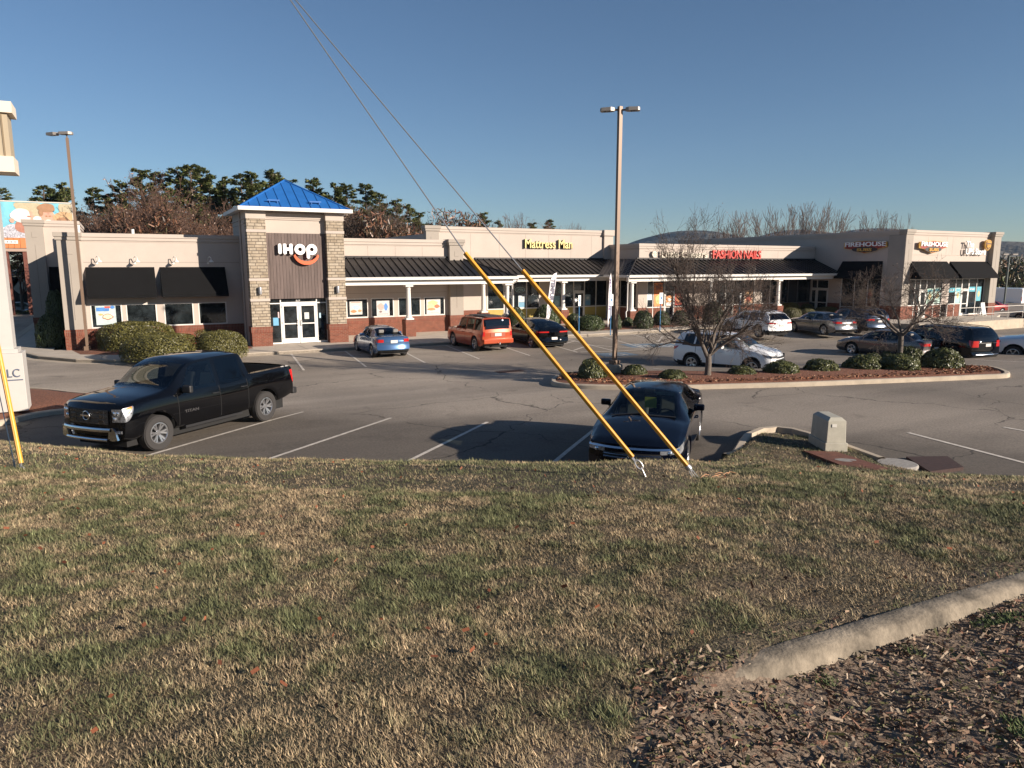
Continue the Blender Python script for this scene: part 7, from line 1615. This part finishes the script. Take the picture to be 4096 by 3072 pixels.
# blue posts with parking signs
BLUPOST = mat('blue_post', (.05, .18, .36), .5); SGN = mat('sign_white', (.75, .75, .72), .5)
for (px, pb, pt, pw, h, lb) in ((2315, 1337, 1180, 12, 42, 'narrow edge-on parking sign on a blue post by the folding board'), (2441, 1341, 1176, 18, 45, 'white parking sign on a blue post left of the tall lamp post'), (2639, 1329, 1170, 18, 43, 'white parking sign on a blue post right of the tall lamp post'), (2955, 1300, 1172, 8, 30, 'blue topped sign post seen through the bare tree')):
    P = atz(px, pb, .0); w = float((np.array(P)-CAM) @ FW); t = thing('parking_sign', lb, 'parking sign', tuple(P), group='blue parking sign posts'); ztp = float(atd(px, pt, w).z); b = MB(); b.tube([P, Vector((P.x, P.y, ztp))], .03, 8); b.build('post', BLUPOST, t)
    w2_ = pw*w/FPX/2; h2 = h*w/FPX; b = MB(); b.box((P.x-w2_, P.y-.045, ztp-h2), (P.x+w2_, P.y-.035, ztp)); s_ = b.build('sign_plate', SGN, t)
    if pw > 10: b = MB(); b.box((P.x-w2_*.45, P.y-.050, ztp-h2*.62), (P.x+w2_*.45, P.y-.046, ztp-h2*.36)); b.build('blue_symbol', BLUPOST, s_)
    if pw > 15:
        b = MB(); b.box((P.x-w2_*.7, P.y-.050, ztp-h2*.15), (P.x+w2_*.7, P.y-.046, ztp-h2*.11)); b.box((P.x-w2_*.6, P.y-.050, ztp-h2*.25), (P.x+w2_*.6, P.y-.046, ztp-h2*.21)); b.box((P.x-w2_*.98, P.y-.050, ztp-h2*.72), (P.x+w2_*.98, P.y-.046, ztp-h2*.70)); b.build('sign_print', mat('sign_print_green', (.12, .25, .18), .6), s_)
# feather flags
def flag(label, outline, y, words, post, col):
    t = thing('feather_flag', label, 'flag', tuple(aty(*post[0], y))); P = [aty(a, c, y) for a, c in outline]; n = len(P); b = MB(); b.add(P+[p+Vector((.0, .012, 0)) for p in P], [tuple(range(n)), tuple(range(2*n-1, n-1, -1))]+[(i, n+i, n+(i+1) % n, (i+1) % n) for i in range(n)]); b.build('banner', mat('banner_cloth', (.72, .68, .68), .7), t, recalc=True)
    pp = [aty(a, c, y+.02) for a, c in post]; b = MB(); b.tube(pp, .014, 6); b.build('flag_pole', BLK, t)
    for (wd, (a, c), (a2, c2), hh, off) in words:
        p = aty(a, c, y-.012); q = aty(a2, c2, y-.012); d = q-p; ang = math.atan2(d.z, d.x); o = text('banner_word', wd, .3, col, (0, 0, 0), (0, 0, 0), ext=.002, off=off, width=d.length, height=hh, parent=None)
        o.matrix_world = Matrix.Translation(p) @ Matrix.Rotation(R(90), 4, 'X') @ Matrix.Rotation(ang, 4, 'Z') @ Matrix.Diagonal((*o.scale, 1)); mwk = o.matrix_world.copy(); o.parent = t; o.matrix_parent_inverse = world_of(t).inverted(); o.matrix_basis = mwk
Z = lambda a, c: (2040+a/5.53, 1060+c/5.53)
flag('white TEMPUR-PEDIC feather flag standing behind the black coupe', [Z(*p) for p in ((1040, 165), (1030, 240), (1012, 400), (985, 600), (955, 780), (925, 950), (900, 1080), (865, 1180), (810, 1245), (806, 1150), (820, 950), (845, 750), (870, 560), (895, 360), (935, 240), (980, 190))], 38.4,
 [('TEMPUR', Z(925, 310), Z(875, 800), .30, .016), ('PEDIC', Z(850, 860), Z(822, 1110), .22, 0)], [Z(806, 1330), Z(805, 1200), Z(850, 700), Z(890, 350), Z(935, 235), Z(1040, 160)], mat('banner_grey_letter', (.10, .10, .14), .6))
flag('thin white feather flag turned edge-on beside the tall lamp post', [(2444, 1092), (2447, 1120), (2447, 1190), (2446, 1262), (2436, 1276), (2432, 1310), (2431, 1280), (2434, 1180), (2439, 1110)], 38.0, [('MATTRESS', (2440, 1115), (2435, 1240), .10, .004)], [(2434, 1340), (2432, 1300), (2436, 1180), (2442, 1092)], mat('banner_violet_letter', (.12, .08, .3), .6))
# folding boards
def aboard(label, x, y, z, w_, h_, rz, face, frame, g=None):
    t = thing('folding_board', label, 'sign board', (x, y, z), R(rz), local=True)
    for s_ in (-1, 1):
        M = Matrix.Translation((0, s_*.24, 0)) @ Matrix.Rotation(R(s_*13), 4, 'X'); b = MB()
        for q in ((-w_/2, -.02, 0, -w_/2+.05, .02, h_), (w_/2-.05, -.02, 0, w_/2, .02, h_), (-w_/2+.05, -.02, h_-.05, w_/2-.05, .02, h_), (-w_/2+.05, -.02, .14, w_/2-.05, .02, .19)): b.box(q[:3], q[3:], M=M)
        f_ = b.build('board_frame', frame, t); b = MB(); b.box((-w_/2+.05, -.008, .19), (w_/2-.05, .008, h_-.05), M=M); b.build('board_face', face, f_)
    b = MB(); b.tube([(w_/2-.02, -.15, .45), (w_/2-.02, .15, .45)], .008, 5); b.build('brace', STEEL, t)
P = atz(2305, 1333, 0); aboard('black framed chalk board standing open on the pavement by the first blue post', P.x, P.y, 0, .62, 1.15, 55, mat('chalk_board', (.12, .095, .08), .8), BLK)
P = atz(3925, 1264, 0); aboard('white folding board behind the railing by the parcel shop door', P.x, P.y, 0, .72, 1.15, 8, mat('board_white', (.68, .72, .78), .5), SGN)
# litter bin, red column base items
b = MB(); P = atz(1882, 1264, .75); b.lathe([(.24, 0), (.26, .85), (.24, .95), (.0, .98)], 18, M=Matrix.Translation((20.9, 43.9, 0))); tag(b.build('litter_bin', mat('bin_cream', (.5, .44, .36), .7), smooth=40), 'cream round litter bin behind the orange car', 'bin')
# railing at the parcel shop
t = thing('railing', 'galvanised pipe railing round the raised pavement by the parcel shop', 'railing', (58, 31, 0)); RP = mat('pale_pipe', (.55, .52, .47), .45, metal=.4)
ps = [Vector((54.4, 31.0, 0)), Vector((56.6, 31.0, 0)), Vector((58.8, 31.0, 0)), Vector((61.0, 31.0, 0)), Vector((63.15, 31.0, 0))]
for p in ps: b = MB(); b.tube([p-Vector((0, 0, .4)), p+Vector((0, 0, 1.05))], .024, 7); b.build('post', RP, t)
for z in (1.05, .55): b = MB(); b.tube([p+Vector((0, 0, z)) for p in ps], .024, 7); b.build('rail', RP, t)
b = MB(); e = ps[-1]
for z in (1.05, .5): b.tube([e+Vector((.1, .1, z)), e+Vector((.4, .0, z)), e+Vector((.8, -.9, z-.25)), e+Vector((1.1, -1.8, z-.7))], .024, 7)
b.build('stair_rail', RP, t)
b = MB(); b.box((50.6, 30.86, -1.0), (63.3, 30.898, -.003)); structure(b.build('retaining_wall', CONC2))

# monument sign pillar at the left edge
C0 = atz(113, 1634, .06); d0 = float((np.array(C0)-CAM) @ FW); yp = C0.y
def Xz(px, py): p = aty(px, py, yp); return p.x, p.z
t = thing('pylon_sign', 'cream pylon sign pillar cut off by the left edge of the view', 'sign', (C0.x-.9, yp+.5, 0)); PYL = mat('pylon_cream', (.46, .44, .41), .6, noise=(.04, .6)); PYT = mat('pylon_tan', (.36, .30, .21), .7)  # pylon cream lowered so its colour carries the dappled shade
x1, z1 = Xz(87, 1412); xr_ = C0.x
b = MB(); b.box((xr_-2.0, yp, .0), (xr_, yp+.9, z1)); bs = b.build('pylon_base', PYL, t, bevel=.01)
x2, _ = Xz(52, 1390); _, z3 = Xz(38, 700); b = MB(); b.box((xr_-2.0+.2, yp+.12, z1), (x2, yp+.8, z3)); b.build('pylon_column', PYL, t)
b = MB(); b.box((xr_-2.1, yp+.06, z1+.003), (x2+.10, yp+.86, z1+.12)); b.build('pylon_moulding', PYL, t)
xa_, za_ = Xz(62, 690); xb_, zb_ = Xz(50, 668); xc_, zc_ = Xz(36, 408); _, zd_ = Xz(36, 428)
b = MB(); b.box((xr_-3.2, yp-.1, za_), (xa_, yp+1.0, za_+.42)); b.build('cabinet_sill', mat('pylon_trim', (.68, .58, .46), .6), t); b = MB(); b.box((xr_-3.1, yp+.0, za_+.423), (xb_, yp+.9, zc_-.30)); b.build('sign_cabinet', PYT, t)
b = MB(); b.box((xb_-.16, yp-.02, za_+.43), (xb_-.12, yp-.002, zc_-.31)); b.build('cabinet_edge', mat('pylon_brown', (.2, .15, .09), .7), t)
b = MB(); b.box((xr_-3.2, yp-.1, zc_-.297), (xc_+.05, yp+1.0, zc_)); b.build('cabinet_cap', MATS['pylon_trim'], t)
xl_, zl_ = Xz(28, 1510); text('letters', 'LC', .4, mat('faded_sign_letter', (.10, .12, .17), .6), (xl_, yp-.02, zl_), FRONT, ext=.008, parent=t, height=.24, width=.30); b = MB(); b.box((xl_-.04, yp-.02, zl_-.1), (xl_+.38, yp-.004, zl_-.07)); b.build('underline', MATS['faded_sign_letter'], t)

# billboard, orange roofed canopy and things seen through the gap at far left
yb_ = 78
def XZ(px, py): p = aty(px, py, yb_); return p.x, p.z
x1, z1 = XZ(285, 815); _, z0 = XZ(200, 953)
t = thing('billboard', 'large photo billboard of a family against blue, above the restaurant left corner', 'billboard', (x1-5, yb_, z0)); bt = [mat('print_blue', (.16, .45, .55), .6, noise=(.25, .8))]
def cm(n, c): return mat(n, c, .6, noise=(.15, .3))
bt += [cm('print_tan', (.42, .36, .24)), cm('print_white_hair', (.68, .60, .56)), cm('print_skin', (.55, .30, .22)), cm('print_brown_hair', (.32, .17, .09)), cm('print_fair_hair', (.50, .32, .17)), mat('print_checked', (.38, .38, .42), .6, noise=(.7, .12)), cm('print_pale', (.66, .66, .64)), cm('print_shadow_skin', (.36, .16, .11))]
b = MB(); b.box((x1-13, yb_, z0), (x1, yb_+.25, z1), 0); PWi = x1-(x1-13)
def blob(px, py, rx, ry, mi, k, a0=0, a1=360, wob=.06):
    x, z = XZ(px, py); s_ = float((np.array(aty(px, py, yb_))-CAM) @ FW)/FPX; b.add([(x+rx*s_*math.cos(R(a))*(1+wob*math.sin(R(a*3+k*50))), yb_-.01-.008*k, min(z1-.05, max(z0, z+ry*s_*math.sin(R(a))))) for a in np.linspace(a0, a1, 26)[:-1]], [tuple(range(25))], mi)
blob(110, 825, 46, 26, 1, 0); blob(150, 850, 24, 34, 1, 1); blob(268, 840, 30, 40, 1, 1); blob(20, 940, 26, 30, 7, 1)
blob(60, 955, 46, 58, 6, 2, wob=.04); blob(95, 905, 30, 26, 8, 3); blob(110, 868, 24, 26, 3, 4); blob(84, 862, 34, 28, 2, 5, wob=.12); blob(48, 882, 8, 9, 3, 6); blob(116, 866, 7, 3, 8, 6); blob(112, 888, 9, 3, 7, 6)
blob(190, 868, 26, 30, 3, 4, wob=.03); blob(186, 832, 30, 18, 4, 5, wob=.1); blob(164, 850, 8, 14, 4, 6); blob(200, 865, 5, 3, 4, 6); blob(186, 865, 4, 3, 4, 6); blob(194, 882, 9, 3, 7, 6); blob(236, 884, 20, 16, 3, 5); blob(255, 872, 34, 24, 5, 6, wob=.1); blob(250, 884, 20, 14, 4, 7); blob(150, 875, 14, 10, 7, 5)
b.build('poster_panel', bt, t); b = MB(); b.box((x1-13.1, yb_-.06, z1), (x1+.08, yb_+.3, z1+.09)); b.box((x1, yb_-.06, z0), (x1+.08, yb_+.3, z1)); b.build('frame', mat('frame_pale', (.6, .55, .48), .6), t)
t = thing('canopy_building', 'brick piered canopy with a ribbed orange metal band under the billboard', 'building', (x1-5, yb_, -1)); _, zc = XZ(50, 992); xk, _ = XZ(108, 970); ORB = mat('orange_metal', (.52, .19, .07), .5)
b = MB(); b.box((x1-13, yb_-.2, zc), (xk, yb_+.8, z0-.02))
for k in range(12): b.box((xk-.45*k-.02, yb_-.24, zc), (xk-.45*k+.02, yb_-.2, z0-.02))
b.build('metal_band', ORB, t); b = MB(); b.box((x1-13, yb_-.1, zc-.3), (xk, yb_+.7, zc-.003)); b.build('fascia', mat('band_fascia', (.35, .25, .2), .7), t)
for px in (24, 112): xx, _ = XZ(px, 1050); b = MB(); b.box((xx-.32, yb_, -1.3), (xx+.22, yb_+.6, zc-.303)); b.build('pier', mat('dark_brick', (.14, .05, .035), .85), t)
xx, zz = XZ(0, 974); b = MB(); 
b.box((xx-.4, yb_-.3, zz), (xx+1.35, yb_-.245, zz+.28)); nb_ = b.build('name_strip', SGN, t); b = MB()
for k in range(4): b.box((xx+.25+.28*k, yb_-.31, zz+.09), (xx+.36+.28*k, yb_-.301, zz+.19))
b.build('name_print', TXT, nb_)
yy_ = 102
def XQ(px, py): p = aty(px, py, yy_); return p.x, p.z
t = thing('arched_canopy', 'pale concrete canopy on V shaped piers seen through the gap at far left', 'canopy', (XQ(90, 1200)[0], yy_, -1)); xa_, za_ = XQ(20, 1085); xb_, zb_ = XQ(150, 1103); PC = mat('pale_concrete', (.42, .40, .33), .85)
b = MB(); b.box((xa_, yy_, zb_), (xb_, yy_+6, za_)); b.build('roof', mat('grey_roof_edge', (.22, .24, .25), .7), t)
for cpx in (84, 20): cx, cz = XQ(cpx, 1175); b = MB(); b.prism([(cx-1.9, zb_-.1), (cx+1.9, zb_-.1), (cx+.9, zb_-1.3), (cx+.2, cz), (cx-.2, cz), (cx-.9, zb_-1.3)], lambda p: (p[0], yy_+.1, p[1]), lambda p: (p[0], yy_+.7, p[1])); b.build('arch_pier', PC, t)
b = MB(); b.box((xa_, yy_+5, -1.2), (xb_, yy_+5.4, zb_-.2)); b.build('painted_shade_wall', mat('deep_shade_wall', (.03, .028, .025), .9), t)  # near-black wall colour stands in for deep shade under the canopy
P = aty(88, 1262, 80); t = shrub(BOX[0], P.x-.6, P.y, -1.25, 2.6, 1.5, 'dark hedge in the gap at far left, in front of the white car', ry=1.0, rz=0, cat='hedge', name='hedge')
# vent pipes on the flat roof
for px, py, lb, y in ((530, 917, 'white vent pipe on the restaurant roof left of the tower', 50), (312, 900, 'small white vent pipe beside the tall left block', 52)):
    P = aty(px, py, y); b = MB(); b.tube([(P.x, y, 5.2), (P.x, y, P.z)], .09, 10); tag(b.build('vent_pipe', WHITEM), lb, 'vent pipe')
# dry seed pods / orange scraps beside the right anchor
b = MB(); A_ = on_bank(2830, 1915)
for k in range(7):
    p = A_+Vector((.06*k-.1, .04*math.sin(k*2), .02)); b.tube([p, p+Vector((.05, .02*math.cos(k), .015)), p+Vector((.10, .03*math.sin(k*3), .0))], .004, 5)
tag(b.build('dry_stalks', mat('dry_stalk', (.5, .26, .13), .7)), 'curled pale orange stalks on the turf by the right anchor', 'dry stalks', kind='stuff')

# ------------------------------------------------------------------ air
b = MB(); b.box((-900, -300, -3.0), (1500, 1990, 330)); hz = bpy.data.materials.new('air'); hz.use_nodes = True; hn = hz.node_tree.nodes; hn.remove(hn['Principled BSDF'])
pv = hn.new('ShaderNodeVolumePrincipled'); pv.inputs['Density'].default_value = .00007; pv.inputs['Color'].default_value = (.45, .65, .95, 1); pv.inputs['Anisotropy'].default_value = 0.0
hz.node_tree.links.new(pv.outputs[0], hn['Material Output'].inputs['Volume']); ho = b.build('haze', hz); ho['kind'] = 'stuff'; ho['label'] = 'thin blue air between the car park and the far hills'
